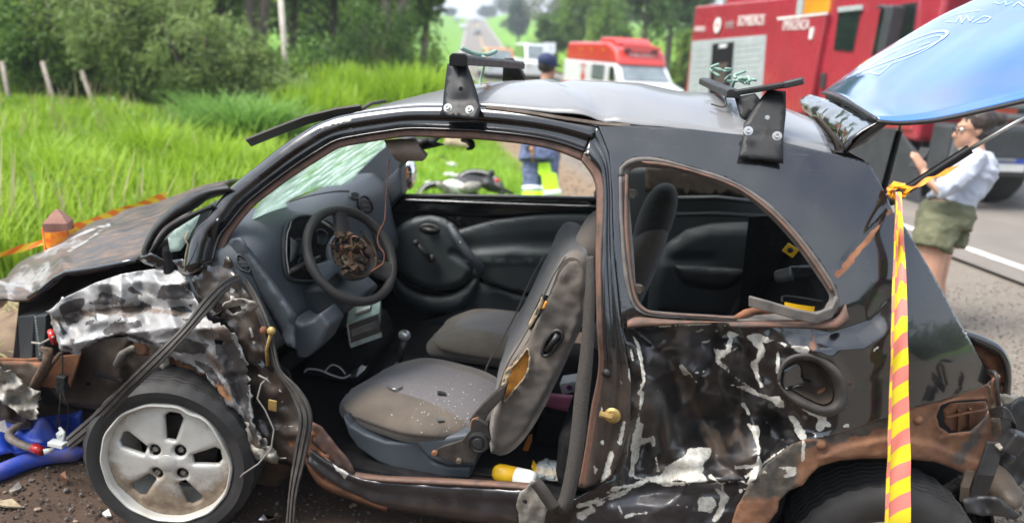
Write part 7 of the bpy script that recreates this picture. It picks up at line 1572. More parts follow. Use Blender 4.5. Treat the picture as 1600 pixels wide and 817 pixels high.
# right side: trees on the bank
RT_ = [(866,66,5.6,(1.7,1.7,1.9),'lv_dark','round dark tree behind the man in the cap'),(905,62,7.2,(1.9,1.8,2.6),'lv_mid','tall rounded green tree left of the ambulance roof'),(944,55,5.6,(1.5,1.6,2.2),'lv_mid','green tree right above the ambulance'),(1000,48,12,(1.9,2,5.6),'lv_dark','tall dark tree behind the ambulance windscreen'),(1040,46,13,(1.9,2,6),'lv_dark','tallest dark tree beside the fire engine'),(1085,44,12,(2.0,2,6),'lv_dark','dark tree partly hidden by the fire engine'),(1072,36,3.4,(.7,.8,1.5),'lv_mid','bright young tree at the rear of the fire engine')]
for px,D,h,cr,mt,lb in RT_: tree('tree',px,D,h,cr,5200,.2,M[mt],lb,group='trees on the bank right of the road',ch=.42,trunk=.2)
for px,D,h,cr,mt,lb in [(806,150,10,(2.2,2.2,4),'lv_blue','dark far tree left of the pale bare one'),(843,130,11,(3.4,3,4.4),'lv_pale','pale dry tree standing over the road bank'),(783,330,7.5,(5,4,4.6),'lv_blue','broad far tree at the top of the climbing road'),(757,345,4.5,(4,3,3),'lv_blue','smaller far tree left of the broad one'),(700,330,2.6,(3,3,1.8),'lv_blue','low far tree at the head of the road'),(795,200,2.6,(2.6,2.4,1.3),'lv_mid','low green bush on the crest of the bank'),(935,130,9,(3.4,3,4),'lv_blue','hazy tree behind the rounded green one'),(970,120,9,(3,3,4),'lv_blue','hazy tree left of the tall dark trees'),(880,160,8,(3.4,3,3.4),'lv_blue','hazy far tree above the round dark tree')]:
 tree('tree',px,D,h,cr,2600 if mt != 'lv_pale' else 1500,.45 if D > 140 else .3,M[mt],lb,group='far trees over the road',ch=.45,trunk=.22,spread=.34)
# unseen trees added behind the camera to darken reflections in the black paint
V_,Q_,T_ = [],[],[]
n = 16000; cx = np.linspace(-42,42,26); k = G.integers(0,26,n); C = np.stack([cx[k] + G.normal(0,1.9,n),-13 + 1.5 * np.sin(cx[k]) + G.normal(0,1.3,n),np.abs(G.normal(0,1,n)) * 1.7 + (k % 3) * .6],1); V_,Q_ = leaves(C,.42,asp=.6)
wd_ = fast_mesh('added_woodland',V_,Q_,M['lv_dark']); attr(wd_,'tint',np.repeat(np.clip(.4 + .2 * G.normal(size=n),0,1),4)); tag(wd_,'unseen dark trees added behind the camera for reflections in the black paint','added_woodland',kind='stuff')
# hills at the horizon
M['hill'] = pm('haze_blue_hills',(.10,.17,.20),(.14,.21,.22),.01,rough=1)  # blue of distant haze put into the hill colour
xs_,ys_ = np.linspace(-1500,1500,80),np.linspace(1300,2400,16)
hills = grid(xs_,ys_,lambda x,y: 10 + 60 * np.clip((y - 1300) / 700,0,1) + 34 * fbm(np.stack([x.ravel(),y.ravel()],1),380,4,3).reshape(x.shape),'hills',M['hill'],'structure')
# pole and fence posts
def up_post(px0,py0,px1,py1,D,r0,r1,name,mat,label,cat,group=None,n=10,ground=True):
 a = at_depth(px0,py0,D); b = at_depth(px1,py1,D); d = (a - b) / abs(a[2] - b[2]); z = float(land_z(b[0],b[1])) - .2; b = b + d * (z - b[2]) if ground else b; mb = MB(); mb.tube([b,(a + b) / 2,a],[r1,(r0 + r1) / 2,r0],n); o = mb.build(name,M[mat],None,True); return free(o,name,label,cat,group)
up_post(434,-60,446,95,13.6,.05,.062,'utility_pole','concrete','tall pale concrete utility pole standing in the shrubs','pole')
for i,(x0,y0,x1,y1) in enumerate(((3,97,16,165),(66,97,86,163),(128,112,141,150))):
 up_post(x0,y0,x1,y1,12.2,.034,.04,'fence_post','postwood',['leftmost leaning grey fence post at the edge of the photo','middle leaning grey fence post, the tallest','short dark fence post, rightmost of the three'][i],'fence post','old posts of the field fence',8)
# ------------------------------------------------------------------ vehicles on the road
M['fired'] = pm('fire_red_paint',(.37,.030,.046),(.31,.025,.039),2,rough=.25,rough2=.35,coat=.8,layers=[dict(scale=2.5,k=1.4,bias=.12,sharp=1.5,color=(.30,.10,.09),rough=.7,amount=.5)])
M['shutter'] = pm('grey_shutter',(.46,.50,.50),(.38,.42,.42),5,rough=.4,metal=.2)
M['letter'] = pm('white_lettering',(.80,.78,.74),(.7,.68,.64),30,rough=.5)
M['darkwin'] = pm('dark_window',(.008,.014,.014),(.014,.022,.02),3,rough=.06,coat=1)
M['palewin'] = pm('sky_lit_window',(.12,.15,.16),(.2,.23,.24),2,rough=.08,coat=1)
M['charcoal'] = pm('charcoal_plastic',(.030,.033,.036),(.045,.048,.052),6,rough=.5)
M['greybar'] = pm('grey_grille_bar',(.20,.21,.215),(.15,.16,.165),8,rough=.4)
M['whitepaint'] = pm('white_vehicle_paint',(.74,.75,.76),(.66,.67,.68),2,rough=.3,coat=.6)
M['ambred'] = pm('ambulance_red',(.62,.045,.03),(.52,.035,.025),2,rough=.3,coat=.6)
M['amber'] = pm('amber_lens',(.80,.30,.02),(.7,.24,.02),4,rough=.2,coat=.6)
M['lens'] = pm('headlamp_lens',(.75,.72,.62),(.55,.53,.46),10,rough=.12,coat=1)
M['tyreblk'] = pm('vehicle_tyre',(.016,.016,.017),(.026,.025,.024),9,rough=.8)
class Plane:
 """an upright face of a vehicle: pixels of the photograph <-> points on it"""
 def __init__(s,p,f,side):        # p point, f along, side = outward normal
  s.p = np.array(p,float); s.f = np.array(f,float); s.n = np.array(side,float)
 def at(s,x,y,off=0.0):
  d = rays([(x,y)])[0]; q = s.p + s.n * off; return CO + d * (((q - CO) @ s.n) / (d @ s.n))
 def prism(s,name,pts,depth,mat,parent,off=0.0,bev=.01):
  mb = MB(); mb.prism([Vector(s.at(x,y,off)) for x,y in pts],-s.n * depth); o = mb.build(name,mat,parent)
  if bev: bevel(o,bev,2)
  return o
def lettering(name,txt,P,x,y,h,mat,parent,off=.012,xdir=None,italic=0.0,fit=None):
 """words as raised flat letters standing on a face; h: letter height in metres; fit: width in metres"""
 cu_ = bpy.data.curves.new(name,'FONT'); cu_.body = txt; cu_.size = h * 1.4; cu_.extrude = .002; cu_.align_x = 'CENTER'; cu_.align_y = 'CENTER'; cu_.shear = italic
 to = bpy.data.objects.new(name,cu_); COL.objects.link(to); bpy.context.view_layer.update()
 me = bpy.data.meshes.new_from_object(to); bpy.data.objects.remove(to); bpy.data.curves.remove(cu_)
 if fit:
  xs = [v.co.x for v in me.vertices]; me.transform(Matrix.Diagonal((fit / (max(xs) - min(xs)),1,1,1)))
 X = Vector(xdir if xdir is not None else P.f).normalized(); Zn = Vector(P.n).normalized(); Y = Zn.cross(X); c = Vector(P.at(x,y,off)) if not isinstance(x,Vector) else x
 me.transform(Matrix(((X.x,Y.x,Zn.x,c.x),(X.y,Y.y,Zn.y,c.y),(X.z,Y.z,Zn.z,c.z),(0,0,0,1)))); me.materials.clear(); me.materials.append(mat)
 o = bpy.data.objects.new(name,me); COL.objects.link(o); o.parent = parent; return o
def rebase(root,base):
 """children were built with coordinates of the world: hang them on the Empty at `base`"""
 bpy.context.view_layer.update(); root.location = base
 for o in root.children_recursive if hasattr(root,'children_recursive') else []:
  if o.type == 'MESH' and o.parent == root: o.data.transform(Matrix.Translation(-Vector(base)))
 for o in root.children:
  for q in o.children:
   q.data.transform(Matrix.Translation(-Vector(base)))
def wheel_at(root,c,axis,r,wd,rimmat,name='wheel'):
 Mx = Matrix.Translation(Vector(c)) @ Vector(axis).to_track_quat('Z','Y').to_matrix().to_4x4(); mb = MB()
 mb.lathe([(r * .62,wd * .5),(r * .9,wd * .5),(r,wd * .36),(r,-wd * .36),(r * .9,-wd * .5),(r * .62,-wd * .5)],Mx,30); o = autosmooth(mb.build(name,M['tyreblk'],root),40)
 mb = MB(); mb.lathe([(r * .63,wd * .42),(r * .55,wd * .30),(r * .3,wd * .25),(r * .2,wd * .5),(0,wd * .52)],Mx,24); autosmooth(mb.build('rim',rimmat,o),40); return o
# ---- fire engine: its left flank runs along the road, the cab faces the viewer
fl_ = at_height(1447,322,-.03); ang = R(-11.3); FWD = np.array([math.sin(-ang),-math.cos(ang),0]); SIDE = np.array([-math.cos(ang),-math.sin(-ang),0])   # forward, outward
SIDE = np.array([-math.cos(R(11.3)),-math.sin(R(11.3)),0]); FWD = np.array([math.sin(R(11.3)),-math.cos(R(11.3)),0])
fe = empty('fire_engine',(0,0,0),0,'red fire engine with grey roller shutters parked on the road behind the raised tailgate','fire engine')
PS = Plane(fl_,FWD,SIDE); PF = Plane(fl_ + FWD * .02,-SIDE,FWD); W_ = 2.45
z0 = fl_[2]
def body(name,x0,x1,zb,zt,mat,inset=.0,wd=W_,bev=.04):
 """box along the truck between two pixel columns (measured at y=120)"""
 a,b = PS.at(x0,130),PS.at(x1,130); mb = MB(); P0 = [a - SIDE * inset,b - SIDE * inset,b - SIDE * (wd - inset),a - SIDE * (wd - inset)]
 V = [Vector((q[0],q[1],z0 + z)) for z in (zb,zt) for q in P0]; mb.add(V,[(0,3,2,1),(4,5,6,7),(0,1,5,4),(1,2,6,5),(2,3,7,6),(3,0,4,7)]); return bevel(mb.build(name,mat,fe),bev,3)
zt = PS.at(1090,10)[2] - z0
body('body_box',1072,1270,.55,zt,M['fired']); body('roof_locker',1100,1290,zt,zt + .35,M['fired'],.25)
body('chassis',1074,1440,.42,.75,M['charcoal'],.18,bev=.02)
PS.prism('locker_frame',[(1081,65),(1196,55),(1188,165),(1072,178)],.03,M['shutter'],fe,.02)
for pts in ([(1085,70),(1109,68),(1100,175),(1075,178)],[(1151,63),(1192,59),(1184,165),(1142,170)]):
 sh = PS.prism('roller_shutter',pts,.03,M['shutter'],fe,.035,.004); (x0,y0),(x1,y1),(x2,y2),(x3,y3) = pts
 for k in range(1,12):
  t = k / 12; a,b = PS.at(x0 + (x3 - x0) * t,y0 + (y3 - y0) * t,.037),PS.at(x1 + (x2 - x1) * t,y1 + (y2 - y1) * t,.037); mb = MB(); mb.tube([a,b],.008,4); mb.build('slat',M['shutter'],sh)
PS.prism('open_bay',[(1113,69),(1146,66),(1138,172),(1105,175)],.02,M['void'],fe,.04,0)
PS.prism('bay_gear',[(1118,100),(1136,98),(1130,140),(1114,140)],.3,M['bare'],fe,.07,.02)
PS.prism('bay_lamp',[(1124,70),(1136,69),(1134,75),(1122,76)],.05,M['whitepaint'],fe,.06,.01)
mpx = lambda x,y: np.linalg.norm(PS.at(x + 1,y) - PS.at(x,y))
lettering('lettering','BOMBEIROS',PS,1093,46,.10,M['letter'],fe,.03,FWD,fit=16 * mpx(1093,46))
lettering('lettering','193',PS,1139,40,.14,M['shutter'],fe,.03,FWD,fit=11 * mpx(1139,40)); lettering('lettering','BOMBEIROS',PS,1173,33,.19,M['letter'],fe,.03,FWD,fit=40 * mpx(1173,33))
c = PS.at(1121,40,.03); mb = MB(); MM = Matrix.Translation(c) @ Vector(SIDE).to_track_quat('Z','Y').to_matrix().to_4x4() @ Matrix.Diagonal((1,1,1,1)); mb.lathe([(.15,0),(.15,.006),(0,.006)],MM,24); em = mb.build('round_emblem',M['letter'],fe); mb = MB(); mb.lathe([(.06,.006),(.05,.012),(0,.012)],MM,5); mb.build('emblem_centre',M['ambred'],em)
PS.prism('crew_locker',[(1216,30),(1291,22),(1262,175),(1196,185)],.25,M['fired'],fe,.10,.02); PS.prism('locker_edge',[(1214,28),(1293,20),(1292,23),(1215,32)],.03,M['letter'],fe,.11,.004)
lettering('lettering','EMERGÊNCIA',PS,1243,40,.16,M['letter'],fe,.115,FWD,fit=40 * mpx(1243,40))
PS.prism('locker_handle',[(1266,44),(1271,43),(1267,62),(1263,62)],.03,M['letter'],fe,.13,.004)
PS.prism('orange_beacon',[(1258,-8),(1298,-12),(1293,20),(1254,24)],.4,M['amber'],fe,.05,.02)
PS.prism('body_post',[(1248,-20),(1257,-20),(1252,23),(1243,24)],.06,M['shutter'],fe,.06,.008)
# cab
cab = body('cab',1286,1447,.75,2.95,M['fired'],.03,bev=.07)
PS.prism('cab_door',[(1300,-10),(1440,-30),(1424,205),(1272,190)],.05,M['fired'],fe,.0,.02)
PS.prism('side_window',[(1310,17),(1345,13),(1332,81),(1302,78)],.03,M['darkwin'],fe,.02,.006); PS.prism('rain_visor',[(1308,12),(1346,8),(1346,16),(1309,20)],.03,M['shutter'],fe,.05,.006)
PS.prism('side_window',[(1376,12),(1432,4),(1420,92),(1360,94)],.03,M['darkwin'],fe,.02,.006)
PS.prism('door_handle',[(1282,115),(1289,114),(1287,138),(1281,138)],.03,M['charcoal'],fe,.04,.006)
mb = MB(); mb.box(PS.at(1392,48,.28),(.22,.16,.62),(0,0,R(11))); bevel(mb.build('door_mirror',M['charcoal'],fe),.04,3); mb = MB(); mb.tube([PS.at(1372,12,.05),PS.at(1380,10,.25),PS.at(1392,20,.28)],.025,8); mb.tube([PS.at(1392,70,.28),PS.at(1398,90,.05)],.025,8); mb.build('mirror_arm',M['charcoal'],fe,True)['kind'] = 'stuff'
def FP(name,u0,u1,zb,zt_,mat,depth=.03,off=.0,bev=.01):
 """piece on the cab front: u metres from the near corner, z above the ground"""
 c = fl_ + FWD * off; mb = MB(); q = [c - SIDE * u0,c - SIDE * u1]; mb.prism([Vector((q[0][0],q[0][1],z0 + zb)),Vector((q[1][0],q[1][1],z0 + zb)),Vector((q[1][0],q[1][1],z0 + zt_)),Vector((q[0][0],q[0][1],z0 + zt_))],-FWD * depth); o = mb.build(name,mat,fe)
 if bev: bevel(o,bev,2)
 return o
FP('windscreen',.14,2.3,1.75,2.62,M['palewin'],.03,.03); FP('screen_visor',.1,2.35,2.62,2.80,M['charcoal'],.2,.16,.03)
FP('bumper',-.02,2.47,.42,1.05,M['charcoal'],.35,.18,.05); FP('front_band',.0,2.45,1.10,1.30,M['charcoal'],.06,.05)
FP('red_stripe',.02,.42,1.12,1.28,M['ambred'],.02,.06,.004); FP('red_stripe',.62,.95,1.12,1.28,M['ambred'],.02,.06,.004); FP('white_stripe',.42,.62,1.12,1.28,M['shutter'],.02,.06,.004)
for z in (1.02,1.14,1.27,1.40,1.52): FP('grille_slat',.66,2.2,z,z + .06,M['greybar'],.05,.10,.01)
for u in (.24,2.16):
 FP('lamp_surround',u - .22,u + .22,.58,1.0,M['greybar'],.02,.195,.02); c = fl_ + FWD * .2 - SIDE * u; mb = MB(); MM = Matrix.Translation((c[0],c[1],z0 + .80)) @ Vector(FWD).to_track_quat('Z','Y').to_matrix().to_4x4(); mb.lathe([(.15,0),(.14,.03),(.09,.06),(0,.07)],MM,24); mb.build('headlight',M['lens'],fe,True)
pp = FP('number_plate',.68,1.12,.50,.66,M['letter'],.015,.20,.004); FP('plate_band',.68,1.12,.60,.662,M['blue'],.004,.205,0)
FP('step',.5,.95,.62,.66,M['greybar'],.06,.22,.01)
PS.prism('wheel_arch',[(1300,230),(1330,200),(1400,200),(1432,240),(1436,330),(1290,310)],.05,M['charcoal'],fe,.01,.01)
for x,u in ((1380,.2),(1150,.2),(1380,2.1),(1150,2.1)):
 c = PS.at(x,130) - SIDE * u; wheel_at(fe,(c[0],c[1],z0 + .5),SIDE,.5,.3,M['greybar'])
c = fl_ + FWD * .0 - SIDE * .9 - FWD * .55; wheel_at(fe,(c[0] + .35,c[1],z0 + .46),SIDE,.46,.42,M['charcoal'])
rebase(fe,(float(fl_[0]),float(fl_[1]) + 1,float(z0)))
# ---- ambulance
ac = at_depth(976,120,24.5); ar = at_depth(880,118,30.0); f_ = np.array([ac[0] - ar[0],ac[1] - ar[1],0]); AL = float(np.linalg.norm(f_)); f_ /= AL; sd_ = np.array([f_[1],-f_[0],0]); sd_ = -sd_ if sd_[0] > 0 else sd_
am = empty('ambulance',(0,0,0),0,'white ambulance van with a raised red roof behind the roof of the wreck','ambulance'); az_ = float(land_z(ac[0],ac[1])) + .03
def A3(l,w_,z): q = ac - f_ * l - sd_ * w_; return Vector((q[0],q[1],az_ + z))
def arches(name,prof,w0,w1,mat,bev=.05,smooth=False):
 mb = MB(); mb.prism([A3(l,w0,z) for l,z in prof],Vector(-sd_) * (w1 - w0)); o = bevel(mb.build(name,mat,am),bev,3); return o
ZS = 2.62 / 2.6
arches('van_body',[(-.55,.35),(-.65,.80),(-.55,1.02),(.35,1.22),(.92,1.74),(AL,1.74),(AL,.35)],0,1.98,M['whitepaint'],.06)
arches('high_roof',[(.74,1.72),(1.1,2.22),(1.9,2.45),(AL - .1,2.42),(AL - .02,1.72)],.05,1.93,M['ambred'],.12)
arches('roof_pod',[(1.5,2.40),(1.9,2.62),(3.0,2.62),(3.3,2.42)],.3,1.68,M['ambred'],.08)
mb = MB(); mb.add([A3(.36,.12,1.25),A3(.36,1.86,1.25),A3(.88,1.76,1.72),A3(.88,.22,1.72)],[(0,1,2,3)]); o = mb.build('windscreen',M['palewin'],am); o.data.transform(Matrix.Translation(Vector(f_) * .03)); solid(o,.02,0)
def AP(name,l0,l1,zb,zt_,mat,off=.012,t=.02,parent=None): mb = MB(); mb.prism([A3(l0,-off,zb),A3(l1,-off,zb),A3(l1 * 1.0,-off,zt_),A3(l0 + (.22 if name == 'door_window' else 0),-off,zt_)],Vector(-sd_) * t); return mb.build(name,mat,parent or am)
AP('door_window',.72,1.30,1.16,1.64,M['darkwin']); sw_ = AP('side_window',1.75,2.9,1.14,1.66,M['charcoal']); AP('window_pane',1.82,2.83,1.19,1.61,M['palewin'],.018,.01,sw_)
lettering('lettering','SAMU',Plane(np.array(A3(0,0,0)),f_,sd_),A3(3.75,-.02,1.58),0,.15,M['ambred'],am,0,f_); lettering('lettering','192',Plane(np.array(A3(0,0,0)),f_,sd_),A3(3.75,-.02,1.40),0,.15,M['ambred'],am,0,f_)
AP('red_cross',3.55,3.95,1.10,1.26,M['ambred']); AP('red_cross',3.67,3.83,.98,1.38,M['ambred'],.014)
AP('red_band',.1,AL - .1,.72,.92,M['ambred'])
for l in (2.0,3.1,4.1): AP('side_marker',l,l + .18,2.12,2.22,M['amber'],-.02,.03)
mb = MB(); mb.box(A3(1.0,.99,2.30),(1.35,.25,.14),(0,0,math.atan2(-sd_[1],-sd_[0]))); lb = bevel(mb.build('light_bar',M['ambred'],am),.04)
for u in (.45,1.5): mb = MB(); mb.box(A3(.98,u,2.24),(.16,.2,.16),(0,0,math.atan2(-sd_[1],-sd_[0]))); mb.build('beacon',M['charcoal'],am)
lettering('lettering','AMBULÂNCIA',Plane(np.array(A3(0,0,0)),-sd_,f_),A3(.93,.99,2.06),0,.11,M['letter'],am,0,-sd_)
mb = MB(); mb.box(A3(-.62,.99,.62),(1.9,.16,.36),(0,0,math.atan2(-sd_[1],-sd_[0]))); bevel(mb.build('bumper',M['charcoal'],am),.05)
for u in (.28,1.7): mb = MB(); mb.ball(A3(-.55,u,.92),(.16,.14,.12)); mb.build('headlight',M['lens'],am,True)
for l in (.25,3.6):
 for u in (.12,1.86): c = A3(l,u,.33); wheel_at(am,c,sd_,.33,.22,M['shutter'])
rebase(am,(float(ac[0]),float(ac[1]) + 2,az_))
# ---- cars farther down the road
def small_car(px,D,mat,label,h=1.45,L_=4.2,wd=1.7,kind='car',cab=(.55,1.1,3.0,3.7),name='parked_car',facing=1,off=None,top=None):
 y = D; l,r = road_c(y); p = at_depth(px,100,D); x = p[0]; z = float(land_z(x,p[1])) + .03; l2,_ = road_c(p[1] + 5); th = math.atan2(l2 - road_c(p[1])[0],5)
 root = empty(name,(x,p[1],z),-th if facing else math.pi - th,label,kind,'vehicles standing farther down the road'); mb = MB(); b = .55 * h
 mb.prism([Vector((-wd / 2,yy,zz)) for yy,zz in ((-L_ / 2,.25),(-L_ / 2,b * .85),(-L_ / 2 + .2,b),(L_ / 2 - .2,b * 1.05),(L_ / 2,b * .9),(L_ / 2,.25))],(wd,0,0)); bevel(mb.build('body',mat,root),.08,2)
 mb = MB(); c0 = [-L_ / 2 + q for q in cab]; mb.prism([Vector((-wd * .45,yy,zz)) for yy,zz in ((c0[0],b),(c0[1],h),(c0[2],h),(c0[3],b))],(wd * .9,0,0)); bevel(mb.build('cabin',top or mat,root),.08,2)
 mb = MB(); mb.add([Vector((s * wd * .40,c0[0] + (c0[1] - c0[0]) * t - .02,b + (h - b) * t)) for s,t in ((-1,.1),(1,.1),(.92,.88),(-.92,.88))],[(0,1,2,3)]); solid(mb.build('windscreen',M['palewin'],root),.03,0)
 for sx in (-1,1):
  mb = MB(); mb.prism([Vector((sx * wd * .455,yy,zz)) for yy,zz in ((c0[0] + .3,b + .05),(c0[1] + .1,h - .12),(c0[2] - .1,h - .12),(c0[3] - .3,b + .05))],(sx * .01,0,0)); mb.build('side_window',M['darkwin'],root)
  mb = MB(); mb.box((sx * wd * .36,-L_ / 2 - .02,b * .75),(.3,.06,.14)); mb.build('headlight',M['lens'],root)
  for yy in (-L_ * .3,L_ * .3):
   mb = MB(); mb.lathe([(.19,.1),(.3,.1),(.31,.0),(.3,-.1),(.19,-.1)],Matrix.Translation((sx * (wd / 2 - .1),yy,.31)) @ Matrix.Rotation(R(90),4,'Y'),16); mb.build('wheel',M['tyreblk'],root)
 return root
M['carw'] = M['whitepaint']; M['cardk'] = pm('dark_car_paint',(.02,.022,.03),(.03,.03,.04),3,rough=.25,coat=.7); M['carsil'] = pm('silver_car_paint',(.45,.46,.47),(.38,.39,.4),3,rough=.3,metal=.4)
small_car(832,47,M['carw'],'white van standing on the road left of the man in the cap',2.1,4.8,1.85,'van',(.3,.9,4.4,4.75),'van')
small_car(776,46,M['carw'],'white and orange pickup on the road behind the front roof bar',1.75,4.8,1.9,'pickup',(1.0,1.6,2.8,3.2),'pickup',top=M['amber'])
small_car(744,190,M['cardk'],'dark car driving on the right lane of the climbing road'); small_car(721,215,M['carw'],'white car nearest on the left lane of the climbing road'); small_car(712,255,M['carsil'],'silver car behind the white one on the climbing road'); small_car(740,262,M['carsil'],'pale car farthest up on the right lane')
# ---- road sign seen from behind
D = 23; a,b,c = at_depth(848,67,D),at_depth(868,67,D),at_depth(868,84,D); mb = MB(); mb.prism([Vector(a),Vector(b),Vector(c),Vector(at_depth(848,84,D))],(0,.02,0)); s1 = bevel(mb.build('sign_plate',M['whitepaint'],None),.004)
p = at_depth(858,84,D); mb = MB(); mb.tube([(p[0],p[1] + .04,float(land_z(p[0],p[1])) - .1),(p[0],p[1] + .04,a[2])],.03,8); s2 = mb.build('sign_post',M['shutter'],None,True); free([s1,s2],'road_sign','pale back of a rectangular road sign above the cap of the man','road sign')
# ------------------------------------------------------------------ people
M['skin'] = pm('light_skin',(.50,.27,.18),(.44,.23,.15),12,rough=.55,subsurf=.1)
M['skin2'] = pm('tan_skin',(.42,.21,.13),(.36,.18,.11),12,rough=.55)
M['hair'] = pm('dark_brown_hair',(.018,.011,.008),(.035,.021,.014),30,rough=.5,bump=.4,bscale=80,stretch=(1,1,4))
M['tee'] = pm('pale_grey_shirt',(.44,.46,.53),(.37,.39,.45),6,rough=.9,bump=.2,bscale=30)
M['shorts'] = pm('olive_shorts',(.135,.135,.075),(.095,.098,.055),14,rough=.9,bump=.4,bscale=25)
M['uniform'] = pm('slate_blue_uniform',(.12,.145,.25),(.09,.11,.20),8,rough=.85,bump=.3,bscale=22)
M['hivis'] = pm('hi_vis_yellow',(.55,.88,.02),(.48,.80,.02),8,rough=.6)
M['reflect'] = pm('reflective_band',(.70,.73,.76),(.6,.63,.66),20,rough=.4)
M['navy'] = pm('navy_cap',(.015,.025,.075),(.022,.035,.095),20,rough=.8)
FOLD = bpy.data.textures.new('folds','MUSGRAVE'); FOLD.noise_scale = .085; FOLD.musgrave_type = 'RIDGED_MULTIFRACTAL'; FOLD.octaves = 3; FOLD.noise_intensity = .5
def remeshed(mb,name,mat,parent,vox,sm=6):
 o = mb.build(name,mat,parent,True,fix=False); m = o.modifiers.new('fuse','REMESH'); m.mode = 'VOXEL'; m.voxel_size = vox; m.use_smooth_shade = True
 s = o.modifiers.new('soft','SMOOTH'); s.iterations = sm; s.factor = .5
 if name in ('shirt','shorts','jacket','trouser_leg','hair'):      # folds
  d = o.modifiers.new('folds','DISPLACE'); d.texture = FOLD; d.strength = .020 if name != 'hair' else .018; d.mid_level = .32; d.texture_coords = 'GLOBAL'
 return o
def hand(mb,p,d,up,sc=1.0,curl=.5):
 """palm at p, fingers along d, palm facing `up`"""
 p,d,up = Vector(p),Vector(d).normalized(),Vector(up).normalized(); s = d.cross(up).normalized(); up = s.cross(d).normalized()
 mb.ball(p + d * .045 * sc,(1,1,1),10,8,Matrix((s * .040 * sc,d * .052 * sc,up * .016 * sc)).transposed())
 for i,(o_,L_) in enumerate(((-.030,.062),(-.010,.074),(.010,.070),(.028,.055))):
  a = p + d * .085 * sc + s * o_ * sc; b = a + (d - up * -.25 * curl).normalized() * L_ * .5 * sc; c = b + (d + up * curl * 1.3).normalized() * L_ * .5 * sc; mb.tube([p + d * .05 * sc + s * o_ * sc,a,b,c],[.010 * sc,.0095 * sc,.0085 * sc,.007 * sc],8)
 t0 = p + d * .025 * sc - s * .035 * sc; mb.tube([p + d * .02 * sc,t0,t0 + (d * .7 - s * .6 + up * .4).normalized() * .035 * sc,t0 + (d * .95 - s * .5 + up * .5).normalized() * .062 * sc],[.013 * sc,.013 * sc,.011 * sc,.008 * sc],8)
def head(mb,c,fwd,sc=1.0,ear=True):
 f = Vector(fwd).normalized(); u = Vector((0,0,1)); s = f.cross(u).normalized(); c = Vector(c); Mx = Matrix((s,f,u)).transposed()
 P = lambda x,y,z: c + Mx @ (Vector((x,y,z)) * sc)
 mb.ball(P(0,-.015,.03),(1,1,1),22,16,Mx @ Matrix.Diagonal((.076 * sc,.095 * sc,.098 * sc))); mb.ball(P(0,.022,-.045),(1,1,1),20,14,Mx @ Matrix.Diagonal((.058 * sc,.066 * sc,.072 * sc))); mb.ball(P(0,.060,-.092),(.026 * sc,) * 3,12,8)
 mb.tube([P(0,.078,.022),P(0,.098,-.018),P(0,.106,-.032)],[.010 * sc,.014 * sc,.016 * sc],10); mb.ball(P(0,.096,-.036),(.017 * sc,.017 * sc,.012 * sc)); mb.ball(P(0,.082,-.062),(1,1,1),12,8,Mx @ Matrix.Diagonal((.024 * sc,.012 * sc,.007 * sc))); mb.ball(P(0,.080,-.074),(1,1,1),12,8,Mx @ Matrix.Diagonal((.020 * sc,.012 * sc,.007 * sc)))
 mb.tube([P(-.045,.070,.040),P(0,.088,.036),P(.045,.070,.040)],.010 * sc,8)
 for k in (-1,1):
  mb.ball(P(k * .076,-.012,-.004),(1,1,1),12,8,Mx @ Matrix.Diagonal((.010 * sc,.020 * sc,.033 * sc)))
 return P,Mx
def eyes(P,Mx,sc,parent):
 for k in (-1,1):
  mb = MB(); mb.ball(P(k * .031,.076,.012),(.0125 * sc,) * 3,12,8); e = mb.build('eye',M['letter'],parent,True); mb = MB(); mb.ball(P(k * .031,.0855,.012),(.006 * sc,) * 3,10,6); mb.build('iris',M['hair'],e,True)
# ---- woman with a phone, behind the tail of the wreck
DW = 4.85; k_ = DW / F
def wp(x,y,dz=0.0): return Vector(at_depth(x,y,DW + dz))
foot = at_depth(1482,520,DW); gw = float(land_z(foot[0],foot[1])) + .0
wo_ = empty('person',(0,0,0),0,'woman in a pale grey shirt and olive shorts holding a phone behind the wreck','person')
body_ = MB(); FW = Vector((-.93,.12,-.30)); hc = wp(1519,203,0)
P,Mx = head(body_,hc,(-.95,.15,-.18),1.0)
body_.tube([wp(1522,216),wp(1524,232),wp(1526,250)],[.052,.052,.065],14)
body_.tube([wp(1526,245),wp(1522,262),wp(1508,285),wp(1490,310),wp(1480,335),wp(1478,360)],[.095,.125,.120,.115,.135,.125],18)
Lf,Rf = (1468,395,-.04),(1486,392,.12)
body_.tube([wp(1466,350,-.05),wp(1455,395,-.06),wp(1454,440,-.06),wp(1458,480,-.02),wp(1460,508,.0)],[.105,.088,.062,.056,.040],14); body_.tube([wp(1476,350,.10),wp(1466,395,.12),wp(1462,440,.12),wp(1464,480,.14),wp(1465,506,.15)],[.105,.085,.060,.055,.040],14)
for fx,fz in ((1456,.0),(1461,.15)): a = wp(fx + 4,511,fz); b = a + Vector((-.17,.02,0)); a.z = gw + .035; b.z = gw + .025; body_.tube([a + Vector((.03,0,0)),a,(a + b) / 2,b],[.028,.034,.034,.02],10)
near = [wp(1529,246,-.15),wp(1500,278,-.22),wp(1467,300,-.22),wp(1452,282,-.17),wp(1443,268,-.12)]; body_.tube(near,[.048,.042,.036,.030,.024],12); hand(body_,near[-1],(-.45,.3,.8),(-.5,.8,.3),.95,.5)
farm = [wp(1518,246,.17),wp(1490,285,.22),wp(1462,290,.18),wp(1448,275,.08)]; body_.tube(farm,[.046,.040,.034,.024],12); hand(body_,farm[-1],(-.6,-.1,.7),(.3,-.9,.2),.9,.6)
wb_ = remeshed(body_,'body',M['skin'],wo_,.009,3); eyes(P,Mx,1,wo_)
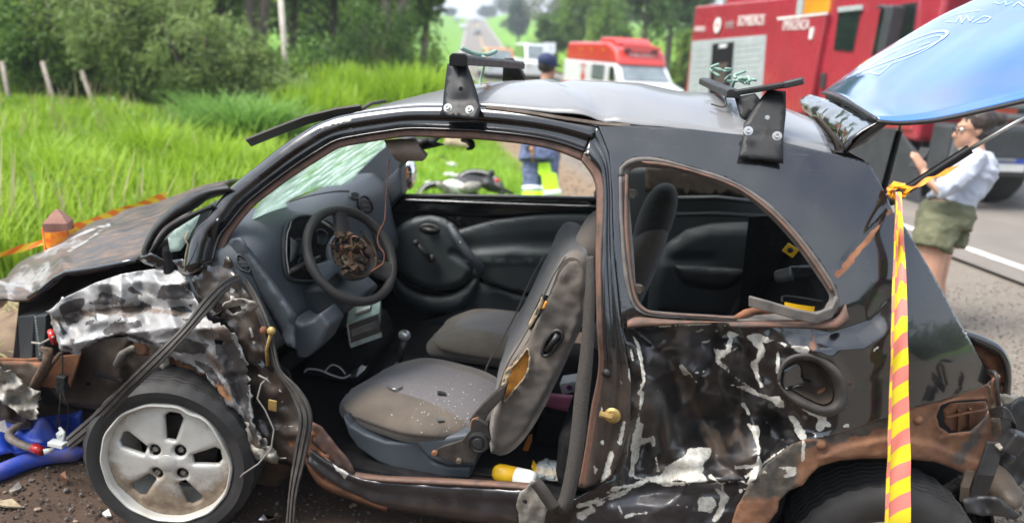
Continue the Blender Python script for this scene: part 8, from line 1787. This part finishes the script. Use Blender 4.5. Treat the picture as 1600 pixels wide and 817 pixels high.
mb = MB(); mb.tube([P(-.033,.104,.012),P(-.075,.06,.012),P(-.08,-.01,.012)],.003,6); mb.tube([P(.033,.104,.012),P(.075,.06,.012),P(.08,-.01,.012)],.003,6)
for s in (-1,1): mb.tube([P(s * .031 + .022 * math.cos(t),.104,.010 + .017 * math.sin(t)) for t in np.linspace(0,6.28,13)],.003,6,False)
mb.tube([P(-.01,.104,.014),P(.01,.104,.014)],.003,6); mb.build('glasses',M['blackwire'],wo_,True)['kind'] = 'stuff'
mb = MB(); mb.ball(P(0,-.030,.045),(1,1,1),24,16,Mx @ Matrix.Diagonal((.090,.100,.098))); mb.tube([P(0,.05,.105),P(0,.0,.13),P(0,-.08,.09)],[.03,.05,.05],10); mb.ball(P(0,-.05,-.02),(1,1,1),18,12,Mx @ Matrix.Diagonal((.082,.066,.07))); mb.ball(P(0,-.150,.055),(.050,.048,.046),14,10); mb.tube([P(0,-.10,.05),P(0,-.14,.055)],.03,10)
h_ = remeshed(mb,'hair',M['hair'],wo_,.008,2)
mb = MB(); mb.tube([wp(1527,238),wp(1526,248),wp(1520,266),wp(1506,288),wp(1490,312),wp(1480,326)],[.072,.125,.150,.143,.138,.148],20); mb.tube([wp(1529,244,-.12),wp(1501,278,-.215),wp(1472,297,-.22),wp(1464,299,-.22)],[.066,.062,.056,.054],12); mb.tube([wp(1518,244,.14),wp(1492,283,.21),wp(1466,292,.19)],[.062,.058,.052],12)
remeshed(mb,'shirt',M['tee'],wo_,.010,4)
mb = MB(); mb.tube([wp(1481,319),wp(1478,335),wp(1474,358)],[.150,.172,.165],20); mb.tube([wp(1470,345,-.06),wp(1458,375,-.07),wp(1453,389,-.07)],[.120,.128,.126],16); mb.tube([wp(1486,345,.10),wp(1480,368,.12),wp(1477,384,.12)],[.120,.125,.122],16)
remeshed(mb,'shorts',M['shorts'],wo_,.010,3)
pb = (near[-1] + farm[-1]) / 2 + Vector((-.06,0,.10))
rebase(wo_,(float(foot[0]),float(foot[1]),gw))
mb = MB(); mb.box(pb,(.010,.072,.15),(0,.5,.3)); o = bevel(mb.build('phone',M['blackwire'],None),.004); free(o,'phone','dark phone held up in the hands of the woman','phone')
# ---- man in uniform on the far side of the wreck
DM = 7.75
def mp_(x,y,dz=0.0): return Vector(at_depth(x,y,DM + dz))
gm = float(land_z(mp_(850,330)[0],mp_(850,330)[1])); mn = empty('person',(0,0,0),0,'man in a navy cap and blue uniform with bright yellow patches, seen from behind','person')
b_ = MB(); P,Mx = head(b_,mp_(856,108),(.75,.65,-.1),.98)
b_.tube([mp_(854,118),mp_(852,132)],[.058,.062],14); b_.tube([mp_(850,140),mp_(846,180),mp_(842,225),mp_(843,250)],[.13,.16,.14,.15],18)
b_.tube([mp_(833,245),mp_(832,285),mp_(832,322)],[.09,.07,.05],12); b_.tube([mp_(856,245),mp_(857,285),mp_(858,322)],[.09,.07,.05],12)
la = [mp_(826,142),mp_(818,185),mp_(826,222,-.15),mp_(832,236,-.2)]; ra_ = [mp_(874,142),mp_(884,185),mp_(878,222,.15),mp_(874,234,.2)]
for arm in (la,ra_): b_.tube(arm,[.05,.045,.036,.028],12); hand(b_,arm[-1],(0,.3,-.9),(.5,.2,.1),.95,.5)
for x in (832,858): a = mp_(x,326); b2 = a + Vector((.10,.14,0)); a.z = gm + .05; b2.z = gm + .04; b_.tube([a - Vector((.03,.04,0)),a,b2],[.04,.05,.035],10)
remeshed(b_,'body',M['skin2'],mn,.012,3); eyes(P,Mx,.98,mn)
mb = MB(); mb.ball(P(0,-.02,.02),(1,1,1),20,14,Mx @ Matrix.Diagonal((.082,.098,.075))); remeshed(mb,'hair',M['hair'],mn,.012,2)
mb = MB(); mb.ball(P(0,-.015,.075),(1,1,1),20,14,Mx @ Matrix.Diagonal((.098,.112,.088))); mb.ball(P(0,.105,.05),(1,1,1),16,8,Mx @ Matrix.Diagonal((.075,.085,.012))); remeshed(mb,'cap',M['navy'],mn,.010,2)
mb = MB(); mb.tube([mp_(851,133),mp_(850,142),mp_(846,180),mp_(842,225),mp_(841,252)],[.09,.19,.20,.185,.205],22)
for arm in (la,ra_): mb.tube(arm[:3] + [arm[2] + (arm[3] - arm[2]) * .6],[.085,.070,.058,.052],12)
remeshed(mb,'jacket',M['uniform'],mn,.012,5)
mb = MB(); mb.tube([mp_(851,130),mp_(850,138),mp_(848,150)],[.10,.198,.205],22,False); remeshed(mb,'hi_vis_collar',M['hivis'],mn,.014,3)
for x,lg in ((832,[(832,240),(832,285),(832,322)]),(857,[(857,240),(857,285),(858,322)])):
 mb = MB(); mb.tube([mp_(*q) for q in lg],[.115,.098,.085],16); mb.box((mp_(842,244)),(.2,.15,.1)); t = remeshed(mb,'trouser_leg',M['uniform'],mn,.012,4)
 mb = MB(); mb.tube([mp_(x,300),mp_(x,312)],.104,18,False); solid(mb.build('hi_vis_band',M['hivis'],mn,True),.006,1); mb = MB(); mb.tube([mp_(x,291),mp_(x,300)],.105,18,False); solid(mb.build('reflective_band',M['reflect'],mn,True),.006,1)
def patch(poly,name,mat,dz):
 mb = MB(); mb.prism([mp_(x,y,dz) for x,y in poly],(0,.03,0)); bevel(mb.build(name,M[mat],mn),.01)
patch([(841,255),(859,254),(862,270),(870,272),(873,296),(860,300),(848,296),(846,276),(841,272)],'hi_vis_patch','hivis',-.125)
patch([(848,298),(876,296),(878,303),(850,306)],'reflective_band','reflect',-.13)
rebase(mn,(float(mp_(845,330)[0]),float(mp_(845,330)[1]),gm))
# ---- wrecked motorcycle in the grass behind the car
DB = 7.6
def bp(x,y,dz=0.0): return Vector(at_depth(x,y,DB + dz))
mc = empty('wrecked_motorcycle',(0,0,0),0,'wrecked motorcycle with pale fairing lying on the grass beyond the open door','motorcycle'); gb = 0.0
wc = bp(748,296,.1); 
for nm,c,rr in (('wheel',wc,.27),('wheel',bp(688,312,.2),.25)):
 MM = Matrix.Translation(c) @ Vector((.15,-.55,.8)).to_track_quat('Z','Y').to_matrix().to_4x4(); mb = MB(); mb.lathe([(rr * .8,.03),(rr,.03),(rr * 1.04,0),(rr,-.03),(rr * .8,-.03)],MM,30,closed=True); o = mb.build(nm,M['blackplastic'],mc,True); mb = MB(); mb.lathe([(rr * .80,.012),(rr * .9,.034),(rr * .9,-.034),(rr * .80,-.012)],MM,30,closed=True); mb.build('rim',M['paper'],o,True)
def chunk(name,c,half,rot,mat,sd):
 V,Q = superblock((0,0,0),half,22,12,2.6,2.2,lambda q: q * (1 + .35 * float(fbm([(q.x * 400 + sd * 50,q.z * 400 + q.y * 300)],40,3,sd)[0]))); Mx = Matrix.Translation(c) @ Euler(rot).to_matrix().to_4x4(); o = mesh(name,[Mx @ Vector(v) for v in V],Q,M[mat],mc); return o
chunk('fairing',bp(714,294,0),(.16,.07,.07),(.2,.35,.2),'paper',1); chunk('fairing',bp(736,292,-.05),(.14,.06,.06),(.4,-.2,.3),'torn',2); chunk('seat',bp(745,284,.15),(.22,.10,.04),(.3,.15,.1),'blackplastic',3); chunk('fuel_tank',bp(768,290,0),(.12,.1,.07),(.1,.4,.4),'blackwire',4); chunk('engine',bp(722,302,.1),(.16,.12,.09),(.3,.1,0),'dsteel',5); chunk('fairing',bp(700,298,-.05),(.13,.03,.05),(.2,.6,.3),'torn',6)
mb = MB(); mb.tube([bp(762,284),bp(766,274),bp(770,270)],[.02,.025,.03],8); mb.ball(bp(768,271),(.035,.03,.04)); mb.build('handle_grip',M['blackwire'],mc,True)
mb = MB(); mb.tube([bp(772,286,-.05),bp(784,294,-.05),bp(802,304,-.08)],[.03,.022,.018],8); mb.build('fork',M['dsteel'],mc,True); mb = MB(); mb.ball(bp(777,282,-.05),(.03,.02,.02)); mb.build('tail_lamp',M['lampred'],mc,True)
mb = MB(); mb.tube([bp(690,286),bp(697,295),bp(702,302)],.014,8); mb.build('lever',M['blackwire'],mc,True)
rebase(mc,(float(bp(740,320)[0]),float(bp(740,320)[1]),0))
def litter(name,x,y,size,mat,label,cat='debris',sd=1,rot=(.2,.2,.3)):
 c = at_height(x,y,size[2] * .8); V,Q = superblock((0,0,0),size,18,10,2.4,2.2,lambda q: q * (1 + .5 * float(fbm([(q.x * 500 + sd * 70,q.z * 500 + q.y * 400)],40,3,sd)[0]))); Mx = Matrix.Translation(c) @ Euler(rot).to_matrix().to_4x4(); o = mesh(name,[Mx @ Vector(v) for v in V],Q,M[mat],None); return free(o,name,label,cat)
litter('cloth_bundle',713,226,(.20,.14,.10),'lining','tan cloth bundle on the grass below the roof rail','bundle',2)
litter('white_scrap',706,258,(.07,.05,.03),'paper','white plastic scrap on the turf left of the tan bundle',sd=3); litter('white_scrap',678,290,(.11,.07,.04),'paper','larger white scrap on the grass by the far door mirror',sd=4); litter('white_scrap',712,276,(.12,.05,.04),'paper','white broken panel piece at the head of the motorcycle',sd=5); litter('dark_scrap',692,246,(.10,.04,.02),'charcoal','dark strip of trim lying on the turf',sd=6)
# ------------------------------------------------------------------ print on the tailgate glass
on_glass('ring_emblem',g_oval(1322,122,1484,53,.135,.018)); on_glass('ring_emblem',g_oval(1338,118,1474,57,.105,.008))
on_glass('emblem_mark',gl([(1346,112),(1400,78)],.012) + gl([(1358,114),(1372,117)],.010) + gl([(1372,117),(1402,92)],.006) + gl([(1404,92),(1432,80)],.006) + gl([(1436,72),(1452,66)],.008))
on_glass('sticker_line',gl([(1466,36),(1500,22),(1530,18)],.006))
on_glass('sticker_script',gl([(1492,36),(1500,28),(1504,36),(1510,27),(1514,36),(1520,28)],.005) + gl([(1520,36),(1535,27),(1549,28),(1540,36),(1526,37)],.006) + gl([(1476,36),(1490,35)],.006))
on_glass('sticker_script',gl([(1548,8),(1556,4),(1562,8),(1570,3),(1574,8),(1582,6)],.005) + gl([(1584,9),(1592,5),(1600,9)],.006))
# ------------------------------------------------------------------ air
mh = bpy.data.materials.new('haze_air'); mh.use_nodes = True; nh = mh.node_tree; 
for q in list(nh.nodes):
 if q.type != 'OUTPUT_MATERIAL': nh.nodes.remove(q)
pv = nh.nodes.new('ShaderNodeVolumePrincipled'); pv.inputs['Color'].default_value = (.86,.93,1,1); pv.inputs['Density'].default_value = .0011; nh.links.new(pv.outputs[0],nh.nodes['Material Output'].inputs['Volume'])
mb = MB(); mb.box((0,1060,60),(3300,3120,124)); hz = mb.build('haze',mh); tag(hz,'thin pale haze of the air over the whole valley','haze',kind='stuff')
bpy.context.view_layer.update()
